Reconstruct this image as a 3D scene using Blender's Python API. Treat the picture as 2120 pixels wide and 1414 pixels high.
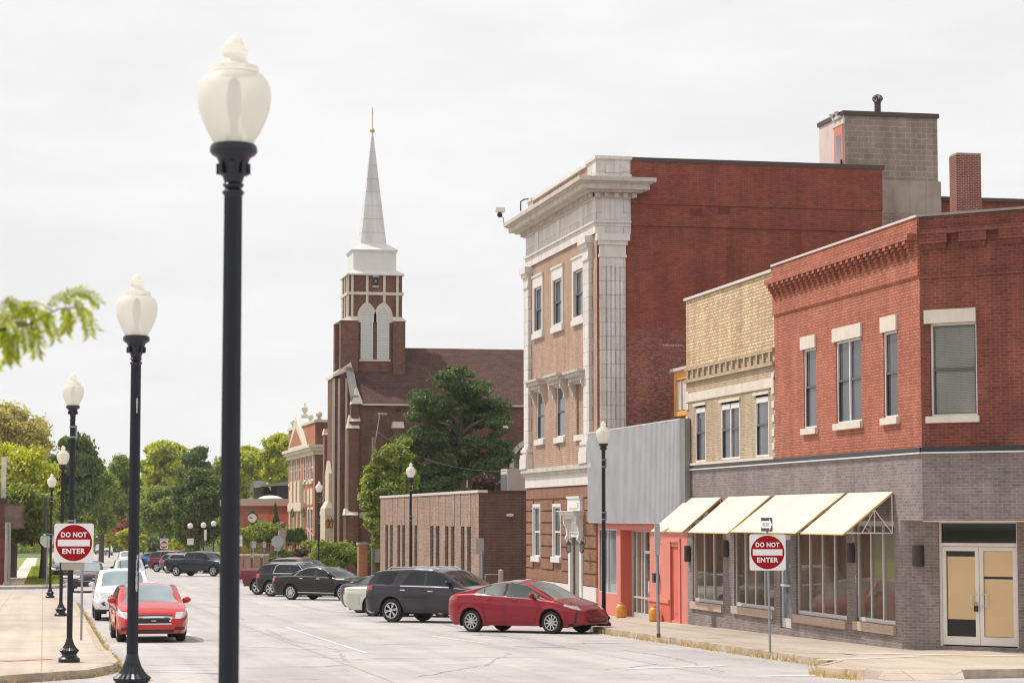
import bpy, bmesh, math, random
import numpy as np
from mathutils import Vector, Matrix, Euler
random.seed(7); RNG = np.random.default_rng(7)
for o in list(bpy.data.objects): bpy.data.objects.remove(o)
SC = bpy.context.scene; COL = SC.collection
R = math.radians
# ------------------------------------------------------------------ camera
FPX = 4700.0
PHI = math.atan(363/FPX); PSI = math.atan(969/FPX*math.cos(PHI))
CAMZ = 2.35
cd = bpy.data.cameras.new('camera'); cam = bpy.data.objects.new('camera', cd); COL.objects.link(cam)
cam.location = (0, 0, CAMZ); cam.rotation_euler = (math.pi/2+PHI, 0, -PSI)
cd.sensor_width = 36; cd.lens = FPX/2120*36; cd.clip_start = .1; cd.clip_end = 5000
cd.dof.use_dof = True; cd.dof.focus_distance = 66; cd.dof.aperture_fstop = 5.0
SC.camera = cam
# ------------------------------------------------------------------ light
SUN_EL, SUN_AZ = R(57), Vector((-.80, .60, 0)).normalized()   # towards the sun: from the left, a little from behind the buildings
sv = Vector((SUN_AZ.x*math.cos(SUN_EL), SUN_AZ.y*math.cos(SUN_EL), math.sin(SUN_EL)))
sl = bpy.data.lights.new('sun', 'SUN'); sl.energy = 4.1; sl.angle = R(1.2); sl.color = (1, .945, .87)
so = bpy.data.objects.new('sun', sl); COL.objects.link(so); so.location = (0, 0, 60)
so.rotation_euler = sv.to_track_quat('Z', 'Y').to_euler()
w = bpy.data.worlds.new("World"); SC.world = w; w.use_nodes = True
wn = w.node_tree.nodes; wl = w.node_tree.links; wn.clear()
sky = wn.new('ShaderNodeTexSky'); sky.sky_type = 'NISHITA'; sky.sun_disc = False
sky.sun_elevation = SUN_EL; sky.sun_rotation = math.atan2(sv.x, sv.y); sky.dust_density = 4
tcw = wn.new('ShaderNodeTexCoord'); mp = wn.new('ShaderNodeMapping'); mp.inputs['Scale'].default_value = (1.6, 1.6, 5.5)
mp.inputs['Location'].default_value = (.3, .7, .1)
nz = wn.new('ShaderNodeTexNoise'); nz.inputs['Scale'].default_value = 3.2; nz.inputs['Detail'].default_value = 9; nz.inputs['Roughness'].default_value = .58
cr = wn.new('ShaderNodeValToRGB'); cr.color_ramp.elements[0].position = .40; cr.color_ramp.elements[1].position = .64
cr.color_ramp.elements[0].color = (6.95, 6.92, 6.95, 1); cr.color_ramp.elements[1].color = (7.75, 7.7, 7.7, 1)
mx = wn.new('ShaderNodeMixRGB'); mx.inputs[0].default_value = .97
bg = wn.new('ShaderNodeBackground'); bg.inputs[1].default_value = .1285; ow = wn.new('ShaderNodeOutputWorld')
wl.new(tcw.outputs['Generated'], mp.inputs[0]); wl.new(mp.outputs[0], nz.inputs[0]); wl.new(nz.outputs[0], cr.inputs[0])
wl.new(sky.outputs[0], mx.inputs[1]); wl.new(cr.outputs[0], mx.inputs[2]); wl.new(mx.outputs[0], bg.inputs[0]); wl.new(bg.outputs[0], ow.inputs[0])
SC.view_settings.view_transform = 'Standard'; SC.view_settings.look = 'None'; SC.view_settings.exposure = 0; SC.view_settings.gamma = 1
SC.render.engine = 'CYCLES'; SC.cycles.filter_width = 1.15
# ------------------------------------------------------------------ measuring: pixel of the photograph -> point of the place
CM = Euler((math.pi/2+PHI, 0, -PSI)).to_matrix()
def ray(px, py): return CM @ Vector(((px-1060)/FPX, (707-py)/FPX, -1))
def on_plane(px, py, P, N):
    d = ray(px, py); P = Vector(P); N = Vector(N); c = Vector((0, 0, CAMZ)); return c + d*((P-c).dot(N)/d.dot(N))
def on_x(px, py, X): return on_plane(px, py, (X, 0, 0), (1, 0, 0))
def on_y(px, py, Y): return on_plane(px, py, (0, Y, 0), (0, 1, 0))
GP = [(-60, .95), (0, .85), (12.5, .64), (23, .37), (40, -.56), (118, -1.652), (171, -2.12), (203, -2.5), (240, -2.8), (360, -3.8), (900, -4.4), (3000, -5)]
def gz(Y):
    for (a, za), (b, zb) in zip(GP, GP[1:]):
        if Y <= b: return za+(zb-za)*(Y-a)/(b-a)
    return GP[-1][1]
def on_g(px, py, off=0):
    d = ray(px, py); lo, hi = 5, 2500
    for _ in range(60):
        m = (lo+hi)/2; z = CAMZ+d.z*m
        if z > gz(d.y*m)+off: lo = m
        else: hi = m
    return Vector((d.x*lo, d.y*lo, gz(d.y*lo)+off))
def RX(X, xl, xr, yt, yb):
    a = on_x(xr, yt, X); b = on_x(xr, yb, X); c = on_x(xl, yt, X); return a.y, c.y, b.z, a.z      # u0,u1,v0,v1
def RY(Y, xl, xr, yt, yb):
    m = (xl+xr)/2; return on_y(xl, yt, Y).x, on_y(xr, yt, Y).x, on_y(m, yb, Y).z, on_y(m, yt, Y).z
# ------------------------------------------------------------------ objects
OFF = {}
def props(o, label=None, cat=None, group=None, kind=None):
    if label: o['label'] = label
    if cat: o['category'] = cat
    if group: o['group'] = group
    if kind: o['kind'] = kind
    return o
def thing(name, label, cat, loc=(0, 0, 0), group=None):
    o = bpy.data.objects.new(name, None); o.empty_display_size = .3; COL.objects.link(o); o.location = loc; OFF[o.name] = Vector(loc)
    return props(o, label, cat, group)
class Fr:
    def __init__(s, O, U, N): s.O = Vector(O); s.U = Vector(U).normalized(); s.N = Vector(N).normalized()
    def p(s, u, v, w=0): return s.O + s.U*u + Vector((0, 0, v)) + s.N*w
def FX(X): return Fr((X, 0, 0), (0, 1, 0), (-1, 0, 0))
def FY(Y): return Fr((0, Y, 0), (1, 0, 0), (0, -1, 0))
class MB:
    def __init__(s): s.v = []; s.f = []
    def add(s, vs, fs):
        n = len(s.v); s.v += [tuple(v) for v in vs]; s.f += [tuple(i+n for i in f) for f in fs]; return s
    def hexa(s, P): return s.add(P, [(0, 3, 2, 1), (4, 5, 6, 7), (0, 1, 5, 4), (1, 2, 6, 5), (2, 3, 7, 6), (3, 0, 4, 7)])
    def box(s, x0, x1, y0, y1, z0, z1):
        return s.hexa([(x0, y0, z0), (x1, y0, z0), (x1, y1, z0), (x0, y1, z0), (x0, y0, z1), (x1, y0, z1), (x1, y1, z1), (x0, y1, z1)])
    def fbox(s, fr, u0, u1, v0, v1, w0, w1):
        p = fr.p; return s.hexa([p(u0, v0, w0), p(u1, v0, w0), p(u1, v0, w1), p(u0, v0, w1), p(u0, v1, w0), p(u1, v1, w0), p(u1, v1, w1), p(u0, v1, w1)])
    def wall(s, fr, u0, u1, v0, v1, holes=(), depth=.15, w=0):
        us = sorted({u0, u1, *[h[0] for h in holes], *[h[1] for h in holes]}); vs = sorted({v0, v1, *[h[2] for h in holes], *[h[3] for h in holes]})
        us = [u for u in us if u0-1e-6 <= u <= u1+1e-6]; vs = [v for v in vs if v0-1e-6 <= v <= v1+1e-6]
        for a, b in zip(us, us[1:]):
            for c, d in zip(vs, vs[1:]):
                mu, mv = (a+b)/2, (c+d)/2
                if any(h[0] < mu < h[1] and h[2] < mv < h[3] for h in holes): continue
                s.add([fr.p(a, c, w), fr.p(b, c, w), fr.p(b, d, w), fr.p(a, d, w)], [(0, 1, 2, 3)])
        for a, b, c, d in [h[:4] for h in holes]:
            for q in (((a, c), (b, c)), ((b, c), (b, d)), ((b, d), (a, d)), ((a, d), (a, c))):
                s.add([fr.p(*q[0], w), fr.p(*q[1], w), fr.p(*q[1], w-depth), fr.p(*q[0], w-depth)], [(0, 1, 2, 3)])
        return s
    def prism(s, fr, pts, w0, w1):
        n = len(pts); return s.add([fr.p(u, v, w0) for u, v in pts]+[fr.p(u, v, w1) for u, v in pts],
            [tuple(range(n)), tuple(range(2*n-1, n-1, -1))]+[(i, (i+1) % n, n+(i+1) % n, n+i) for i in range(n)])
    def lathe(s, prof, seg=24, c=(0, 0, 0), flute=None, axis='z'):
        vs = []; fs = []
        for (r, z) in prof:
            for k in range(seg):
                a = 2*math.pi*k/seg; rr = r
                if flute and flute[0] <= z <= flute[1] and k % 2: rr = r*.90
                x, y = rr*math.cos(a), rr*math.sin(a)
                vs.append((c[0]+x, c[1]+y, c[2]+z) if axis == 'z' else (c[0]+x, c[1]+z, c[2]+y))
        for i in range(len(prof)-1):
            for k in range(seg):
                fs.append((i*seg+k, i*seg+(k+1) % seg, (i+1)*seg+(k+1) % seg, (i+1)*seg+k))
        if prof[0][0] > 1e-4: fs.append(tuple(range(seg-1, -1, -1)))
        if prof[-1][0] > 1e-4: fs.append(tuple((len(prof)-1)*seg+k for k in range(seg)))
        return s.add(vs, fs)
    def tube(s, pts, rad, seg=8):
        pts = [Vector(p) for p in pts]; n = len(pts); rad = rad if isinstance(rad, (list, tuple)) else [rad]*n; vs = []; fs = []
        for i, p in enumerate(pts):
            d = (pts[min(i+1, n-1)]-pts[max(i-1, 0)]).normalized(); a = d.cross(Vector((0, 0, 1)) if abs(d.z) < .9 else Vector((1, 0, 0))).normalized(); b = d.cross(a)
            for k in range(seg):
                t = 2*math.pi*k/seg; vs.append(p+(a*math.cos(t)+b*math.sin(t))*rad[i])
        for i in range(n-1):
            for k in range(seg): fs.append((i*seg+k, i*seg+(k+1) % seg, (i+1)*seg+(k+1) % seg, (i+1)*seg+k))
        fs += [tuple(range(seg)), tuple((n-1)*seg+k for k in range(seg))]
        return s.add(vs, fs)
    def ball(s, c, r, sx=1, sy=1, sz=1, n=14, m=9):
        V, F = sph(r, n, m); return s.add([(c[0]+x*sx, c[1]+y*sy, c[2]+z*sz) for x, y, z in V], F)
    def build(s, name, mat, parent=None, smooth=False, bevel=0, kind=None, label=None, recalc=True):
        me = bpy.data.meshes.new(name); off = OFF.get(parent.name, Vector()) if parent else Vector()
        me.from_pydata([(v[0]-off.x, v[1]-off.y, v[2]-off.z) for v in s.v], [], s.f); me.update()
        if recalc:
            bm = bmesh.new(); bm.from_mesh(me); bmesh.ops.recalc_face_normals(bm, faces=bm.faces); bm.to_mesh(me); bm.free()
        if smooth:
            me.polygons.foreach_set('use_smooth', [True]*len(me.polygons))
            if smooth != 'all' and hasattr(me, 'set_sharp_from_angle'): me.set_sharp_from_angle(angle=R(38))
        me.materials.append(mat); o = bpy.data.objects.new(name, me); COL.objects.link(o)
        if parent: o.parent = parent; OFF[o.name] = off
        if bevel:
            b = o.modifiers.new('b', 'BEVEL'); b.width = bevel; b.segments = 2; b.limit_method = 'ANGLE'
        if kind: o['kind'] = kind
        if label: o['label'] = label
        return o
def sph(r, n, m):
    vs = [(0, 0, -r)]; fs = []
    for i in range(1, m):
        t = math.pi*i/m-math.pi/2
        for k in range(n): a = 2*math.pi*k/n; vs.append((r*math.cos(t)*math.cos(a), r*math.cos(t)*math.sin(a), r*math.sin(t)))
    vs.append((0, 0, r))
    for k in range(n): fs.append((0, 1+(k+1) % n, 1+k)); fs.append((len(vs)-1, 1+(m-2)*n+k, 1+(m-2)*n+(k+1) % n))
    for i in range(m-2):
        for k in range(n): fs.append((1+i*n+k, 1+i*n+(k+1) % n, 1+(i+1)*n+(k+1) % n, 1+(i+1)*n+k))
    return vs, fs
def shift(mb, loc):
    mb.v = [(x+loc[0], y+loc[1], z+loc[2]) for x, y, z in mb.v]; return mb
def single(name, mb, mat, label, cat, loc=None, group=None, kind=None, smooth=False, bevel=0, rot=None):
    """a thing that is one mesh; loc given: the mesh is local to it"""
    if loc is None:                     # world coordinates: put the origin at the base centre
        a = np.array(mb.v); c = Vector(((a[:, 0].min()+a[:, 0].max())/2, (a[:, 1].min()+a[:, 1].max())/2, a[:, 2].min()))
        shift(mb, -c); loc = c
    o = mb.build(name, mat, None, smooth, bevel); o.location = loc
    if rot: o.rotation_euler = rot
    return props(o, label, cat, group, kind)
def copy_tree(o, parent=None):
    c = o.copy(); COL.objects.link(c)
    if parent: c.parent = parent
    for ch in [x for x in bpy.data.objects if x.parent == o]: copy_tree(ch, c)
    return c
# ------------------------------------------------------------------ materials
class NT:
    def __init__(s, name):
        s.m = bpy.data.materials.new(name); s.m.use_nodes = True; s.n = s.m.node_tree.nodes; s.l = s.m.node_tree.links
        s.b = s.n['Principled BSDF']; s.out = s.n['Material Output']
    def new(s, t, **k):
        n = s.n.new('ShaderNode'+t)
        for a, v in k.items():
            if a.startswith('i_'):
                key = a[2:].replace('_', ' '); n.inputs[int(key) if key.isdigit() else key].default_value = v
            else: setattr(n, a, v)
        return n
    def link(s, a, b): s.l.new(a, b)
    def math(s, op, a, b=None):
        n = s.new('Math', operation=op)
        for i, v in enumerate((a, b)):
            if v is None: continue
            if isinstance(v, (int, float)): n.inputs[i].default_value = v
            else: s.link(v, n.inputs[i])
        return n.outputs[0]
    def pos(s, obj=False):
        return s.new('TexCoord').outputs['Object'] if obj else s.new('NewGeometry').outputs['Position']
    def noise(s, vec, scale, detail=5, rough=.55, stretch=None):
        if stretch:
            mp = s.new('Mapping'); mp.inputs['Scale'].default_value = stretch; s.link(vec, mp.inputs[0]); vec = mp.outputs[0]
        n = s.new('TexNoise', i_Scale=scale, i_Detail=detail, i_Roughness=rough); s.link(vec, n.inputs[0]); return n.outputs[0]
    def ramp(s, fac, stops):
        r = s.new('ValToRGB'); e = r.color_ramp.elements
        while len(e) < len(stops): e.new(.5)
        for k, (p, c) in zip(e, stops): k.position = p; k.color = (*c, 1) if len(c) == 3 else c
        s.link(fac, r.inputs[0]); return r.outputs[0]
    def mix(s, fac, a, b, mode='MIX'):
        n = s.new('MixRGB', blend_type=mode)
        for i, v in enumerate((fac, a, b)):
            if isinstance(v, (int, float)): n.inputs[i].default_value = v
            elif isinstance(v, tuple): n.inputs[i].default_value = (*v[:3], 1)
            else: s.link(v, n.inputs[i])
        return n.outputs[0]
    def color(s, c):
        if isinstance(c, tuple): s.b.inputs['Base Color'].default_value = (*c[:3], 1)
        else: s.link(c, s.b.inputs['Base Color'])
    def bump(s, h, strength=.3, dist=.01):
        b = s.new('Bump', i_Strength=strength, i_Distance=dist); s.link(h, b.inputs['Height']); s.link(b.outputs[0], s.b.inputs['Normal'])
def lin(r, g, b):
    f = lambda c: (c/255/12.92) if c/255 <= .04045 else ((c/255+.055)/1.055)**2.4
    return (f(r), f(g), f(b))
def k(c, m): return tuple(min(1, x*m) for x in c)
def M(name, c, rough=.6, metal=0, var=.12, scale=2.5, spec=.5, coat=0, streak=0, bump=0, obj=True):
    t = NT(name); t.b.inputs['Roughness'].default_value = rough; t.b.inputs['Metallic'].default_value = metal
    t.b.inputs['Specular IOR Level'].default_value = spec; t.b.inputs['Coat Weight'].default_value = coat; t.b.inputs['Coat Roughness'].default_value = .04
    if var:
        p = t.pos(obj); n = t.noise(p, scale); col = t.ramp(n, [(.3, k(c, 1-var)), (.7, k(c, 1+var))])
        if streak:
            st = t.noise(p, 3, 4, .6, (3, 3, .25)); col = t.mix(t.math('MULTIPLY', t.ramp(st, [(.52, (0, 0, 0)), (.75, (1, 1, 1))]), streak), col, k(c, .45))
        t.color(col)
        if bump: t.bump(n, bump, .01)
    else: t.color(c)
    return t.m
def brick(name, c1, c2, mortar, bw=.203, rh=.0677, ms=.006, var=.18, dirt=0, dirtcol=(.03, .02, .02), blot=None, rough=.85, squash=.5):
    t = NT(name); t.b.inputs['Roughness'].default_value = rough; t.b.inputs['Specular IOR Level'].default_value = .25
    g = t.new('NewGeometry'); cx = t.new('VectorMath', operation='CROSS_PRODUCT'); t.link(g.outputs['True Normal'], cx.inputs[0]); cx.inputs[1].default_value = (0, 0, 1)
    nm = t.new('VectorMath', operation='NORMALIZE'); t.link(cx.outputs[0], nm.inputs[0])
    dt = t.new('VectorMath', operation='DOT_PRODUCT'); t.link(g.outputs['Position'], dt.inputs[0]); t.link(nm.outputs[0], dt.inputs[1])
    sp = t.new('SeparateXYZ'); t.link(g.outputs['Position'], sp.inputs[0]); cb = t.new('CombineXYZ'); t.link(dt.outputs['Value'], cb.inputs[0]); t.link(sp.outputs[2], cb.inputs[1])
    br = t.new('TexBrick', offset=squash); t.link(cb.outputs[0], br.inputs['Vector'])
    for nme, v in (('Color1', c1), ('Color2', c2), ('Mortar', mortar)): br.inputs[nme].default_value = (*v, 1)
    br.inputs['Scale'].default_value = 1; br.inputs['Mortar Size'].default_value = ms; br.inputs['Brick Width'].default_value = bw; br.inputs['Row Height'].default_value = rh
    br.inputs['Mortar Smooth'].default_value = .1; br.inputs['Bias'].default_value = -.15
    P = g.outputs['Position']; n = t.noise(P, 1.1, 6, .6); col = t.mix(1, br.outputs[0], t.ramp(n, [(.3, (1-var,)*3), (.7, (1+var,)*3)]), 'MULTIPLY')
    n2 = t.noise(cb.outputs[0], 9, 3, .7, (1, 3, 1)); col = t.mix(1, col, t.ramp(n2, [(.25, (.8,)*3), (.75, (1.2,)*3)]), 'MULTIPLY')
    sk_ = t.noise(P, 2.6, 4, .6, (1, 1, .07)); col = t.mix(1, col, t.ramp(sk_, [(.32, (.84, .84, .85)), (.6, (1.05,)*3)]), 'MULTIPLY')
    if dirt:
        st = t.noise(P, 1.6, 6, .65, (1, 1, .35)); col = t.mix(t.math('MULTIPLY', t.ramp(st, [(.5, (0, 0, 0)), (.72, (1, 1, 1))]), dirt), col, dirtcol)
    if blot:                          # (z below, colour, strength): weathered lower part
        zz = t.math('ADD', sp.outputs[2], t.math('MULTIPLY', n, 2.5)); r = t.new('MapRange'); t.link(zz, r.inputs[0]); r.inputs[1].default_value = blot[0]+1.9; r.inputs[2].default_value = blot[0]+.6
        sn = t.noise(P, 14, 4, .8, (.5, .5, 2.2)); col = t.mix(t.math('MULTIPLY', r.outputs[0], t.math('MULTIPLY', t.ramp(sn, [(.45, (0, 0, 0)), (.62, (1, 1, 1))]), blot[2])), col, blot[1])
    t.color(col); t.bump(br.outputs['Fac'], .35, -.008); return t.m
def tiles(name, c, mortar, bw, rh, ms=.008, var=.1, streak=.25, rough=.55):
    return brick(name, c, k(c, .9), mortar, bw, rh, ms, var, streak, k(c, .35), rough=rough)
def glass(name, c, rough=.04, var=.3, spec=.5, scale=.7, coat=0):
    t = NT(name); p = t.pos(); n = t.noise(p, scale, 3, .5, (1, 1, .5)); t.color(t.ramp(n, [(.35, k(c, 1-var)), (.65, k(c, 1+var))]))
    t.b.inputs['Roughness'].default_value = rough; t.b.inputs['IOR'].default_value = 1.5; t.b.inputs['Specular IOR Level'].default_value = spec
    t.b.inputs['Coat Weight'].default_value = coat; t.b.inputs['Coat Roughness'].default_value = .02
    return t.m
def leafmat(name, cols, trans=.35):
    t = NT(name); g = t.new('NewGeometry'); n = t.noise(g.outputs['Position'], .55, 3)
    f = t.math('ADD', t.math('MULTIPLY', g.outputs['Random Per Island'], .6), t.math('MULTIPLY', n, .4))
    c = t.ramp(f, [(.12+.76*i/(len(cols)-1), q) for i, q in enumerate(cols)])
    d = t.new('BsdfDiffuse'); tr = t.new('BsdfTranslucent'); gl = t.new('BsdfGlossy', i_Roughness=.45); ms = t.new('MixShader'); ms.inputs[0].default_value = trans
    t.link(c, d.inputs[0]); t.link(t.mix(1, c, (1.5, 1.5, .75), 'MULTIPLY'), tr.inputs[0]); t.link(d.outputs[0], ms.inputs[1]); t.link(tr.outputs[0], ms.inputs[2])
    m2 = t.new('MixShader'); m2.inputs[0].default_value = .04; t.link(ms.outputs[0], m2.inputs[1]); t.link(gl.outputs[0], m2.inputs[2]); t.link(m2.outputs[0], t.out.inputs[0]); return t.m
def roadmat(name, base, crack=.5, joint=None, tint=(0, 0, 0)):
    t = NT(name); p = t.pos(); t.b.inputs['Roughness'].default_value = .85; t.b.inputs['Specular IOR Level'].default_value = .3
    a = t.noise(p, .35, 6, .6); b = t.noise(p, 7, 4, .7); s = t.noise(p, 1.1, 5, .6, (1, .25, 1))
    c = t.ramp(a, [(.3, k(base, .88)), (.7, k(base, 1.08))]); c = t.mix(1, c, t.ramp(b, [(.3, (.94,)*3), (.7, (1.05,)*3)]), 'MULTIPLY')
    c = t.mix(1, c, t.ramp(s, [(.35, (.92, .92, .91)), (.65, (1.04,)*3)]), 'MULTIPLY')
    def cracks(scale, wd, stren, c):
        wp = t.new('VectorMath', operation='ADD'); nn = t.new('TexNoise', i_Scale=scale*2.2, i_Detail=4); t.link(p, nn.inputs[0]); sc = t.new('VectorMath', operation='SCALE'); t.link(nn.outputs[1], sc.inputs[0]); sc.inputs['Scale'].default_value = .9/scale*.5
        t.link(p, wp.inputs[0]); t.link(sc.outputs[0], wp.inputs[1]); v = t.new('TexVoronoi', feature='DISTANCE_TO_EDGE', i_Scale=scale); t.link(wp.outputs[0], v.inputs['Vector'])
        f = t.ramp(v.outputs['Distance'], [(0, (1, 1, 1)), (wd, (0, 0, 0))]); msk = t.ramp(t.noise(p, .5, 3), [(.45, (0, 0, 0)), (.6, (1, 1, 1))])
        return t.mix(t.math('MULTIPLY', t.math('MULTIPLY', f, msk), stren), c, k(base, .38))
    sl2 = t.new('TexBrick', offset=.5); t.link(p, sl2.inputs['Vector']); sl2.inputs['Scale'].default_value = 1; sl2.inputs['Brick Width'].default_value = 6.1; sl2.inputs['Row Height'].default_value = 9.2; sl2.inputs['Mortar Size'].default_value = 0; sl2.inputs['Color1'].default_value = (.90, .90, .91, 1); sl2.inputs['Color2'].default_value = (1.04, 1.03, 1.01, 1); c = t.mix(1, c, sl2.outputs[0], 'MULTIPLY')
    tr = t.noise(p, .9, 4, .55, (1.6, .04, 1)); c = t.mix(1, c, t.ramp(tr, [(.38, (.90, .90, .91)), (.55, (1.02,)*3)]), 'MULTIPLY'); oil = t.noise(p, .75, 3, .5); c = t.mix(t.ramp(oil, [(.66, (0, 0, 0)), (.76, (.35, .35, .35))]), c, k(base, .55))
    c = cracks(.16, .008, crack, c); c = cracks(.5, .012, crack*.6, c)
    if joint:
        br = t.new('TexBrick', offset=0); t.link(p, br.inputs['Vector']); br.inputs['Scale'].default_value = 1; br.inputs['Brick Width'].default_value = joint[0]; br.inputs['Row Height'].default_value = joint[1]; br.inputs['Mortar Size'].default_value = joint[2]
        for q in ('Color1', 'Color2'): br.inputs[q].default_value = (1, 1, 1, 1)
        br.inputs['Mortar'].default_value = (.5, .47, .44, 1); br.inputs['Mortar Smooth'].default_value = .3; c = t.mix(.7, c, br.outputs[0], 'MULTIPLY')
    t.color(c); t.bump(b, .15, .01); return t.m
# ------------------------------------------------------------------ palette
m_road = roadmat('road_concrete', (.445, .418, .41), .45, (6.1, 4.6, .022))
m_walk = roadmat('sidewalk_concrete', (.50, .42, .345), .4, (1.55, 1.55, .016))
m_kerb = M('kerb_concrete', (.42, .34, .26), .9, var=.3, scale=3, obj=False, streak=.3)
m_line = M('worn_road_paint', (.60, .58, .55), .8, var=.14, scale=5, obj=False)
m_blue = M('worn_blue_paint', (.26, .32, .48), .8, var=.3, scale=6, obj=False)
m_grass = M('lawn_grass', (.19, .24, .055), .95, var=.35, scale=1.3, obj=False)
m_dirt = M('ground_soil', (.10, .13, .04), .95, var=.3, scale=.3, obj=False)
m_redp = brick('painted_red_brick', (.46, .162, .103), (.355, .118, .076), (.17, .065, .045), var=.13, dirt=.12, ms=.008)
m_redo = brick('old_red_brick', (.21, .056, .036), (.14, .038, .026), (.215, .11, .085), var=.2, dirt=.35, ms=.007)
m_redw = brick('dark_red_wall_brick', (.285, .086, .056), (.21, .06, .042), (.14, .042, .03), var=.12, dirt=.3, blot=(8.4, (.46, .30, .27), .6))
m_tan = brick('tan_brick', (.48, .37, .26), (.40, .305, .21), (.27, .20, .13), var=.1, dirt=.12)
m_yel = brick('yellow_brick', (.70, .525, .335), (.47, .345, .215), (.30, .21, .13), .24, .088, ms=.014, var=.12, dirt=.25, dirtcol=(.2, .15, .08))
m_gry = brick('grey_painted_brick', (.23, .19, .18), (.16, .132, .13), (.31, .27, .25), var=.16, dirt=.15, ms=.006, rough=.7)
m_brn = brick('buff_brown_brick', (.385, .25, .18), (.30, .185, .135), (.46, .36, .29), var=.12, dirt=.1, ms=.007)
m_rus = brick('brown_rusticated_brick', (.29, .145, .09), (.22, .11, .065), (.20, .115, .08), var=.14, dirt=.15, ms=.006)
m_mod = brick('mottled_brown_brick', (.35, .225, .165), (.17, .11, .085), (.36, .28, .235), var=.12, dirt=.1, ms=.008)
m_chu = brick('church_brick', (.22, .095, .065), (.12, .055, .042), (.14, .095, .08), var=.2, dirt=.2, ms=.008)
m_chl = brick('sunlit_church_brick', (.30, .15, .11), (.17, .085, .065), (.20, .14, .12), var=.2, dirt=.15, ms=.008)  # lighter copy of the church brick, sunlight put into the colour
m_sch = brick('school_red_brick', (.42, .16, .085), (.32, .11, .06), (.40, .22, .15), var=.12, dirt=.08, ms=.008)
m_chim = brick('chimney_brick', (.25, .055, .035), (.17, .035, .025), (.42, .30, .24), var=.15, dirt=.25, ms=.011)
m_cmu = brick('concrete_block', (.30, .245, .20), (.25, .205, .17), (.40, .34, .29), .41, .205, ms=.011, var=.16, dirt=.35, dirtcol=(.14, .12, .10))
m_pinkw = M('sunlit_pink_wash', (.62, .49, .46), .8, var=.12, scale=1.2, obj=False, streak=.3)  # pale tower side; its sunlit pink is put into the colour
m_terra = tiles('white_glazed_terracotta', (.66, .62, .585), (.36, .30, .26), .62, .47, .010, .07, .22)
m_terr2 = M('white_terracotta_moulding', (.64, .60, .565), .55, var=.07, scale=2, streak=.35, obj=False)
m_corn = M('stained_terracotta_cornice', (.50, .45, .40), .7, var=.16, scale=2.5, streak=.6, obj=False)
m_lime = M('pale_limestone', (.60, .54, .46), .75, var=.08, scale=3, streak=.15, obj=False)
m_sill = M('tan_stone_sill', (.46, .34, .27), .8, var=.1, scale=4, obj=False)
m_shin = brick('brown_shingle', (.115, .055, .045), (.075, .04, .036), (.045, .025, .022), .5, .19, ms=.014, var=.12, dirt=.05)
m_shg = brick('grey_shingle', (.13, .115, .115), (.10, .09, .09), (.07, .06, .06), .5, .2, ms=.012, var=.12)
m_whm = M('white_painted_metal', (.66, .645, .63), .45, var=.04, scale=1.5, obj=False)
m_spire = tiles('white_spire_panel', (.66, .64, .64), (.42, .40, .40), 40, .98, .02, .04, .05)
m_cap = M('brown_metal_coping', (.075, .05, .045), .5, .3, var=.12, obj=False)
m_gcap = M('grey_metal_coping', (.26, .25, .24), .4, .5, var=.1, obj=False)
m_lcap = M('light_metal_coping', (.62, .58, .54), .5, .2, var=.08, obj=False)
m_conc = M('weathered_concrete', (.37, .32, .28), .9, var=.18, scale=1.3, streak=.4, obj=False, bump=.1)
m_band = M('dark_band_metal', (.035, .04, .05), .35, .5, var=.1, obj=False)
m_corr = M('galvanised_corrugated_steel', (.48, .485, .51), .5, .15, var=.09, scale=1, streak=.12, obj=False)
m_sal = M('salmon_paint', (.60, .20, .155), .75, var=.06, scale=1.5, streak=.1, obj=False)
m_sald = M('deep_salmon_paint', (.62, .13, .09), .75, var=.08, scale=1.5, obj=False)
m_alu = M('aluminium_frame', (.66, .645, .64), .4, .35, var=.04)
m_alud = M('dark_window_sash', (.10, .105, .115), .45, .3, var=.06)
m_wht = M('white_window_frame', (.70, .66, .62), .55, var=.05)
m_canv = M('cream_canvas', (.555, .51, .46), .85, var=.06, scale=.9, streak=.06)
m_canu = M('orange_canvas_binding', (.62, .40, .10), .85, var=.05)
m_blk = M('black_cast_iron_paint', (.012, .014, .022), .38, .2, var=.2, scale=6, spec=.6, bump=.1)
m_dkm = M('dark_bronze_metal', (.055, .04, .038), .5, .4, var=.15)
m_galv = M('galvanised_post_steel', (.30, .32, .34), .45, .6, var=.12, scale=6)
m_sgrey = M('sign_back_aluminium', (.40, .40, .41), .5, .4, var=.06)
m_swh = M('sign_white_sheeting', (.80, .79, .80), .4, var=.02)
m_sred = M('sign_red_sheeting', (.33, .003, .009), .5, var=.04, spec=.15)
m_sblk = M('sign_black_sheeting', (.02, .022, .022), .4, var=.1)
m_rust = M('rusted_sheet_steel', (.13, .075, .06), .8, .2, var=.4, scale=2.2)
m_gsh = glass('shop_window_glass', (.12, .09, .062), .02, .5)  # interior brown and street reflections put into the base colour
m_gsl = glass('light_shop_window_glass', (.22, .24, .26), .02, .4)
m_gup = glass('upper_window_glass', (.075, .08, .095), .05, .35)
m_gcur = glass('curtained_window_glass', (.115, .12, .105), .08, .25)
m_gbl = glass('black_glass', (.006, .006, .007), .03, .3)
m_gst = glass('leaded_church_glass', (.12, .13, .12), .15, .5, scale=3)
m_pap = M('tan_masking_paper', (.62, .42, .20), .45, var=.06, scale=1.2, spec=.9, coat=.6)
m_drk = M('dark_interior', (.012, .011, .010), .9, var=.2)
m_gold = M('gilded_metal', (.62, .44, .18), .35, .7, var=.1)
m_amb = M('amber_lantern_glass', (.52, .20, .02), .3, var=.2)
m_gryd = M('grey_painted_door', (.22, .21, .21), .6, var=.05)
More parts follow.
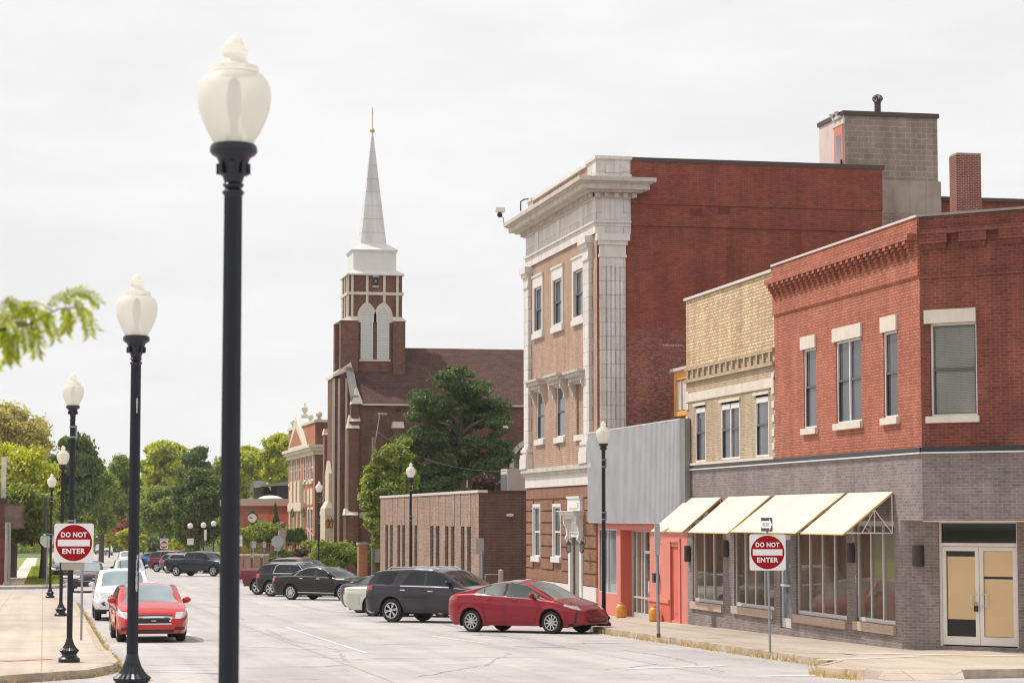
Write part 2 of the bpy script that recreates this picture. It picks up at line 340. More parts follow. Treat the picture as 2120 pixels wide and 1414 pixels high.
m_crmw = M('cream_painted_trim', (.60, .50, .38), .7, var=.06, obj=False)
m_wood = M('orange_timber_frame', (.74, .36, .10), .65, var=.08)
m_pole = M('weathered_pole_wood', (.20, .16, .13), .9, var=.2, scale=8)
m_bark = M('tree_bark', (.085, .062, .048), .95, var=.3, scale=5, bump=.4)
# ------------------------------------------------------------------ ground
def gsheet(name, pts, off, thick, mat, **kw):
    bm = bmesh.new(); n = len(pts); top = [bm.verts.new((x, y, 0)) for x, y in pts]; bm.faces.new(top)
    if thick:
        bot = [bm.verts.new((x, y, -thick)) for x, y in pts]
        for i in range(n): bm.faces.new((top[i], top[(i+1) % n], bot[(i+1) % n], bot[i]))
    for yy, _ in GP: bmesh.ops.bisect_plane(bm, geom=bm.verts[:]+bm.edges[:]+bm.faces[:], plane_co=(0, yy, 0), plane_no=(0, 1, 0))
    for v in bm.verts: v.co.z += gz(v.co.y)+off
    bmesh.ops.recalc_face_normals(bm, faces=bm.faces)
    me = bpy.data.meshes.new(name); bm.to_mesh(me); bm.free(); me.materials.append(mat); o = bpy.data.objects.new(name, me); COL.objects.link(o)
    for a, v in kw.items(): o[a] = v
    return o
S = dict(kind='structure')
gsheet('ground', [(-1500, -60), (1500, -60), (1500, 3000), (-1500, 3000)], -.06, 0, m_dirt, **S)
gsheet('road', [(-80, -50), (90, -50), (90, 158), (13.6, 158), (13.6, 900), (1.2, 900), (1.2, 136), (-80, 136)], 0, 0, m_road, **S)
g = lambda px, py, off=.15: (lambda v: (v.x, v.y))(on_g(px, py, off))
KL, KR = 1.35, 15.2
# left block: rounded corner, stops at a side street, goes on behind it
lc = [(-60, 36.5), g(-60, 1402), g(60, 1394), g(180, 1386), g(232, 1376), g(243, 1368), g(228, 1350), (KL+.12, 49.5), (KL, 52), (KL, 112), (KL-1.1, 116.5), (KL-4, 118), (-60, 118)]
gsheet('sidewalk', lc, .15, .2, m_walk, **S)
def inset(line, d):
    out = []
    for i, p in enumerate(line):
        a = Vector(line[max(i-1, 0)]); b = Vector(line[min(i+1, len(line)-1)]); t = (b-a).normalized(); out.append((p[0]-t.y*d, p[1]+t.x*d))
    return out
def kerb(line, wdt=.16):
    a = line; b = inset(line, wdt); mb = MB(); vs = []
    for i in range(len(a)):
        for (x, y), z in ((a[i], -.05), (a[i], .152), (b[i], .158), (b[i], -.05)): vs.append((x, y, gz(y)+z))
    fs = []
    for i in range(len(a)-1):
        for j in range(4): fs.append((4*i+j, 4*i+(j+1) % 4, 4*i+4+(j+1) % 4, 4*i+4+j))
    fs += [(0, 1, 2, 3), tuple(4*(len(a)-1)+q for q in (3, 2, 1, 0))]
    mb.add(vs, fs); o = mb.build('kerb', m_kerb); o['kind'] = 'structure'; return o
kerb([(x+.012, y-.012) for x, y in lc[1:11]])
l2 = [(-60, 134.5), (KL-2.2, 134.5), (KL-.6, 136), (KL, 139), (KL, 330), (-60, 330)]
gsheet('sidewalk', [(-60, 134.5), (KL-2.2, 134.5), (KL-.6, 136), (KL, 139), (KL, 141), (-60, 141)], .15, .2, m_walk, **S)
gsheet('verge', [(-.8, 141), (KL, 141), (KL, 330), (-.8, 330)], .16, .2, m_grass, **S)
gsheet('path', [(-2.25, 141), (-.8, 141), (-.8, 330), (-2.25, 330)], .155, .2, M('pale_path_concrete', (.60, .50, .42), .9, var=.25, scale=.5, obj=False), **S)
gsheet('lawn', [(-60, 141), (-2.25, 141), (-2.25, 330), (-60, 330)], .17, .2, m_grass, **S)
# right block
c1 = g(1690, 1377); c2 = g(1830, 1388); c3 = g(1960, 1386); c4 = g(2125, 1384); c5 = (40, c4[1]-.1)
rc = [(60, c4[1]-.1), c5, c4, c3, c2, c1, (KR, c1[1]+1.2), (KR, 131)]
rc = [(60, c4[1]-.1), (60, 131), (KR, 131), (KR, c1[1]+1.6), c1, c2, c3, c4]
gsheet('sidewalk', rc, .15, .2, m_walk, **S)
kl = [(KR, 131), (KR, 90), (KR, 66), (KR, 54), (KR, c1[1]+1.6), c1]
kerb([(x-.012, y) for x, y in kl][::1])
kerb([(c4[0]-1.1, c4[1]+.0), (c4[0], c4[1]-.01), (60, c4[1]-.11)])
mb = MB(); rp = [(c1[0]+.02, c1[1]), (c1[0]+.4, c1[1]-.02), c2, c3, (c4[0]-1.15, c4[1]-.0)]; vs = []
for i_, (x, y) in enumerate(rp): d_ = (.15, .5, .6, .6, .3)[i_]; vs += [(x, y+.01, gz(y)+.152), (x-.25*d_, y-d_, gz(y-d_)+.003)]
mb.add(vs, [(2*i_, 2*i_+1, 2*i_+3, 2*i_+2) for i_ in range(4)]); o_ = mb.build('kerb_ramp', m_walk, recalc=False); o_['kind'] = 'structure'
gsheet('sidewalk', [(13.6, 150), (17.2, 150), (17.2, 260), (13.6, 260)], .15, .2, m_walk, **S)
gsheet('lawn', [(17.2, 131.6), (60, 131.6), (60, 260), (17.2, 260)], .3, .4, m_grass, **S)
gsheet('lawn', [(13.6, 262), (80, 262), (80, 400), (13.6, 400)], .1, .3, m_grass, **S)
# markings
def strip(name, a, b, wdt, mat, off=.006, label=None):
    a = Vector((a[0], a[1])); b = Vector((b[0], b[1])); d = (b-a).normalized(); nn = Vector((-d.y, d.x))*wdt/2; n = max(1, int((b-a).length/3)); mb = MB(); vs = []
    for i in range(n+1):
        p = a.lerp(b, i/n)
        for q in (p+nn, p-nn): vs.append((q.x, q.y, gz(q.y)+off))
    mb.add(vs, [(2*i, 2*i+1, 2*i+3, 2*i+2) for i in range(n)]); return mb.build(name, mat, recalc=False, kind='structure')
gr = lambda px, py: g(px, py, 0)
for a, b, wd in [((592, 1298), (760, 1352), .10), ((760, 1332), (930, 1335), .12), ((650, 1300), (790, 1302), .10), ((770, 1362), (1130, 1359), .10), ((895, 1317), (1010, 1332), .12), ((490, 1337), (660, 1344), .10),
                 ((300, 1377), (445, 1373), .10), ((300, 1387), (445, 1386), .08), ((370, 1303), (420, 1328), .12), ((1180, 1330), (1330, 1332), .12), ((500, 1305), (570, 1308), .1), ((1300, 1384), (1500, 1378), .3), ((1560, 1400), (1760, 1396), .3)]:
    strip('road_marking', gr(*a), gr(*b), wd, m_line)
strip('road_marking', gr(980, 1314), gr(1045, 1317), .18, m_blue); strip('road_marking', gr(1065, 1338), gr(1170, 1340), .18, m_blue)
strip('manhole_patch', gr(0, 1384), gr(95, 1379), .5, M('brick_red_tactile_paving', (.42, .25, .2), .9, var=.2, obj=False), off=.158)
for a, b in [((1770, 1352), (2120, 1358)), ((1700, 1366), (1900, 1358))]: strip('sidewalk_ramp_patch', g(*a), g(*b), .35, M('fresh_concrete', (.60, .53, .45), .9, var=.06, obj=False), off=.156)
m_tar = M('tar_crack_sealer', (.345, .325, .31), .8, var=.25, scale=6, obj=False); rc_ = random.Random(3)
def crack(pts, wd=.028):
    mb = MB(); P = []
    for a, b in zip(pts, pts[1:]):
        a = Vector(gr(*a)); b = Vector(gr(*b)); n = max(2, int((b-a).length/.35))
        for i in range(n): P.append(a.lerp(b, i/n)+Vector((rc_.gauss(0, .045), rc_.gauss(0, .09))))
    vs = []
    for i, p in enumerate(P):
        d = (P[min(i+1, len(P)-1)]-P[max(i-1, 0)]).normalized(); nn = Vector((-d.y, d.x))*wd*rc_.uniform(.25, .9); 
        for q_ in (p+nn, p-nn): vs.append((q_.x, q_.y, gz(q_.y)+.005))
    mb.add(vs, [(2*i, 2*i+1, 2*i+3, 2*i+2) for i in range(len(P)-1)]); mb.build('road_crack', m_tar, recalc=False, kind='structure')
for pts in ([(552, 1303), (600, 1325), (700, 1345), (720, 1372)], [(505, 1383), (640, 1381), (760, 1374)], [(800, 1271), (870, 1283), (900, 1285), (1000, 1313), (1090, 1322), (1200, 1345)], [(610, 1248), (660, 1262), (760, 1273)], [(380, 1240), (470, 1262), (505, 1285)], [(640, 1358), (760, 1366), (900, 1365)], [(1100, 1388), (1250, 1386), (1380, 1372)], [(860, 1400), (1000, 1378), (1060, 1350)], [(320, 1345), (445, 1350)], [(300, 1410), (440, 1400)], [(1290, 1345), (1400, 1362), (1500, 1392)], [(420, 1215), (480, 1222)]): crack(pts)
# weeds along the kerbs: two bodies of uncountable tufts
def weeds(name, line, n, cols, label, spread=.12, h=.16):
    mb = MB(); segs = [(Vector(a), Vector(b)) for a, b in zip(line, line[1:])]; L = [(b-a).length for a, b in segs]
    for _ in range(n):
        s_ = random.choices(range(len(segs)), L)[0]; p = segs[s_][0].lerp(segs[s_][1], random.random()); cl = .5+.5*math.sin(p.x*3.1+p.y*2.3)*math.sin(p.y*.9)
        if random.random() > .25+cl: continue
        x = p.x+random.gauss(0, spread); y = p.y+random.gauss(0, spread); z = gz(y)+.0; hh = h*random.uniform(.4, 1.2)*(.5+cl*.7); a = random.uniform(0, 6.28); wq = .012; dx, dy = math.cos(a)*wq, math.sin(a)*wq; lx, ly = random.gauss(0, .06), random.gauss(0, .06)
        mb.add([(x-dx, y-dy, z), (x+dx, y+dy, z), (x+lx, y+ly, z+hh)], [(0, 1, 2)])
    o = mb.build(name, leafmat(name+'_blades', cols, .3), recalc=False); return props(o, label, 'weeds', kind='stuff')
straw = [(.48, .34, .15), (.58, .44, .22), (.46, .30, .12), (.36, .32, .14)]
weeds('dry_grass', [(KR-.03, 62), (KR-.03, c1[1]+1.6), (c1[0]-.05, c1[1]-.05), (c2[0]-.4, c2[1]-.05)], 1800, straw, 'straw-coloured dry grass growing along the right kerb', .07, .15)
weeds('kerb_weeds', [(KL+.12, 100), (KL+.1, 52), (lc[6][0]+.1, lc[6][1]), (lc[5][0]+.05, lc[5][1]), (lc[4][0], lc[4][1]-.05), (lc[3][0], lc[3][1]-.05), (lc[1][0], lc[1][1]-.03)], 4500, straw+[(.22, .26, .06)], 'sparse yellowing weeds in the gutter of the left kerb', .05, .09)
# ------------------------------------------------------------------ openings
def window(fr, h, depth, root, fm=None, gm=None, fw=.06, rail=.5, mull=0, sash=None, name='window', inset=.03, extra=None):
    """frame + meeting rail + mullions as one part, the pane as its sub-part"""
    u0, u1, v0, v1 = h; fm = fm or m_wht; gm = gm or m_gup; mb = MB(); a, b = -depth+.012, -depth+.055
    mb.fbox(fr, u0+.002, u0+fw, v0+.002, v1-.002, a, b); mb.fbox(fr, u1-fw, u1-.002, v0+.002, v1-.002, a, b)
    mb.fbox(fr, u0+fw, u1-fw, v1-fw, v1-.002, a, b); mb.fbox(fr, u0+fw, u1-fw, v0+.002, v0+fw, a, b)
    for i in range(mull):
        c = u0+(u1-u0)*(i+1)/(mull+1); mb.fbox(fr, c-fw*.5, c+fw*.5, v0+fw, v1-fw, a, b)
    w_ = mb.build(name, fm, root)
    if rail:
        r = MB(); c = v0+(v1-v0)*rail; r.fbox(fr, u0+fw, u1-fw, c-.03, c+.03, a, b-.012)
        for (x0, x1) in ((u0+fw, u0+fw+.035), (u1-fw-.035, u1-fw)): r.fbox(fr, x0, x1, v0+fw, c-.03, a, b-.012)
        r.build('sash', sash or m_alud, w_)
    p = MB(); p.add([fr.p(u0, v0, -depth), fr.p(u1, v0, -depth), fr.p(u1, v1, -depth), fr.p(u0, v1, -depth)], [(0, 1, 2, 3)]); p.build('pane', gm, w_)
    return w_
def part(root, name, mat, fr, *boxes, bevel=0, label=None):
    mb = MB()
    for b in boxes: mb.fbox(fr, *b)
    return mb.build(name, mat, root, bevel=bevel, label=label)
def shell(root, pts, z0, z1, mat, name='wall', roofz=None, roofmat=None, skip=()):
    """vertical walls round a plan polygon (world), and a flat roof a little below the top"""
    mb = MB(); n = len(pts)
    for i in range(n):
        if i in skip: continue
        a, b = pts[i], pts[(i+1) % n]; mb.add([(a[0], a[1], z0), (b[0], b[1], z0), (b[0], b[1], z1), (a[0], a[1], z1)], [(0, 1, 2, 3)])
    if mb.v: mb.build(name, mat, root, recalc=False)
    r = MB(); r.add([(p[0], p[1], roofz if roofz is not None else z1-.3) for p in pts], [tuple(range(n))]); r.build('roof', roofmat or m_gcap, root, recalc=False)
ZG = lambda Y: gz(Y)+.15
# ================================================================== A: corner shop building
XA = 18.3; fA = FX(XA)
yC1 = on_x(1905.5, 700, XA).y; yG = on_x(1865.5, 1200, XA).y; yR = on_x(1604, 800, XA).y; yT = on_x(1421, 800, XA).y
zTop = on_x(1896, 452, XA).z; zBand1 = on_x(1896, 927, XA).z; zBand0 = on_x(1896, 937, XA).z; zSof = 2.27
A = thing('corner_shop_building', 'two-storey corner shop, painted red and tan brick above grey-painted brick, with cream awnings', 'building', (XA, yC1, ZG(yC1)))
q = .70710678; C0 = Vector((XA, yC1, 0)); fC = Fr(C0, (q, -q, 0), (-q, -q, 0)); uC = (on_plane(2030, 700, C0, (q, q, 0))-C0).length
Y2 = yC1-uC*q; X2 = XA+uC*q; fB = FY(Y2)
Dg = Vector((XA, yG, 0)); fD = Fr(Dg, (q, -q, 0), (-q, -q, 0)); uD = (yG-Y2)/q; Xd = XA+(yG-Y2)
hR = [RX(XA, 1663, 1689, 719, 885), RX(XA, 1730, 1782, 697, 872), RX(XA, 1828, 1857, 683, 863)]
hT = [RX(XA, 1439.5, 1460.3, 838, 955.5), RX(XA, 1492.7, 1531, 828, 949), RX(XA, 1563.6, 1591, 815, 944.6)]
zBelt = on_x(1900, 572, XA).z
MB().wall(fA, yC1, yR, zBand1, zBelt, hR, .10).build('red_brick_wall', m_redp, A, recalc=False)
MB().fbox(fA, yC1-.004, yR, zBelt, zTop-.002, -.3, .045).build('parapet', m_redp, A)
zDent = on_x(1602, 747, XA).z; zLin1 = on_x(1604, 781, XA).z; zLin0 = on_x(1604, 801, XA).z; zDt = on_x(1603, 719, XA).z
MB().wall(fA, yR, yT, zBand1, zDt, hT, .07).build('tan_brick_wall', m_tan, A, recalc=False)
MB().wall(fA, yR, yT, zDt, zTop-.12, ()).build('yellow_brick_wall', m_yel, A, recalc=False)
# chamfer and cross-street wall above
def cpx(px, py): v = on_plane(px, py, C0, (q, q, 0)); return (v-C0).dot(fC.U), v.z
u0, _ = cpx(1924, 670); u1, _ = cpx(2021, 670); _, v1 = cpx(1972, 668); _, v0 = cpx(1972, 861); hC = (u0, u1, v0, v1)
MB().wall(fC, 0, uC, zBand1, zTop, [hC], .14).build('corner_brick_wall', m_redo, A, recalc=False)
MB().wall(fB, X2, X2+14, zBand1, zTop, ()).build('cross_street_wall', m_redo, A, recalc=False)
wq = window(fC, hC, .12, A, m_wht, m_gcur, .045, .5); mb = MB(); t_ = hC[2]+.08
while t_ < hC[3]-.1: mb.fbox(fC, hC[0]+.09, hC[1]-.09, t_, t_+.024, -.119, -.116); t_ += .034
mb.fbox(fC, hC[0]+.3, hC[0]+.31, hC[2]+.08, hC[3]-.08, -.118, -.112).fbox(fC, hC[0]+.62, hC[0]+.63, hC[2]+.08, hC[3]-.08, -.118, -.112); mb.build('blind_slats', M('grey_green_blind', (.25, .26, .22), .6, var=.15, scale=1.5), wq)
part(A, 'lintel', m_lime, fC, (u0-.11, u1+.0, v1, v1+.29, -.02, .045)); part(A, 'sill', m_lime, fC, (u0-.09, u1+.05, v0-.14, v0, -.1, .07))
part(A, 'belt_course', m_redo, fC, (0, uC, zBelt-.07, zBelt-.01, -.01, .03)); part(A, 'belt_course', m_redo, fB, (X2, X2+14, zBelt-.07, zBelt-.01, -.01, .03))
# corbelled cornice: stepped brick teeth on all three faces
zc1 = on_x(1890, 500, XA).z
def corbels(fr, a, b, n, mat, w=0, top=zc1):
    mb = MB(); st = (b-a)/n
    for i in range(n):
        c = a+st*(i+.5)
        for j in range(4): mb.fbox(fr, c-.085+.012*j, c+.085-.012*j, top-.085*(j+1)+.002, top-.085*j, w-.02, w+.20-.045*j)
    mb.fbox(fr, a-.05, b+.02, top, top+.13, w-.02, w+.21)
    return mb.build('corbel_course', mat, A)
def corbels2(fr, a, b, n, top):
    mb = MB(); st = (b-a)/n
    for i in range(n): mb.fbox(fr, a+st*i, a+st*i+st*.70, top-.2, top, -.02, .13); mb.fbox(fr, a+st*i+.04, a+st*i+st*.70-.04, top-.3, top-.2, -.02, .07)
    mb.fbox(fr, a, b, top, top+.1, -.02, .145); return mb.build('corbel_course', m_redo, A)
corbels(fA, yC1+.1, yR, 25, m_redp, .045); corbels2(fC, .06, uC, 7, zc1+.08); corbels2(fB, X2+.0, X2+14, 48, zc1+.08)
for fr, a, b, m_, w0 in ((fA, yC1, yR+.05, m_lcap, .075), (fC, -.02, uC, m_gcap, .05), (fB, X2-.02, X2+14, m_gcap, .05)):
    part(A, 'coping', m_, fr, (a, b, zTop, zTop+.05, -.35, w0)); 
part(A, 'coping', m_lcap, fA, (yR+.05, yT+.05, zTop-.12, zTop-.05, -.35, .06))
for fr, a, b in ((fA, yC1+.001, yT), (fC, 0, uC), (fB, X2, X2+14)):
    part(A, 'metal_band', m_band, fr, (a, b, zBand0, zBand1, -.02, .05)); part(A, 'drip_edge', m_whm, fr, (a, b, zBand0-.03, zBand0, -.02, .062))
for h, (a, b, c, d, e, f_) in zip(hR, [((1659.5), 1690, 692, 718, 885, 898), (1725.5, 1785, 668, 694, 872, 884), (1825, 1858, 650.5, 681, 863.5, 877)]):
    L = RX(XA, a, b, c, d); part(A, 'lintel', m_lime, fA, (L[0], L[1], h[3], L[3], -.05, .05))
    part(A, 'sill', m_lime, fA, (h[0]-.1, h[1]+.06, h[2]-.15, h[2], -.2, .085))
window(fA, hR[0], .085, A, m_wht, m_gup, .05, .52); window(fA, hR[1], .085, A, m_wht, m_gup, .05, .52, 1); window(fA, hR[2], .085, A, m_wht, m_gup, .05, .52)
for i, h in enumerate(hT): window(fA, h, .06, A, m_wht, m_gup, .055, .52, 1 if i == 1 else 0); part(A, 'window_head', m_whm, fA, (h[0]+.03, h[1]-.03, h[3]-.2, h[3]-.004, -.05, -.005)); part(A, 'lintel', m_lime, fA, (h[0]-.09, h[1]+.12, h[3], h[3]+.075, -.02, .045))
part(A, 'stone_band', m_lime, fA, (yR, yT, zLin0, zLin1, -.02, .035)); zs1 = on_x(1604, 945, XA).z
part(A, 'stone_band', m_lime, fA, (yR, yT, zBand1, zs1, -.02, .06))
mb = MB(); nT = 15
for i in range(nT):
    c = yR+(yT-yR)*(i+.5)/nT; mb.fbox(fA, c-.07, c+.07, zDent-.02, zDt-.11, -.01, .055)
mb.fbox(fA, yR, yT, zDt-.11, zDt, -.01, .06); mb.fbox(fA, yR, yT, zDent-.12, zDent-.02, -.01, .075); mb.build('dentil_course', m_tan, A)
mb = MB()
for i in range(6):
    z_ = zs1+.12+i*.36; mb.fbox(fA, yT-.26, yT+.002, z_, z_+.18, -.01, .03); mb.fbox(fA, yR+.0, yR+.2, z_+.05, z_+.23, -.01, .03)
mb.build('quoin', m_lime, A)
# grey ground floor
def wpx(xl, xr, yb): r = RX(XA, xl, xr, 1082, yb); return (r[0], r[1], r[2], on_x(1851, 1078, XA).z)
zW = on_x(1851, 1078, XA).z
hS = [wpx(1433.6, 1496, 1252), wpx(1519, 1601, 1264), wpx(1647, 1751.4, 1284), wpx(1771.4, 1851.2, 1295)]
dr = RX(XA, 1614, 1636.5, 1118, 1302); hDo = (dr[0], dr[1], dr[2], zW-.35)
MB().wall(fA, yG, yT, -3.2, zBand0, hS+[hDo], .09).wall(fA, yC1, yG, zSof, zBand0, ()).build('grey_brick_wall', m_gry, A, recalc=False)
MB().wall(fC, 0, uC, zSof, zBand0, ()).wall(fB, X2, X2+14, zSof, zBand0, ()).build('corner_fascia', m_gry, A, recalc=False)
mb = MB(); mb.add([(XA, yC1, zSof), (X2, Y2, zSof), (Xd+.2, Y2, zSof), (XA, yG+.2, zSof)], [(0, 1, 2, 3)]); mb.build('soffit', m_crmw, A, recalc=False)
part(A, 'drip_edge', m_crmw, fC, (0, uC, zSof-.02, zSof, -.05, .01)); part(A, 'drip_edge', m_crmw, fB, (X2, X2+14, zSof-.02, zSof, -.05, .01))
for h, n in zip(hS, (3, 4, 4, 3)):
    mb = MB(); u0, u1, v0, v1 = h; a, b = -.085, -.05; fw = .055
    for i in range(n+1):
        c = u0+fw/2+(u1-u0-fw)*i/n; mb.fbox(fA, c-fw*.5, c+fw*.5, v0+.1, v1-.12, a, b+(.012 if i % 2 else 0))
    mb.fbox(fA, u0, u1, v0+.003, v0+.1, a, b); mb.fbox(fA, u0, u1, v1-.12, v1-.003, a, b); wo = mb.build('shop_window', m_alu, A)
    for i in range(n):
        ua = u0+fw/2+(u1-u0-fw)*i/n; ub = u0+fw/2+(u1-u0-fw)*(i+1)/n; p = MB(); p.add([fA.p(ua, v0, -.075), fA.p(ub, v0, -.075), fA.p(ub, v1, -.075), fA.p(ua, v1, -.075)], [(0, 1, 2, 3)]); p.build('pane', m_gsh, wo, recalc=False)
    part(A, 'sill', m_sill, fA, (u0-.03, u1+.12, v0-.2, v0, -.08, .07))
mb = MB(); u0, u1, v0, v1 = hDo
mb.fbox(fA, u0+.01, u0+.1, v0+.02, v1-.01, -.085, -.04).fbox(fA, u1-.1, u1-.01, v0+.02, v1-.01, -.085, -.04).fbox(fA, u0+.1, u1-.1, v1-.14, v1-.01, -.085, -.04).fbox(fA, u0+.1, u1-.1, v0+.02, v0+.25, -.085, -.04)
do = mb.build('side_door', m_alu, A); MB().add([fA.p(u0, v0, -.08), fA.p(u1, v0, -.08), fA.p(u1, v1, -.08), fA.p(u0, v1, -.08)], [(0, 1, 2, 3)]).build('pane', m_gsl, do, recalc=False)
part(do, 'push_bar', m_alu, fA, (u0+.08, u1-.08, v0+1.05, v0+1.10, -.04, .01))
# recessed diagonal entry
def dpx(px, py): v = on_plane(px, py, Dg, (q, q, 0)); return (v-Dg).dot(fD.U), v.z
ua, _ = dpx(1943, 1200); ub, _ = dpx(2107, 1200); _, za = dpx(2025, 1339); _, zt_ = dpx(2025, 1080)
zb0 = za
MB().wall(fD, 0, uD, -3.2, zSof, [(ua, ub, zb0, zSof-.01)], .25).build('entry_wall', m_gry, A, recalc=False)
MB().wall(FY(Y2), Xd, Xd+10, -3.2, zSof, ()).build('cross_street_ground_wall', m_gry, A, recalc=False)
_, z1 = dpx(2025, 1124); _, z2 = dpx(2025, 1131); mid = (ua+ub)/2; mb = MB(); a, b = -.16, -.06
mb.fbox(fD, ua, ub, z2, z1, a, b).fbox(fD, ua, ub, zSof-.05, zSof-.012, a, b).fbox(fD, ua, ua+.05, zb0, z2, a, b).fbox(fD, ub-.05, ub, zb0, z2, a, b).fbox(fD, ua, ua+.04, z1, zSof-.05, a, b).fbox(fD, ub-.04, ub, z1, zSof-.05, a, b)
ef = mb.build('entry_frame', m_wht, A); MB().add([fD.p(ua, z1, -.12), fD.p(ub, z1, -.12), fD.p(ub, zSof, -.12), fD.p(ua, zSof, -.12)], [(0, 1, 2, 3)]).build('transom_pane', m_gbl, ef, recalc=False)
for s_, (a0, a1) in enumerate(((ua+.055, mid-.006), (mid+.006, ub-.055))):
    st = .085; mb = MB(); d0, d1 = -.14, -.085
    mb.fbox(fD, a0, a0+st, zb0+.03, z2-.01, d0, d1).fbox(fD, a1-st, a1, zb0+.03, z2-.01, d0, d1).fbox(fD, a0+st, a1-st, z2-.1, z2-.01, d0, d1).fbox(fD, a0+st, a1-st, zb0+.03, zb0+.21, d0, d1)
    dd = mb.build('entry_door', m_wht, A); Z = lambda t: zb0+.21+(z2-.1-zb0-.21)*t
    MB().add([fD.p(a0+st, Z(0), -.13), fD.p(a1-st, Z(0), -.13), fD.p(a1-st, Z(1), -.13), fD.p(a0+st, Z(1), -.13)], [(0, 1, 2, 3)]).build('pane', m_gbl, dd, recalc=False)
    if s_ == 0: part(dd, 'paper_sheet', m_pap, fD, (a0+st+.02, a1-st-.01, Z(.2), Z(.935), -.128, -.122))
    else: part(dd, 'paper_sheet', m_pap, fD, (a0+st+.01, a1-st-.01, Z(0.005), Z(.675), -.128, -.122), (a0+st+.0, a1-st-.0, Z(.705), Z(.995), -.128, -.122))
    hx = (mid-.05) if s_ == 0 else (mid+.05); dx = -.12 if s_ == 0 else .12; hz = zb0+1.12
    MB().tube([fD.p(hx, hz, -.085), fD.p(hx, hz, -.03), fD.p(hx+dx, hz, -.03), fD.p(hx+dx, hz-.26, -.03), fD.p(hx, hz-.26, -.03), fD.p(hx, hz-.26, -.085)], .012).build('pull_handle', m_alu, dd)
pl = MB().fbox(fD, mid-.1, mid-.02, zb0+.75, zb0+.87, -.05, -.01).tube([fD.p(mid-.085, zb0+.87, -.03), fD.p(mid-.08, zb0+.95, -.03), fD.p(mid-.04, zb0+.95, -.03), fD.p(mid-.035, zb0+.87, -.03)], .008)
single('padlock', pl, m_blk, 'black lock box hanging from the pull handles of the papered white doors', 'padlock')
# roof and hidden sides
shell(A, [(XA+.3, yC1), (X2, Y2+.3), (X2+14, Y2+.3), (X2+14, yT), (XA+.3, yT)], -3.2, zTop-.15, m_redo, 'rear_wall', zTop-.6, skip=(0, 1, 4))
def sconce(fr, u, v, label, grp='half-round wall lights on the grey brick'):
    mb = MB(); n = 10; pts = [(u+.13*math.cos(math.pi*i/n), .02+.14*math.sin(math.pi*i/n)) for i in range(n+1)]; vs = [fr.p(a, v-.23, b) for a, b in pts]+[fr.p(a, v+.23, b) for a, b in pts]; m_ = n+1
    mb.add(vs, [(i, i+1, m_+i+1, m_+i) for i in range(n)]+[(n, 0, m_, m_+n), tuple(range(m_-1, -1, -1)), tuple(range(m_, 2*m_))])
    mb.fbox(fr, u-.05, u+.05, v-.1, v+.1, -.0, .025); return single('wall_sconce', mb, m_dkm, label, 'wall light', group=grp)
sconce(fD, dpx(1902, 1150)[0], dpx(1902, 1150)[1], 'dark half-round wall light beside the papered white entry doors')
for px, py, lb in ((1423, 1146, 'dark half-round wall light at the joint of salmon and grey brick fronts'), (1501, 1135, 'dark half-round wall light between the two farthest shop windows'), (1760, 1144, 'dark half-round wall light left of the shop window nearest the corner')):
    v = on_x(px, py, XA-.07); sconce(fA, v.y, v.z, lb)
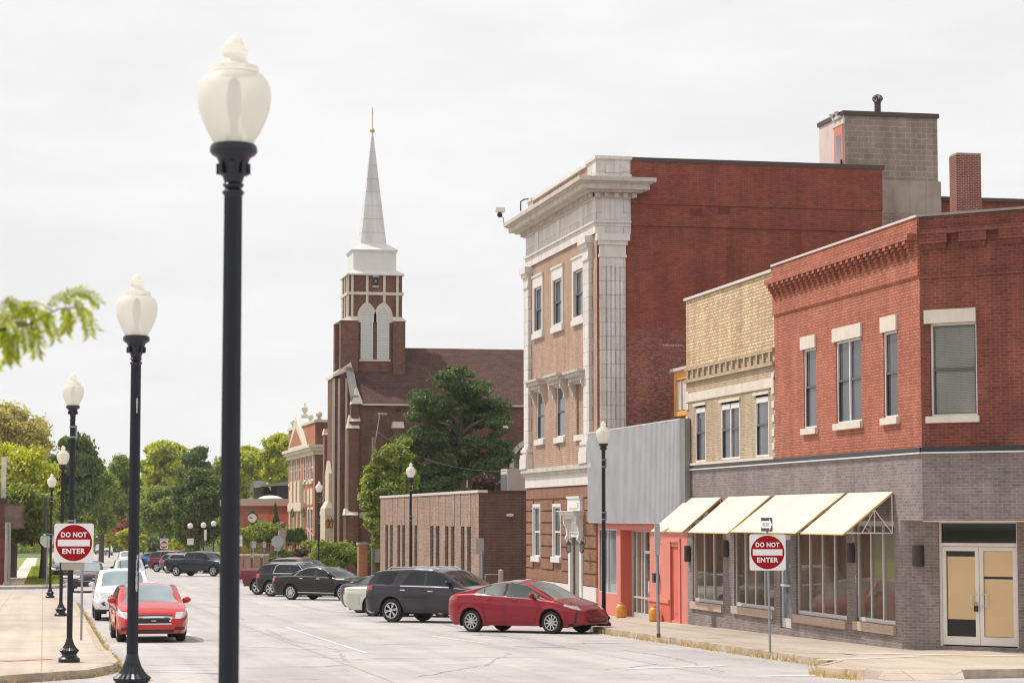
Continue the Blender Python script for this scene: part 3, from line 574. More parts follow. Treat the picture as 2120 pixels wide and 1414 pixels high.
# awnings: canvas slope, truss ends
def awning(xl, xr, yt, yb, label):
    a = on_x(xr, yt, XA); c = on_x(xl, yt, XA); u0, u1, zt = a.y, c.y, a.z; pr = 1.62; zb = on_plane(1744.7, 1105.3, (XA-pr, 0, 0), (1, 0, 0)).z if 0 else None
    o = thing('awning', label, 'awning', (XA, u0, 1.9), 'cream awnings over the shop windows')
    # front edge: projection that puts the lower corner on its pixel
    return o, u0, u1, zt
AW = [(1427, 1495, 1029.1, 1100.4), (1511, 1598, 1025.4, 1102.8), (1608.6, 1751, 1020.5, 1102.8), (1759, 1851, 1017.5, 1105.3)]
AWB = [1412.2, 1506.7, 1647, 1744.7]
AWL = ['cream awning farthest from the corner, half over the salmon front', 'second cream awning from the salmon front, above the second shop window', 'widest cream awning, above the side door and third shop window', 'cream awning nearest the corner, its steel truss end open to view']
for (xl, xr, yt, yb), bx, lb in zip(AW, AWB, AWL):
    a = on_x(xr, yt, XA); c = on_x(xl, yt, XA); Y0 = a.y; f1 = on_y(bx, yb, Y0); pr = XA-f1.x; zt = a.z; zb = f1.z
    root = thing('awning', lb, 'awning', (XA, Y0, zb), 'cream awnings over the shop windows'); Y1 = c.y
    P = lambda y, t, d=0: (XA-.03-(pr-.03)*t-.0, y, zt+(zb-zt)*t-d)
    mb = MB(); n = 6; vs = [];
    nc = 14; rs = random.Random(int(xl)); wob = [[rs.gauss(0, .006) for _ in range(nc+1)] for _ in range(n+1)]
    for i in range(n+1):
        for j in range(nc+1): sg = .03*math.sin(math.pi*i/n)*abs(math.sin(math.pi*2*j/nc))+wob[i][j]*math.sin(math.pi*i/n); vs.append(P(Y0+(Y1-Y0)*j/nc, i/n, sg))
    fs = [(i*(nc+1)+j, i*(nc+1)+j+1, (i+1)*(nc+1)+j+1, (i+1)*(nc+1)+j) for i in range(n) for j in range(nc)]
    mb.add(vs, fs).build('canvas', m_canv, root, smooth='all', recalc=False)
    bd = MB()
    for y in (Y0, Y1): bd.tube([P(y, 0, .015), P(y, 1, .015)], .017, 6)
    bd.tube([P(Y0, 1, .015), P(Y1, 1, .015)], .014, 6); bd.build('binding', m_canu, root)
    fm = MB(); zl = zb+.02
    for y in (Y0+.03, (Y0+Y1)/2, Y1-.03):
        T = lambda t, v: (XA-.04-(pr-.06)*t, y, (zt+(zb-zt)*t-.06)*v+zl*(1-v))
        fm.tube([T(0, 0), T(1, 0)], .014, 5); fm.tube([T(0, 0), T(0, 1)], .014, 5); fm.tube([T(0, 1), T(1, .5)], .014, 5); fm.tube([T(0, 0), T(.36, 1)], .012, 5); fm.tube([T(.36, 0), T(.36, 1)], .012, 5); fm.tube([T(.36, 1), T(.62, 0)], .012, 5)
    fm.tube([(XA-.04, Y0, zl), (XA-.04, Y1, zl)], .014, 5); fm.build('truss_frame', m_whm, root)
# ================================================================== B: salmon shop with corrugated upper front
yB0 = yT; yB1 = on_x(1237, 1000, XA).y; zBt = on_x(1410, 871, XA).z; zBb = on_x(1300, 1081, XA).z
B = thing('salmon_shop', 'one-storey shop with a corrugated steel upper front above salmon-painted walls', 'building', (XA, yB0, ZG(yB0)))
fM = FX(XA-.17); ym = on_x(1410.5, 1000, XA-.17).y; yl = on_x(1220.5, 1000, XA-.17).y; mb = MB(); n = int((yl-ym)/.036); vs = []
for i in range(n+1):
    y = ym+(yl-ym)*i/n; wv = (0, .055, .055, 0)[i % 4]; vs += [(XA-.19-wv, y, zBb), (XA-.19-wv, y, zBt+.02*math.sin(y*2.0))]
mb.add(vs, [(2*i, 2*i+1, 2*i+3, 2*i+2) for i in range(n)]); mb.build('corrugated_panel', m_corr, B, recalc=False)
part(B, 'end_trim', m_gcap, fM, (on_x(1419.5, 1000, XA-.17).y, ym, zBb, zBt+.02, -.15, .02)); part(B, 'top_flashing', m_lcap, fM, (ym, yl, zBt, zBt+.045, -.2, .05)); part(B, 'bottom_flashing', m_whm, fM, (ym-.3, yl, zBb-.03, zBb, -.15, .03))
hw = RX(XA, 1239.4, 1276.3, 1095, 1230); e0 = on_x(1345, 1150, XA).y; e1 = on_x(1284.5, 1150, XA).y; ez = on_x(1300, 1096.7, XA).z
nd = RX(XA, 1389.6, 1406.7, 1131, 1285); lo = -3.4
MB().wall(fA, yB0+.001, yB1, lo, zBb+.3, [hw, (e0, e1, lo, ez), nd], .07).build('front_wall', m_sal, B, recalc=False)
part(B, 'return_wall', m_sald, fA, (e1-.012, e1-.002, lo, ez, -.42, -.01), (e0+.002, e0+.012, lo, ez, -.42, -.01), (e0, e1, ez-.012, ez-.002, -.42, -.01))
part(B, 'base_panel', m_sald, fA, (nd[1]+.1, e0-.05, ZG(70)-.1, ZG(70)+.62, -.01, .05)); part(B, 'base_moulding', m_sal, fA, (nd[1]+.05, e0-.02, ZG(70)+.62, ZG(70)+.72, -.01, .09))
for a_, b_ in ((nd[0]-.16, nd[0]), (nd[1], nd[1]+.14)): part(B, 'door_casing', m_sal, fA, (a_, b_, lo, nd[3]+.12, -.01, .04))
part(B, 'door_casing', m_sal, fA, (nd[0]-.16, nd[1]+.14, nd[3]+.12, nd[3]+.24, -.01, .05)); part(B, 'side_door', m_sald, fA, (nd[0], nd[1], nd[2]-.1, nd[3], -.07, -.05), (nd[0]+.12, nd[1]-.12, nd[2]+.2, nd[3]-.2, -.05, -.035)); part(B, 'door_step', m_conc, fA, (nd[0]-.05, nd[1]+.05, lo, nd[2]-.1, -.2, .03))
window(fA, hw, .06, B, m_alu, m_gsl, .04, 0, 1, name='display_window')
fE = FX(XA+.42); dz0 = ZG(72); mb = MB(); xs = [e0, e0+(e1-e0)*.27, e0+(e1-e0)*.44, e0+(e1-e0)*.60, e0+(e1-e0)*.80, e1]
ep = [(e0, .06), (e0+(e1-e0)*.26, .05), (e0+(e1-e0)*.33, .09), (e0+(e1-e0)*.56, .09), (e0+(e1-e0)*.66, .05), (e0+(e1-e0)*.83, .05), (e1-.05, .06)]
for c, wd in ep: mb.fbox(fE, c-wd/2, c+wd/2, dz0-.2, ez, -.03, .05)
mb.fbox(fE, e0, e1, dz0-.2, dz0+.16, -.03, .045).fbox(fE, e0, e1, dz0+.62, dz0+.68, -.03, .04).fbox(fE, e0, e1, ez-.06, ez-.01, -.03, .04).fbox(fE, e0+(e1-e0)*.33, e0+(e1-e0)*.56, dz0+2.05, dz0+2.15, -.03, .045)
ent = mb.build('entry_frame', m_alu, B); MB().add([fE.p(e0, lo, 0), fE.p(e1, lo, 0), fE.p(e1, ez, 0), fE.p(e0, ez, 0)], [(0, 1, 2, 3)]).build('pane', m_gsh, ent, recalc=False)
part(ent, 'pull_handle', m_alu, fE, (e0+(e1-e0)*.36, e0+(e1-e0)*.39, dz0+.85, dz0+1.2, .045, .09))
shell(B, [(XA+.02, yB0+.02), (XA+14, yB0+.02), (XA+14, yB1-.02), (XA+.02, yB1-.02)], lo, zBt-.3, m_redo, 'rear_wall', zBt-.35, skip=(0, 2, 3))
part(B, 'upper_backing', m_gcap, fA, (yB0, yB1, zBb+.3, zBt-.02, -.2, -.01))
# timber window box standing on its roof
xo = 20.6; o0 = on_x(1421, 800, xo).y-1.6; o1 = on_x(1395, 800, xo).y; zo0 = on_x(1408, 861, xo).z; zo1 = on_x(1408, 768, xo).z; fO = FX(xo)
OB = thing('timber_window_box', 'orange timber window box with a white roof edge, on the roof beside the tan brick', 'dormer', (xo, o0, zo0))
part(OB, 'frame', m_wood, fO, (o1-.14, o1, zo0, zo1, -.1, 0), (o0, o1, zo0, zo0+.16, -.1, -.002), (o0, o1, zo1-.28, zo1, -.1, -.002), (o0, o1, zo0, zo1, -1.2, -.12)); part(OB, 'roof_edge', m_lcap, fO, (o0, o1+.08, zo1, zo1+.1, -1.3, .12))
for i in range(5): c = o1-.14-.62*i; part(OB, 'window', m_wood, fO, (c-.08, c, zo0+.16, zo1-.28, -.1, -.02)); part(OB, 'pane', M('pale_reflecting_glass', (.62, .66, .7), .1, var=.1), fO, (c-.62, c-.08, zo0+.2, zo1-.32, -.1, -.06)) if c-.62 > o0 else None
# jars and letter box
def jar(px, py, label):
    v = on_x(px, py, XA-.28); z = ZG(v.y); mb = MB().lathe([(.13, 0), (.17, .02), (.175, .22), (.165, .34), (.12, .41), (.07, .435), (.085, .45), (.085, .475), (.0, .48)], 20)
    single('ceramic_jar', mb, M('ochre_glaze', (.66, .28, .035), .35, var=.2, scale=8), label, 'jar', loc=(v.x, v.y, z), group='ochre jars by the salmon entry', smooth=True)
jar(1286, 1262, 'ochre jar left of the glass entry of the salmon shop'); jar(1355, 1272, 'ochre jar right of the glass entry, beside the bare post')
v = on_x(1357, 1195, XA-.1); single('letter_box', MB().box(-.07, .07, -.12, .12, -.15, .10).box(-.09, .07, -.14, .14, .10, .13), m_blk, 'small black letter box on the salmon wall beside the entry', 'letter box', loc=v)
# ================================================================== C: three-storey hall with white terracotta
XC = 18.3; yC = yB1; yCe = on_x(1092, 900, XC).y; fS = FY(yC); xE = on_y(1827, 600, yC).x; zpx = lambda py: on_y(1270, py, yC).z
Cb = thing('brick_hall', 'three-storey buff brick hall with white terracotta cornice and a long dark red side wall', 'building', (XC, yC, ZG(yC)))
zt = zpx(324); zcor = zpx(373); zarc = zpx(484)
hc3 = [RX(XC, 1105.5, 1126, 567, 697), RX(XC, 1144.7, 1167.6, 549, 683), RX(XC, 1187, 1211.6, 528, 668)]
hc2 = [RX(XC, 1111, 1126.7, 808, 909), RX(XC, 1151.6, 1169.4, 797, 903.6), RX(XC, 1193.6, 1213, 790, 898)]
gl3 = [(a+.14, b-.2, c+.28, d-.42) for a, b, c, d in hc3]
zB1 = on_x(1220, 959.6, XC).z; zB0 = on_x(1220, 1003, XC).z; yPil0 = on_x(1215, 700, XC).y; yPil1 = on_x(1101, 700, XC).y
MB().wall(fA, yC, yCe, zB0, zcor, gl3+hc2, .10).build('buff_brick_wall', m_brn, Cb, recalc=False)
hg = [RX(XC, 1106.6, 1120.3, 1049.6, 1152), RX(XC, 1147.8, 1162.6, 1049, 1153)]; hd = RX(XC, 1187, 1206, 1112, 1262); hd = (hd[0], hd[1], -3.3, hd[3])
MB().wall(fA, yC, yCe, -3.4, zB0, hg+[hd], .07).build('ground_floor_wall', m_rus, Cb, recalc=False)
# rusticated bands
mb = MB(); zz = zB0-.02; zpl = on_x(1150, 1205, XC).z; bh = (zz-zpl)/8; dcas = (hd[0]-.28, hd[1]+.28)
for i in range(8):
    a, b = zpl+bh*i+.03, zpl+bh*(i+1)-.03; cuts = []
    for h in hg:
        if a < h[3] and b > h[2]-.1: cuts.append((h[0]-.1, h[1]+.1))
    if a < hd[3]+.8: cuts.append(dcas)
    cuts.sort(); u = yC+.002
    for c in cuts: mb.fbox(fA, u, c[0], a, b, -.02, .05); u = c[1]
    mb.fbox(fA, u, yCe+.03, a, b, -.02, .05)
mb.build('rusticated_band', m_rus, Cb)
mb = MB(); mb.fbox(fA, yC+.002, dcas[0], -3.4, zpl, -.02, .07).fbox(fA, dcas[1], yCe+.03, -3.4, zpl, -.02, .07).build('plinth', m_whm, Cb)
for h in hg:
    w_ = window(fA, h, .05, Cb, m_whm, m_gup, .05, .5, sash=m_wht); part(Cb, 'sill', m_whm, fA, (h[0]-.14, h[1]+.14, h[2]-.2, h[2], -.2, .13)); part(Cb, 'window_casing', m_whm, fA, (h[0]-.09, h[0], h[2], h[3]+.12, -.02, .06), (h[1], h[1]+.09, h[2], h[3]+.12, -.02, .06), (h[0], h[1], h[3], h[3]+.12, -.02, .06))
for h, g3 in zip(hc3, gl3):
    window(fA, g3, .08, Cb, m_wht, m_gup, .06, .5); part(Cb, 'window_surround', m_terr2, fA, (h[0], g3[0], h[2]+.2, h[3], -.02, .06), (g3[1], h[1], h[2]+.2, h[3], -.02, .06), (g3[0], g3[1], g3[3], h[3], -.02, .06), (h[0]-.03, h[1]+.03, h[3], h[3]+.07, -.02, .10)); part(Cb, 'sill', m_terr2, fA, (h[0]-.03, h[1]+.03, h[2], h[2]+.2, -.02, .10), (g3[0], g3[1], g3[2]-.08, g3[2], -.24, .1))
for i, h in enumerate(hc2):
    if i < 2: window(fA, h, .08, Cb, m_wht, m_gup, .06, .5)
    else: part(Cb, 'bricked_up_opening', m_brn, fA, (h[0], h[1], h[2], h[3], -.12, -.07))
    part(Cb, 'sill', m_terr2, fA, (h[0]-.12, h[1]+.12, h[2]-.2, h[2], -.2, .09)); zz = h[3]
    hood = part(Cb, 'window_hood', m_corn, fA, (h[0]-.30, h[1]+.30, zz+.06, zz+.2, -.02, .22), (h[0]-.38, h[1]+.38, zz+.2, zz+.34, -.02, .34), (h[0]-.44, h[1]+.44, zz+.34, zz+.42, -.02, .42), (h[0]-.2, h[1]+.2, zz-.02, zz+.06, -.02, .1))
    for c in (h[0]-.2, h[1]+.2): MB().prism(Fr(fA.p(c-.07, 0, 0), (-1, 0, 0), (0, 1, 0)), [(0, zz+.06), (.24, zz+.06), (.25, zz-.06), (.17, zz-.14), (.10, zz-.3), (.09, zz-.42), (0, zz-.46)], 0, .14).build('bracket', m_corn, hood)
part(Cb, 'belt_course', m_terr2, fA, (yC-.02, yCe+.05, zB0, zB1-.28, -.02, .09)); part(Cb, 'belt_moulding', m_corn, fA, (yC-.08, yCe+.12, zB1-.28, zB1-.16, -.02, .17), (yC-.1, yCe+.16, zB1-.16, zB1, -.02, .24))
# pilasters
def pilaster(fr, a, b, w, z0, z1, flutes=0, mat=m_terra):
    mb = MB(); mb.fbox(fr, a, b, z0, z1, -.02, w)
    if flutes:
        st = (b-a-.1)/flutes
        for i in range(flutes): c = a+.05+st*(i+.5); mb.fbox(fr, c-st*.30, c+st*.30, z0+.1, z1-.25, w-.01, w+.045)
    p = mb.build('pilaster', mat, Cb)
    mb = MB(); mb.fbox(fr, a-.04, b+.04, z1, z1+.09, -.02, w+.05).fbox(fr, a-.01, b+.01, z1+.09, z1+.42, -.02, w+.02).fbox(fr, a-.06, b+.06, z1+.42, z1+.56, -.02, w+.09).fbox(fr, a-.13, b+.13, z1+.56, z1+.80, -.02, w+.16).build('capital', m_terr2, p)
    mb = MB(); mb.fbox(fr, a-.05, b+.05, z0, z0+.1, -.02, w+.05).fbox(fr, a-.12, b+.12, z0-.12, z0, -.02, w+.1).fbox(fr, a-.05, b+.05, z0-.2, z0-.12, -.02, w+.05).fbox(fr, a-.14, b+.14, z0-.34, z0-.2, -.02, w+.12).fbox(fr, a-.16, b+.16, z0-.75, z0-.34, -.02, w+.14).build('pilaster_base', m_terr2, p)
zcb = zarc-.82
pilaster(fA, yPil0-.85, yPil0, .14, zB1+.76, zcb); pilaster(fA, yPil1, yPil1+.85, .14, zB1+.76, zcb)
xs0, xs1 = on_y(1241, 700, yC).x, on_y(1294, 700, yC).x; pilaster(fS, xs0, xs1, .10, -1, zcb, 5)
# entablature, one stack of mouldings round the corner
xr = on_y(1305, 430, yC).x
def ring(name, z0, z1, pr, mat, xend=None):
    xe = xend if xend else xr
    MB().box(XC-pr, xe, yC-pr, yC+.6, z0, z1).box(XC-pr, XC+.5, yC+.6, yCe+min(pr, .8), z0, z1).build(name, mat, Cb)
Zs = {p: zpx(p) for p in (324, 331, 373, 385, 396.5, 401, 411, 457, 462, 484)}
ring('architrave', zarc, Zs[462], .07, m_terra, xr); ring('taenia', Zs[462], Zs[457], .13, m_terr2, xr); ring('frieze', Zs[457], Zs[411], .05, m_terra, xr)
ring('bed_moulding', Zs[411], Zs[401]-.0, .14, m_terr2, xr+.1); ring('soffit', Zs[401], Zs[396.5]+.0, .42, m_corn, xr+.35); ring('corona', Zs[396.5], Zs[385], .62, m_corn, on_y(1345, 390, yC-.6).x); ring('corona_lip', Zs[385], Zs[385]+.06, .70, m_corn, on_y(1350, 390, yC-.6).x); ring('cyma', Zs[385]+.06, Zs[373], .80, m_corn, on_y(1358, 390, yC-.7).x)
mb = MB(); y = yC-.1
while y < yCe+.1: mb.box(XC-.27, XC-.13, y, y+.09, Zs[411]+.01, Zs[401]-.01); y += .19
x = XC-.1
while x < xr: mb.box(x, x+.17, yC-.27, yC-.13, Zs[411]+.01, Zs[401]-.01); x += .32
mb.box(XC-.16, XC-.12, yC-.16, yCe+.1, Zs[411]+.012, Zs[401]-.012).box(XC-.16, xr+.05, yC-.16, yC-.12, Zs[411]+.012, Zs[401]-.012); mb.build('dentil_course', m_corn, Cb)
mb = MB(); c = (xs0+xs1)/2
for dx in (-.2, 0, .2): mb.fbox(fS, c+dx-.07, c+dx+.07, Zs[457]+.02, Zs[411]-.08, .04, .085)
mb.fbox(fS, c-.36, c+.36, Zs[457]+.004, Zs[411]-.02, .04, .065); mb.build('triglyph', m_terr2, Cb); mb = MB()
for t in np.linspace(.18, .82, 3):
    y = yC+(yCe-yC)*t; mb.fbox(fA, y-.3, y+.3, Zs[457]+.004, Zs[411]-.02, .04, .075)
for t in np.linspace(.1, .9, 9): y = yC+(yCe-yC)*t; mb.fbox(fA, y-.02, y+.02, Zs[457]-.16, Zs[462]+.02, .06, .10)
mb.fbox(fA, yC, yCe, Zs[462]+.005, Zs[457]-.01, .04, .135); mb.build('triglyph', m_terr2, Cb)
# attic
yA1 = yCe-.1; xap = xr; zc = Zs[373]
MB().box(XC-.02, xap, yC-.05, yC+1.3, zc, Zs[331]).build('attic_pier', m_terra, Cb); mb = MB().fbox(fS, XC+.3, xap-.3, zc+.25, Zs[331]-.2, .04, .08); mb.fbox(fS, XC-.07, xap+.02, zc, zc+.2, .03, .10).fbox(fA, yC, yC+1.35, zc+.002, zc+.198, -.01, .07); mb.build('pier_panel', m_terr2, Cb)
MB().box(XC+.0, XC+1.0, yA1-.9, yA1, zc, Zs[331]).build('attic_pier', m_terra, Cb)
MB().wall(fA, yC+1.3, yA1-.9, zc, Zs[331], (), w=-.05).build('attic_wall', m_brn, Cb, recalc=False)
MB().box(XC-.08, xap+.04, yC-.12, yC+1.36, Zs[331], zt).box(XC-.03, XC+.45, yC+1.36, yA1-.95, Zs[331]-.03, zt-.03).box(XC-.07, XC+1.05, yA1-.95, yA1+.05, Zs[331], zt).build('attic_coping', m_terr2, Cb)
# side wall and roof
zl1, zl2 = zpx(421), zpx(466)
MB().wall(fS, XC, xE, -3.4, Zs[331]-.05, (), .1).build('side_wall', m_redw, Cb, recalc=False)
part(Cb, 'brick_ledge', m_redw, fS, (xap, xE+.02, zl1, Zs[331]-.05, -.01, .075), (xs1+.1, xE+.01, zl2, zl1, -.01, .04)); part(Cb, 'side_coping', m_cap, fS, (xap, xE+.1, Zs[331]-.05, zt-.02, -.4, .10))
for px, py in ((1440, 440), (1497, 437)): x_, z_ = on_y(px, py, yC).x, on_y(px, py, yC).z; part(Cb, 'wall_vent', brick('sooty_brick', (.20, .05, .035), (.16, .04, .03), (.09, .03, .025)), fS, (x_-.2, x_+.2, z_-.12, z_+.12, .04, .052))
rq = random.Random(5); mb = MB(); xa_, xb_ = on_y(1372, 713, yC).x, on_y(1418, 713, yC).x; zz_ = zpx(713); x = xa_
mb.fbox(fS, xa_, xb_, zz_-.004, zz_+.004, -.01, .004)
while x < xb_-.05: w_ = rq.uniform(.02, .05); mb.fbox(fS, x, x+w_, zz_-rq.uniform(.02, .04), zz_+rq.uniform(.02, .04), -.01, .005); x += w_+rq.uniform(.015, .03)
mb.build('faded_paint_marks', M('chalky_old_paint', (.42, .34, .32), .9, var=.2), Cb)
shell(Cb, [(XC, yC), (xE, yC), (xE, yCe), (XC, yCe)], -3.4, Zs[331]-.3, m_redw, 'rear_wall', Zs[331]-.8, skip=(0, 3))
# doorway
a, b = hd[0], hd[1]; z0 = hd[3]; zc0 = on_x(1206, 1071, XC).z; zc1_ = on_x(1206, 1060, XC).z; zbt = on_x(1206, 1031, XC).z; dm = (a+b)/2; hwid = (b-a)/2
P = part(Cb, 'doorway_surround', m_whm, fA, (a-.30, a, -3.4, zc0-.05, -.02, .12), (b, b+.30, -3.4, zc0-.05, -.02, .12), (a, b, z0, zc0-.05, -.02, .10), (a-.2, b+.2, z0+.15, zc0-.5, .1, .14))
part(P, 'door_hood', m_whm, fA, (a-.36, b+.36, zc0-.05, zc0+.08, -.02, .30), (a-.48, b+.48, zc0+.08, zc0+.2, -.02, .42), (a-.6, b+.6, zc0+.2, zc1_+.05, -.02, .5)); part(P, 'overdoor_block', m_whm, fA, (a-.25, b+.25, zc1_+.05, zbt, -.02, .16), (a-.05, b+.05, zc1_+.15, zbt-.15, .1, .2), (a-.3, b+.3, zbt, zbt+.07, -.02, .2))
for c in (a-.28, b+.12): MB().prism(Fr(fA.p(c, 0, 0), (-1, 0, 0), (0, 1, 0)), [(0, zc0-.05), (.3, zc0-.05), (.32, zc0-.2), (.22, zc0-.35), (.2, zc0-.6), (.26, zc0-.75), (.18, zc0-.85), (0, zc0-.85)], 0, .16).build('bracket', m_whm, P)
part(Cb, 'front_door', m_gryd, fA, (a, b, -3.4, z0, -.09, -.045))
def lantern(v, label, grp, mat=None, s=1, axis=-1, nm='wall_lantern'):
    L = thing(nm, label, 'lantern', v, grp); OFF[L.name] = Vector()
    mb = MB().box(-.02*s, .02*s, -.02*s, .02*s, .0, .06*s).tube([(0, 0, .3*s), (.0, 0, .4*s), (-axis*.18*s, 0, .4*s), (-axis*.18*s, 0, .1*s)], .018*s, 6)
    for sx in (-1, 1):
        for sy in (-1, 1): mb.tube([(sx*.07*s, sy*.07*s, -.2*s), (sx*.10*s, sy*.10*s, .16*s)], .014*s, 5)
    mb.lathe([(.0, .34*s), (.05*s, .28*s), (.14*s, .17*s), (.14*s, .15*s), (0, .15*s)], 8).lathe([(0, -.26*s), (.05*s, -.24*s), (.09*s, -.2*s), (0, -.19*s)], 8); mb.build('lantern_frame', m_blk, L)
    MB().lathe([(.055*s, -.19*s), (.08*s, .15*s)], 6).build('lantern_glass', mat or M('clear_lantern_glass', (.3, .34, .33), .1, var=.1), L); return L
for px, lb in ((1177, 'black lantern left of the white doorway of the hall'), (1204.5, 'black lantern right of the white doorway of the hall')): v = on_x(px, 1133, XC-.3); lantern(v, lb, 'lanterns flanking the hall doorway', s=.75)
v = on_x(1158, 920, XC); part(Cb, 'flag_bracket', m_dkm, fA, (v.y-.015, v.y+.015, v.z-.03, v.z, -.01, .2), (v.y-.015, v.y+.015, v.z-.2, v.z-.03, -.01, .02))
# security light on the cornice
v = on_plane(1043, 462, (XC-.7, 0, 0), (1, 0, 0)); CL = thing('security_camera', 'white security camera on a thin stalk at the far tip of the cornice', 'camera', v); OFF[CL.name] = Vector()
MB().tube([(0, 0, 0), (-.02, 0, .2), (-.16, 0, .28), (-.16, 0, .42)], .02, 6).build('stalk', m_galv, CL); MB().ball((-.16, 0, .32), .11).build('dome', m_blk, CL, smooth=True); MB().box(-.34, .04, -.1, .1, .42, .62).build('housing', m_whm, CL, bevel=.02)
single('roof_pipe', MB().tube([on_x(1078, 437, XC), on_x(1078, 418, XC), on_x(1080, 413, XC)+Vector((.1, 0, 0)), on_x(1084, 411, XC)+Vector((.3, 0, 0))], .03, 6), m_dkm, 'thin dark hooked pipe at the far end of the hall roof', 'pipe')
# block tower
yTw = yC+3.2; fT = FY(yTw); xt0, xt1 = on_y(1748.5, 300, yTw).x, on_y(1941, 300, yTw).x; zT1 = on_y(1750, 231, yTw).z; lx = on_plane(1697, 254, (xt0, 0, 0), (1, 0, 0)).y; zTl = on_y(1850, 374, yTw).z
T = thing('stair_tower', 'grey concrete-block stair tower with brown coping behind the red side wall', 'tower', (xt0, yTw, 4)); zbot = Zs[331]-.8
MB().box(xt0, xt1, yTw, lx, zTl, zT1-.14).build('block_wall', m_cmu, T); MB().box(xt0-.01, xt1+.08, yTw-.08, lx+.1, -3.4, zTl).build('lower_wall', M('stained_tower_render', (.34, .29, .25), .9, var=.2, scale=1.1, streak=.5, obj=False), T)
MB().box(xE+.05, xt1+.085, yTw-.085, yTw-.04, -3.4, on_y(1850, 442, yTw).z).build('lower_block_wall', m_cmu, T)
MB().box(xt0-.08, xt1+.05, yTw-.08, lx+.08, zT1-.14, zT1+.02).build('coping', m_cap, T)
fTl = FX(xt0); MB().fbox(fTl, yTw+.001, lx, zbot, zT1-.14, 0, .025).build('sunlit_side', m_pinkw, T)  # pale sheet over the block side, sunlight painted in
dA, dB = on_x(1745, 300, xt0-.05).y, on_x(1727, 300, xt0-.05).y; zd1 = on_x(1736, 263, xt0).z; zd0 = zbot
dd = part(T, 'steel_door', m_sal, fTl, (dA, dB, zd0, zd1, .02, .06)); part(dd, 'pane', m_gsl, fTl, (dA+.2, dB-.25, zd1-1.6, zd1-.35, .06, .066)); part(dd, 'lintel', m_lime, fTl, (dA-.15, dB+.15, zd1, zd1+.18, .02, .08)); part(dd, 'handle', m_blk, fTl, (dA+.05, dA+.12, zd1-1.55, zd1-1.3, .06, .12))
v = on_x(1731, 245, xt0-.1); fl = thing('floodlight', 'twin floodlight above the salmon door of the block tower', 'floodlight', v); OFF[fl.name] = Vector()
MB().box(-.02, .1, -.4, .4, -.05, .05).build('mount', m_whm, fl); 
for yy in (-.25, .25): MB().lathe([(.0, 0), (.05, .02), (.11, .16), (.1, .17), (0, .15)], 10, (-.08, yy, .02)).build('lamp_head', m_alu, fl)
v = on_y(1817, 231, yTw+1.2); tv = thing('turbine_vent', 'dark turbine vent on a pipe on top of the block tower', 'roof vent', v); OFF[tv.name] = Vector()
MB().lathe([(.12, -.05), (.12, .34), (0, .34)], 14).build('pipe', m_cap, tv); mb = MB()
for i in range(18):
    a_ = 2*math.pi*i/18; mb.add([(math.cos(a_)*r*1, math.sin(a_)*r, z) for r, z in ((.13, .33), (.19, .42), (.2, .5), (.15, .59), (.05, .63))]+[(math.cos(a_+.22)*r*.93, math.sin(a_+.22)*r*.93, z) for r, z in ((.13, .33), (.19, .42), (.2, .5), (.15, .59), (.05, .63))], [(j, j+1, j+6, j+5) for j in range(4)])
mb.lathe([(.14, .33), (.14, .35), (0, .35)], 14).lathe([(.06, .62), (.0, .64)], 12).build('turbine', m_cap, tv, recalc=False)
# far right wing and chimney
yW = yC+8.5; xw0, xw1 = on_y(1940, 440, yW).x, on_y(2300, 440, yW).x; zW1 = on_y(1990, 409, yW).z
Wg = thing('rear_brick_wing', 'red brick rear wing with dark coping behind the chimney', 'building', (xw0, yW, 2)); MB().box(xw0, xw1, yW, yW+12, -3.4, zW1-.15).build('wall', m_redw, Wg); MB().box(xw0-.1, xw1, yW-.1, yW+12, zW1-.15, zW1).build('coping', m_cap, Wg)
yH = yW-2.2; fH = FY(yH); xh0, xh1 = on_y(1980.5, 380, yH).x, on_y(2031.5, 380, yH).x; zH = on_y(2000, 317, yH).z; bl = on_plane(1965, 330, (xh0, 0, 0), (1, 0, 0)).y
Ch = thing('brick_chimney', 'square red brick chimney with a mortar cap, right of the block tower', 'chimney', (xh0, yH, 3)); MB().box(xh0, xh1, yH, bl, -3.4, zH-.07).build('stack', m_chim, Ch); MB().box(xh0+.02, xh1-.0, yH-.01, bl-.02, zH-.07, zH).build('mortar_cap', m_conc, Ch)
# ================================================================== D: low modern brick building
XD = 18.9; yD0 = on_x(991, 1100, XD).y; yD1 = on_x(787.5, 1100, XD).y; zD = on_x(991, 1014, XD).z; fDD = FX(XD); lo = -5.2
D = thing('low_modern_building', 'single-storey mottled brown brick building with narrow vertical slot windows', 'building', (XD, yD0, ZG(yD0)))
sl_ = [(170, 215), (243, 290), (318, 365), (443, 500), (533, 592), (630, 692)]; holes = []
zw1 = on_x(975, 1090, XD).z; zw0 = ZG(yD0)+.15
for a, b in sl_:
    x0, x1 = 740+a/2.946, 740+b/2.946; ya, yb = on_x(x1, 1130, XD).y, on_x(x0, 1130, XD).y; t = (yb-ya)
    holes += [(ya, ya+t*.37, zw0, zw1), (yb-t*.37, yb, zw0, zw1)]
MB().wall(fDD, yD0, yD1, lo, zD-.12, holes, .17).build('street_wall', m_mod, D, recalc=False)
MB().wall(FY(yD0), XD, XD+16, lo, zD-.12, ()).build('side_wall', brick('shaded_brown_brick', (.13, .072, .055), (.085, .05, .042), (.19, .14, .12), var=.12, dirt=.1, ms=.007), D, recalc=False)  # side wall: darker copy of the street brick, shade put into the colour
mb = MB()
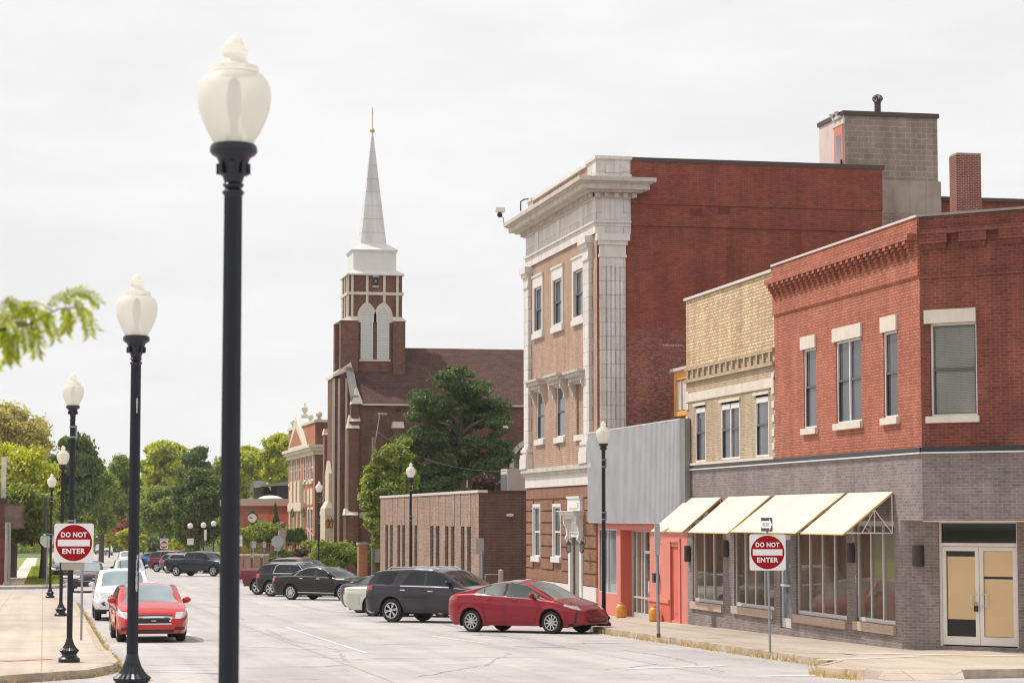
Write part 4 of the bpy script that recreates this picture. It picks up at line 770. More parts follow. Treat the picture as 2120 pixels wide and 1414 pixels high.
for h in holes:
    mb = MB(); mb.fbox(fDD, h[0], h[1], h[2], h[2]+.05, -.16, -.05)
    for j in range(2): c = h[0]+(h[1]-h[0])*(j+.5)/2; mb.fbox(fDD, c-.03, c+.03, h[2], h[3], -.16, -.06)
    zz = h[2]
    while zz < h[3]: mb.fbox(fDD, h[0]+.01, h[1]-.01, zz, zz+.03, -.12, -.08); zz += .17
    wf = mb.build('slot_window', m_alud, D); mb = MB(); mb.add([fDD.p(h[0], h[2], -.17), fDD.p(h[1], h[2], -.17), fDD.p(h[1], h[3], -.17), fDD.p(h[0], h[3], -.17)], [(0, 1, 2, 3)])
    mb.build('pane', m_gbl, wf, recalc=False)
for x_ in (168, 213, 243, 288, 325, 366, 443, 498, 535, 592, 630, 692): y_ = on_x(740+x_/2.946, 1050, XD).y; part(D, 'expansion_joint', m_drk, fDD, (y_-.02, y_+.02, zw1, zD-.12, -.01, .012))
pass; part(D, 'coping', m_lcap, fDD, (yD0-.05, yD1+.05, zD-.12, zD, -.4, .05)); part(D, 'coping', m_cap, FY(yD0), (XD+.4, XD+16, zD-.12, zD-.02, -.3, .05))
shell(D, [(XD, yD0), (XD+16, yD0), (XD+16, yD1), (XD, yD1)], lo, zD-.15, m_mod, 'rear_wall', zD-.5, skip=(0, 3))
v = on_y(1050, 1066, yD0-.02); wl_ = on_y(1055, 1066, yD0); single('security_light', MB().box(-.16, .12, -.3, 0, -.05, .06).lathe([(0, -.3), (.07, -.28), (.08, -.1)], 10, axis='y'), m_whm, 'small white light on the dark side wall of the low building', 'wall light', loc=(wl_.x, wl_.y, wl_.z), bevel=.01)
a = on_y(1050, 1011, yD0+2.5); b = on_y(1100, 970, yD0+2.5); ac = thing('air_conditioner', 'beige rooftop air conditioner on the low brown building', 'air conditioner', (a.x, a.y, zD-.5)); MB().box(a.x, b.x, a.y, a.y+1.5, zD-.45, b.z).build('casing', M('beige_enamel', (.50, .44, .38), .5, var=.06, obj=False), ac); MB().box(a.x-.02, a.x+.0, a.y+.1, a.y+1.4, zD-.3, b.z-.25).build('louvre', m_alud, ac)
# ================================================================== E: church
YE = 155.5; lo = -6; hw_ = 5.2; Yr = YE+hw_; XG = on_y(736, 900, YE).x; Yt = Yr-2.35; XT = XG+42
zEv = on_y(900, 832, YE).z; zRd = on_y(950, 722, Yr).z
E = thing('church', 'dark brick church with brown shingle roof and a white panelled steeple', 'church', (XG, YE, ZG(YE)))
fN = FY(YE); wbx = lambda px0, px1, pt, pb, Y=YE: (on_y(px0, pt, Y).x, on_y(px1, pt, Y).x, on_y(px0, pb, Y).z, on_y(px0, pt, Y).z)
aw = wbx(1063, 1150, 915, 1005)
MB().wall(fN, XG, XT, lo, zEv, [(aw[0], aw[1], aw[2], aw[3]-1.2)], .3).build('nave_wall', m_chu, E, recalc=False)
MB().add([(XG, YE, lo), (XG, YE+2*hw_, lo), (XG, YE+2*hw_, zEv), (XG, Yr, zRd), (XG, YE, zEv)], [(0, 1, 2, 3, 4)]).build('gable_wall', m_chl, E, recalc=False)
MB().add([(XG, YE+2*hw_, lo), (XT, YE+2*hw_, lo), (XT, YE+2*hw_, zEv), (XG, YE+2*hw_, zEv)], [(0, 1, 2, 3)]).build('nave_wall', m_chu, E, recalc=False)
MB().add([(XG-.02, YE-.25, zEv-.17), (XT, YE-.25, zEv-.17), (XT, Yr, zRd), (XG-.02, Yr, zRd), (XG-.02, YE+2*hw_+.25, zEv-.17), (XT, YE+2*hw_+.25, zEv-.17)], [(0, 1, 2, 3), (3, 2, 5, 4)]).build('roof', m_shin, E, recalc=False)
part(E, 'gutter', m_lime, fN, (XG+.4, XT, zEv-.3, zEv-.18, .05, .3))
for sgn in (0, 1):        # gable coping and kneelers
    y0, y1 = (YE-.3, Yr-1.2) if sgn == 0 else (YE+2*hw_+.3, Yr+1.2); t = (Yr-1.2-YE)/hw_; za, zb = zEv-.1, zEv+(zRd-zEv)*t
    MB().hexa([(XG-.35, y0, za), (XG+.15, y0, za), (XG+.15, y0, za+.45), (XG-.35, y0, za+.45), (XG-.35, y1, zb), (XG+.15, y1, zb), (XG+.15, y1, zb+.45), (XG-.35, y1, zb+.45)]).build('gable_coping', m_gcap, E)
kb = wbx(728, 752, 811, 836, YE-.45); MB().hexa([(kb[0], YE-.5, kb[2]), (kb[1], YE-.5, kb[2]), (kb[1], YE+.7, kb[2]), (kb[0], YE+.7, kb[2]), ((kb[0]+kb[1])/2-.05, YE, kb[3]+.3), ((kb[0]+kb[1])/2+.05, YE, kb[3]+.3), ((kb[0]+kb[1])/2+.05, YE+.3, kb[3]+.3), ((kb[0]+kb[1])/2-.05, YE+.3, kb[3]+.3)]).build('kneeler_stone', m_lime, E)
def bprism(px0, px1, Y0, Y1, pt, mat=m_chu, name='buttress', cap=True, capk=.45):
    x0, x1 = on_y(px0, pt, Y0).x, on_y(px1, pt, Y0).x; z = on_y(px0, pt, Y0).z; b_ = MB().box(x0, x1, Y0, Y1, lo, z).build(name, mat, E)
    if cap: MB().hexa([(x0-.08, Y0-.08, z), (x1+.04, Y0-.08, z), (x1+.04, Y1+.04, z), (x0-.08, Y1+.04, z), (x0+.02, Y0+(Y1-Y0)*.3, z+capk), (x1+.02, Y0+(Y1-Y0)*.6, z+capk), (x1+.02, Y1, z+capk), (x0+.02, Y1, z+capk)]).build('buttress_cap', m_lime, b_)
bprism(722, 743, YE-.55, YE+.4, 886, m_chu); bprism(724, 745, YE-.35, YE+.4, 872, cap=True); bprism(716, 741, YE-.9, YE+.35, 1066, cap=True); bprism(727, 743, YE-.2, YE+.5, 836, cap=False)
for px in (825, 1040): bprism(px-11, px+11, YE-.5, YE, 886, m_chu)
bprism(672, 692, YE+10, YE+11, 900, m_chl); bprism(667, 690, YE+9.8, YE+11, 1066, m_chl); bprism(684, 700, YE+10.2, YE+10.9, 850, m_chl)
part(E, 'stone_course', m_lime, fN, (XG-.02, XG+4.0, on_y(730, 1072, YE).z, on_y(730, 1060, YE).z, -.02, .08))
# front projection of the tower
xa, xb, xc = on_y(690, 800, Yt+.2).x, on_y(700, 800, Yt+.2).x, on_y(714, 800, Yt+.2).x; ztb = on_y(705, 772, Yt+.2).z
MB().box(xa, XG+.3, Yt+.2, Yt+3.4, lo, ztb-.35).box(xb, XG+.3, Yt+.0, Yt+3.6, lo, ztb-.1).box(xc, XG+.3, Yt-.25, Yt+3.85, lo, ztb+.1).build('tower_base', m_chu, E)
for x_, y_ in ((xb, Yt+.0), (xc, Yt-.25), (xa, Yt+.2)): part(E, 'stone_quoin_strip', m_lime, FY(y_), (x_-.03, x_+.12, lo, ztb-.4, -.05, .04))
MB().hexa([(xa-.1, Yt-.3, ztb-.35), (XG+.1, Yt-.3, ztb+.25), (XG+.1, Yt+3.9, ztb+.25), (xa-.1, Yt+3.9, ztb-.35), (xa-.08, Yt-.28, ztb-.12), (XG, Yt-.28, ztb+.75), (XG, Yt+3.88, ztb+.75), (xa-.08, Yt+3.88, ztb-.12)]).build('tower_base_cap', m_lime, E)
pz1, pz0 = on_y(690, 965, Yt+.8).z, lo; po = MB().box(xa-.22, xa+.02, Yt+.75, Yt+2.85, pz0, pz1-.5).prism(Fr((xa-.22, 0, 0), (0, 1, 0), (-1, 0, 0)), [(Yt+.75, pz1-.5), (Yt+2.85, pz1-.5), (Yt+1.8, pz1+.4)], -.22, 0)
zp_ = on_y(690, 1052, Yt+.8).z; po.box(xa-.5, xa+.02, Yt+.45, Yt+3.15, pz0, zp_).hexa([(xa-.5, Yt+.45, zp_), (xa, Yt+.45, zp_), (xa, Yt+3.15, zp_), (xa-.5, Yt+3.15, zp_), (xa-.22, Yt+.75, zp_+.5), (xa, Yt+.75, zp_+.5), (xa, Yt+2.85, zp_+.5), (xa-.22, Yt+2.85, zp_+.5)]).build('portal', m_crmw, E)
# tower shaft
x0, x1 = on_y(721, 620, Yt).x, on_y(832.5, 620, Yt).x; W_ = x1-x0; Yb = Yt+W_*.95; zp = lambda py, Y=Yt: on_y(775, py, Y).z
MB().box(x0, x1, Yt, Yb, lo, zp(569)).build('tower_shaft', m_chu, E); ft = FY(Yt); fl_ = FX(x0)
ledge = zp(665); 
for a, b in ((x0-.0, on_y(740.5, 700, Yt).x), (on_y(812.5, 700, Yt).x, x1+.0)):
    MB().box(a-(.55 if a < x0+.1 else 0), b+(.0 if a < x0+.1 else .2), Yt-.28, Yt+.6, lo, ledge).box(a-(.55 if a < x0+.1 else 0), b+(.0 if a < x0+.1 else .2), Yb-.6, Yb+.2, lo, ledge).build('tower_buttress', m_chu, E)
    aa, bb = a-(.6 if a < x0+.1 else .04), b+(.04 if a < x0+.1 else .28); MB().hexa([(aa, Yt-.34, ledge), (bb, Yt-.34, ledge), (bb, Yb+.25, ledge), (aa, Yb+.25, ledge), (a+.02, Yt-.04, ledge+.32), (b-.02, Yt-.04, ledge+.32), (b-.02, Yb+.04, ledge+.32), (a+.02, Yb+.04, ledge+.32)]).build('stone_ledge', m_lime, E)
X_ = lambda px: on_y(px, 620, Yt).x; strips = [(726.8, 731.5), (757.5, 762.5), (793, 798), (820, 825)]
for i, (a, b) in enumerate(strips): part(E, 'stone_strip', m_lime, ft, (X_(a), X_(b), ledge if i in (0, 3) else zp(632), zp(570), -.02, .06)); 
for t in (.1, .42, .75): part(E, 'stone_strip', m_lime, fl_, (Yt+(Yb-Yt)*t, Yt+(Yb-Yt)*(t+.06), ledge, zp(570), -.02, .06))
part(E, 'stone_strip', m_lime, ft, (x0-.04, x0+.05, ledge, zp(570), -.1, .03))
MB().box(x0-.1, x1+.1, Yt-.1, Yb+.1, zp(611), zp(605)).build('stone_band', m_lime, E)
def arch(cx, hwid, z0, zs, za, n=10):
    pts = []; Rr = (hwid*hwid+(za-zs)**2)/(2*hwid)
    for i in range(n+1):
        t = i/n; y = zs+(za-zs)*t; x = -hwid+Rr-math.sqrt(max(0, Rr*Rr-(y-zs)**2)); pts.append((cx+min(x, 0), y))
    return [(cx-hwid, z0)]+pts+[(2*cx-u, v) for u, v in reversed(pts[:-1])]+[(cx+hwid, z0)]
def archring(fr, cx, h1, h0, z0, zs, za1, za0, w0, w1, mat, name, root):
    A1, A0 = arch(cx, h1, z0, zs, za1), arch(cx, h0, z0, zs, za0); mb = MB(); n = len(A1); V = []
    for P_ in (A1, A0):
        for w in (w0, w1): V += [fr.p(u, v, w) for u, v in P_]
    F_ = []
    for i in range(n-1): F_ += [(n+i, n+i+1, 3*n+i+1, 3*n+i), (i, i+1, n+i+1, n+i), (2*n+i, 3*n+i, 3*n+i+1, 2*n+i+1)]
    return mb.add(V, F_).build(name, mat, root)
for cpx_ in (759.5, 793.5):
    cx = X_(cpx_); h0 = (X_(806)-X_(781))/2; lv = MB(); z0, zs, za = zp(744.5), zp(657), zp(634)
    archring(ft, cx, h0+.24, h0, zp(668), zs, zp(625), za, -.02, .10, m_lime, 'arch_surround', E)
    f_ = archring(ft, cx, h0, h0-.07, z0, zs, za, za-.1, .0, .07, m_whm, 'louvre_frame', E); mb = MB(); zz = z0+.06
    while zz < za-.15:
        hh = h0-.07 if zz < zs else max(.05, (h0-.07)*math.sqrt(max(0, 1-((zz-zs)/(za-zs))**1.6))); mb.hexa([ft.p(cx-hh, zz, .06), ft.p(cx+hh, zz, .06), ft.p(cx+hh, zz+.02, .06), ft.p(cx-hh, zz+.02, .06), ft.p(cx-hh, zz+.07, -.0), ft.p(cx+hh, zz+.07, -.0), ft.p(cx+hh, zz+.10, .0), ft.p(cx-hh, zz+.10, .0)]); zz += .115
    mb.build('louvre', m_whm, f_); MB().prism(ft, arch(cx, h0-.02, z0, zs, za-.03), .001, .012).build('louvre_backing', m_whm, f_)
part(E, 'sill', m_lime, ft, (X_(744), X_(809), zp(748), zp(744.5), -.02, .1))
part(E, 'niche', m_blk, ft, (X_(772), X_(783), zp(592), zp(574), -.01, .03)); part(E, 'niche_surround', m_lime, ft, (X_(771), X_(784), zp(594.5), zp(592), -.01, .08), (X_(771), X_(784), zp(574), zp(571), -.01, .08)); v = on_y(777.5, 583, Yt-.06); MB().ball(tuple(v), .1).build('bell', m_galv, E)
def frus(name, a, za, b, zb, mat, cx=None, cy=None):
    cx = (x0+x1)/2; cy = (Yt+Yb)/2; V = []
    for (r, z) in ((a, za), (b, zb)): V += [(cx-r, cy-r, z), (cx+r, cy-r, z), (cx+r, cy+r, z), (cx-r, cy+r, z)]
    return MB().hexa(V).build(name, mat, E)
hh = W_/2; s_ = W_/111.5; Yk = Yt+hh*.95
frus('steeple_skirt', hh+.13, zp(570.5), hh+.13, zp(567), m_whm); frus('steeple_skirt', hh+.13, zp(567), 44.5*s_, zp(558), m_whm); frus('steeple_box', 44.5*s_, zp(558.2), 44.5*s_, zp(523), m_whm); frus('steeple_eave', 44.5*s_, zp(523.8), 47.6*s_+.02, zp(516.5), m_whm); frus('steeple_roof', 47.6*s_+.02, zp(516.5), 26.5*s_, zp(501), m_whm)
frus('spire', 26.5*s_, zp(501), .04, on_y(772, 274, Yk).z, m_spire); ccx, ccy = (x0+x1)/2, (Yt+Yb)/2; zb_ = on_y(772, 271, Yk).z
MB().ball((ccx, ccy, zb_), .17, n=16, m=10).build('gilded_ball', m_gold, E, smooth=True); zt_ = on_y(772, 223, Yk).z; MB().tube([(ccx, ccy, zb_), (ccx, ccy, zt_)], .035, 6).tube([(ccx-.05, ccy-.2, zt_-.42), (ccx+.05, ccy+.2, zt_-.42)], .035, 6).build('cross', m_gold, E)
# arched side window and wall vents
fa = (aw[0]+aw[1])/2; rr = (aw[1]-aw[0])/2
archring(fN, fa, rr+.3, rr-.02, aw[2]-.3, aw[3]-rr, aw[3]+.3, aw[3], -.02, .12, m_lime, 'arched_window_surround', E); gq = MB().prism(fN, arch(fa, rr, aw[2], aw[3]-rr, aw[3]), -.2, -.15).build('arched_window', m_gst, E)
vt = wbx(819, 830, 847, 851); part(E, 'wall_vent', m_blk, fN, (vt[0], vt[1], vt[2], vt[3], -.01, .03))
wn_ = wbx(968, 1001, 957, 1012); part(E, 'side_window', m_gup, fN, (wn_[0], wn_[1], wn_[2], wn_[3], 0, .02)); part(E, 'side_window_frame', m_whm, fN, (wn_[0]-.08, wn_[0], wn_[2], wn_[3], 0, .06), (wn_[1], wn_[1]+.08, wn_[2], wn_[3], 0, .06), (wn_[0], wn_[1], wn_[3]-.7, wn_[3]-.62, 0, .06), ((wn_[0]+wn_[1])/2-.04, (wn_[0]+wn_[1])/2+.04, wn_[2], wn_[3], 0, .06))
for px, lb in ((678.5, 'amber glass lantern farther from the church portal'), (686, 'amber glass lantern against the church portal')):
    v = on_x(px, 1084, xa-.55-.1*(px < 680)); L = lantern(v, lb, 'amber lanterns of the church', m_amb, 1.25)
# ================================================================== F: school-like red brick building with urns
XF = 21.1; yF = on_x(652, 1000, XF).y; yF1 = on_x(597, 1000, XF).y; fF = FX(XF); zc_ = on_x(652, 925, XF).z; zpar = on_x(652, 874, XF).z; lo = -6
Fb = thing('brick_school', 'tall red brick school with tall white-framed windows, a pediment and stone balls on the parapet', 'building', (XF, yF, ZG(yF)))
hs = []; Lh = yF1-yF
def fwin(px0, px1, yt, yb): return RX(XF, px0, px1, yt, yb)
rows = [(940, 995), (1050, 1140)]; spans = [(637, 640.5), (643, 648), (628, 632), (618, 622), (610, 614), (603.5, 606.5), (600, 602.5)]
for (yt, yb) in rows:
    zt1, zb1 = on_x(645, yt, XF).z, on_x(645, yb, XF).z
    for a, b in spans: ya, yb_ = on_x(b, 1000, XF).y, on_x(a, 1000, XF).y; hs.append((ya, yb_, zb1, zt1))
MB().wall(fF, yF, yF1, lo, zpar, hs, .07).build('street_wall', m_sch, Fb, recalc=False)
for h in hs: window(fF, h, .06, Fb, m_wht, m_gup, .16, .5, sash=m_wht)
mb = MB()
for h in hs[:7]: mb.fbox(fF, h[0]-.05, h[1]+.05, h[2]-.25, h[2], -.02, .14)
mb.build('sill', m_lime, Fb)
MB().wall(FY(yF), XF, XF+14, lo, zpar, ()).build('side_wall', brick('shaded_school_brick', (.20, .075, .05), (.13, .05, .035), (.20, .13, .10), var=.15, ms=.008), Fb, recalc=False)  # darker copy of the street wall brick with the side's shade painted in
zsp = on_x(648, 1034, XF).z
for h in hs[:7]: part(Fb, 'spandrel_panel', m_crmw, fF, (h[0], h[1], zsp-.4, zsp+.9, -.02, .05))
m0, m1 = on_x(633, 1000, XF).y, on_x(607, 1000, XF).y
part(Fb, 'frontispiece', m_crmw, fF, *[(m0+(m1-m0)*t-.25, m0+(m1-m0)*t+.25, lo, zsp-.6, -.02, .35) for t in (.04, .35, .65, .96)], (m0-.3, m1+.3, zsp-.9, zsp-.3, -.02, .45)); part(Fb, 'balcony_arch', m_crmw, fF, *[(m0+(m1-m0)*t-.8, m0+(m1-m0)*t+.8, zsp-.3, zsp+1.6, -.02, .4) for t in (.2, .5, .8)], (m0, m1, zsp-.32, zsp-.2, -.02, .42))
MB().box(XF-.55, XF+14, yF-.5, yF1+.5, zc_-.05, zc_+.18).box(XF-.4, XF+14, yF-.38, yF1+.4, zc_-.3, zc_-.05).box(XF-.2, XF+14, yF-.18, yF1+.2, zc_-.62, zc_-.3).build('cornice', m_lime, Fb)
MB().box(XF-.12, XF+14, yF-.12, yF1+.12, zpar, zpar+.2).build('parapet_coping', m_lime, Fb)
pm = (m0+m1)/2; zpd = on_x(620, 862, XF).z; h2 = (m1-m0)/2+1.3
MB().prism(fF, [(pm-h2, zc_+.18), (pm+h2, zc_+.18), (pm, zpd)], .0, .35).build('pediment', m_lime, Fb); MB().prism(fF, [(pm-h2+1.2, zc_+.4), (pm+h2-1.2, zc_+.4), (pm, zpd-1.0)], .35, .37).build('pediment_field', m_sch, Fb)
shell(Fb, [(XF, yF), (XF+14, yF), (XF+14, yF1), (XF, yF1)], lo, zpar, m_sch, 'rear_wall', zpar-.5, skip=(0, 3))
def sball(px, py, ytop, r, nm, lb, urn=False):
    v = on_x(px, py, XF+.3); z0 = zpar+.2 if not urn else zpd-.2; zt = on_x(px, ytop, XF+.3).z; H_ = zt-z0
    if urn: pr = [(.34, 0), (.34, H_*.2), (.14, H_*.24), (.10, H_*.32), (.15, H_*.38), (.26, H_*.5), (.29, H_*.62), (.26, H_*.68), (.1, H_*.74), (.05, H_*.84), (.09, H_*.93), (0, H_)]
    else: pr = [(.22, 0), (.22, H_*.14), (.1, H_*.2), (.09, H_*.3)]+[(r*math.sin(t), H_-r-r*math.cos(t)) for t in np.linspace(.35, math.pi, 9)]
    single(nm, MB().lathe(pr, 16), m_lime, lb, 'finial', loc=(XF+.3, v.y, z0), smooth=True)
sball(631, 860, 833, .5, 'stone_urn', 'tall stone urn at the peak of the school pediment', True); sball(660.5, 860, 851, .27, 'stone_ball', 'stone ball on the near corner of the school parapet') ; sball(643, 860, 857, .25, 'stone_ball', 'stone ball on the parapet between the urn and the near corner ball'); sball(606, 880, 869, .23, 'stone_ball', 'stone ball at the far left end of the school parapet')
for px, lb in ((606, 'black double lantern at the far side of the school entrance'), (628, 'black double lantern at the near side of the school entrance')): v = on_x(px, 1062, XF-.5); lantern(v, lb, 'black lanterns of the school entrance', s=1.3)
# ================================================================== G: low wing with the clock, house roofs
yG_ = 208; a = on_y(487, 1032, yG_); b = on_y(602, 1032, yG_); zf = on_y(550, 1047, yG_).z
G_ = thing('low_brick_wing', 'low red brick building with a broad beige roof fascia behind the school garden', 'building', (a.x, yG_, ZG(yG_)))
MB().box(a.x, b.x+6, yG_, yG_+15, -6, zf).build('wall', m_sch, G_); MB().box(a.x-.3, b.x+6, yG_-.4, yG_+15, zf, a.z).build('fascia', M('beige_fascia', (.50, .42, .35), .7, var=.04, obj=False), G_)
sk = on_y(560, 1028, yG_+3); MB().ball((sk.x, sk.y, a.z-.1), 1.2, 1, 1, .36, 20, 10).build('skylight_dome', m_whm, G_, smooth='all')
c = on_y(537, 1064, yG_-1.5); d = on_y(600, 1064, yG_-1.5); MB().box(c.x, d.x, yG_-1.5, yG_, -6, c.z).build('salmon_porch', m_sald, G_); MB().box(c.x-.01, c.x+.7, yG_-1.52, yG_-1.49, -6, c.z).build('porch_pier', m_sal, G_)
v = on_y(522, 1070, yG_-2); ck = thing('outdoor_clock', 'outdoor clock with a round white face under a pointed green hood', 'clock', (v.x, v.y, -4.5)); fK = FY(yG_-2); zc2 = v.z; hh_ = .36*1.1
MB().prism(fK, [(v.x-.42, zc2-.5), (v.x+.42, zc2-.5), (v.x+.42, zc2+.15), (v.x, zc2+.7), (v.x-.42, zc2+.15)], -.2, .1).box(v.x-.12, v.x+.12, yG_-2.05, yG_-1.85, -5.2, zc2-.5).build('case', M('dark_green_enamel', (.03, .09, .07), .5, var=.1), ck)
mb = MB(); n = 28; mb.add([fK.p(v.x+.40*math.cos(2*math.pi*i/n), zc2-.1+.40*math.sin(2*math.pi*i/n), .12) for i in range(n)], [tuple(range(n))]); mb.build('dial', m_swh, ck, recalc=False)
mb = MB(); 
for ang, ln in ((R(155), .3), (R(163+180-163+10), .2)): mb.hexa([fK.p(v.x-.02*math.sin(ang), zc2-.1+.02*math.cos(ang), w) if 0 else fK.p(v.x+q*.025*-math.sin(ang)+L_*math.cos(ang), zc2-.1+q*.025*math.cos(ang)+L_*math.sin(ang), w) for w in (.125, .135) for q, L_ in ((-1, -.05), (-1, ln), (1, ln), (1, -.05))])
for i in range(12): t = i*math.pi/6; mb.fbox(fK, v.x+.34*math.cos(t)-.02, v.x+.34*math.cos(t)+.02, zc2-.1+.34*math.sin(t)-.02, zc2-.1+.34*math.sin(t)+.02, .122, .13)
mb.build('hands', m_blk, ck)
yH_ = 262
def hbox(pl, pr, pt, pb, Y): A_ = on_y(pl, pt, Y); B_ = on_y(pr, pb, Y); return A_.x, B_.x, B_.z, A_.z
Hh = thing('grey_roofed_house', 'grey shingled hipped house roof with a dark dormer behind the low brick wing', 'house', (on_y(560, 1040, yH_).x, yH_, gz(yH_)))
a0, a1, z0, z1 = hbox(548, 612, 1002, 1036, yH_); MB().hexa([(a0-1.6, yH_, z0-3), (a1+5, yH_, z0-3), (a1+5, yH_+12, z0-3), (a0-1.6, yH_+12, z0-3), (a0+2.5, yH_+5, z1), (a1+3, yH_+5, z1), (a1+3, yH_+7, z1), (a0+2.5, yH_+7, z1)]).build('roof', m_shg, Hh)
b0, b1, y0_, y1_ = hbox(555, 612, 999, 1011, yH_+1); MB().hexa([(b0-1, yH_-.5, y1_-.5), (b1+5, yH_-.5, y1_+.1), (b1+5, yH_+9, y1_+.1), (b0-1, yH_+9, y1_-.5), (b0-1, yH_-.5, y1_-.3), (b1+5, yH_-.5, y1_+.9), (b1+5, yH_+9, y1_+.9), (b0-1, yH_+9, y1_-.3)]).build('upper_roof', m_gcap, Hh); MB().box(b0+1, b1+4, yH_+.8, yH_+8, y0_-1, y1_-.3).build('dormer', m_band, Hh)
c0, c1_, z0, z1 = hbox(527, 560, 1003, 1032, yH_+6); MB().hexa([(c0, yH_+4, z0+.7), (c1_, yH_+4, z0+.7), (c1_, yH_+14, z0+.7), (c0, yH_+14, z0+.7), (c0, yH_+9, z1+.5), (c1_-.5, yH_+9, z1+.5), (c1_-.5, yH_+9.2, z1+.5), (c0, yH_+9.2, z1+.5)]).build('side_roof', m_shg, Hh); MB().box(c0+.8, c1_+4, yH_+4.5, yH_+13, -6, z0+.72).build('wall', M('dark_teal_siding', (.06, .09, .10), .7, obj=False), Hh); MB().box(c0-.3, c0+.9, yH_+3.9, yH_+4.5, -6, z1-.4).build('porch_post', m_shg, Hh)
# ================================================================== left: brick building, hanging sign box
yL = 141; v = on_y(9.5, 1100, yL); zl = on_y(5, 1041, yL).z
Lb = thing('left_brick_building', 'dark red brick building cut by the left edge of the photo, beyond the side street', 'building', (v.x, yL, gz(yL))); MB().box(v.x-14, v.x, yL, yL+22, -6, zl).build('wall', m_redo, Lb); MB().box(v.x-14, v.x+.15, yL-.1, yL+22, zl, zl+.3).build('coping', m_dkm, Lb)
w1, w2 = on_y(2, 1120, yL), on_y(8, 1110, yL); 
sg0, sg1 = on_y(8, 1043, yL-1.2), on_y(50, 1094, yL-1.2); sb = thing('rusty_sign_box', 'blank rusty sign box hanging out over the sidewalk at the left edge', 'sign', (sg0.x, sg0.y, sg1.z)); MB().box(sg0.x+.03, sg1.x-.05, yL-1.35, yL-1.1, sg1.z+.05, sg0.z-.05).build('face_panel', M('faded_rusty_panel', (.17, .115, .09), .75, .2, var=.4, scale=2.5), sb)
fr_ = FY(yL-1.35); part(sb, 'frame', m_rust, fr_, (sg0.x, sg1.x, sg0.z-.09, sg0.z, -.28, .03), (sg0.x, sg1.x, sg1.z, sg1.z+.09, -.28, .03), (sg0.x, sg0.x+.09, sg1.z+.09, sg0.z-.09, -.28, .03), (sg1.x-.14, sg1.x, sg1.z+.09, sg0.z-.09, -.28, .03)); part(sb, 'bracket', m_rust, fr_, (sg0.x-3, sg0.x, sg0.z-.09, sg0.z-.02, -.16, -.08), (sg0.x-3, sg0.x, sg1.z+.02, sg1.z+.09, -.16, -.08))
p0, p1 = on_y(3.5, 945, yL+1), on_y(12, 1040, yL+1); MB_ = MB().box(p0.x, p1.x, yL+.8, yL+1.1, p1.z-.5, p0.z); single('white_sign_pylon', MB_, M('patchy_white_paint', (.58, .52, .50), .7, var=.3, scale=1.2), 'narrow patchy white pylon above the left brick building', 'pylon')
for px, r, lb in ((14, .09, 'pale round post standing in front of the left brick building'), (20.5, .08, 'blue-grey drainpipe beside the pale post at the left')):
    a = on_y(px, 1095, yL-2.4+.9*(px > 18)); single('utility_post', MB().tube([(0, 0, 0), (0, 0, a.z-gz(a.y)+.3)], r, 8).lathe([(r*2.0, -.05), (r*2.0, .1), (r, .3)], 8), m_galv if px > 18 else m_conc, lb, 'post', loc=(a.x, a.y, gz(a.y)+.1))
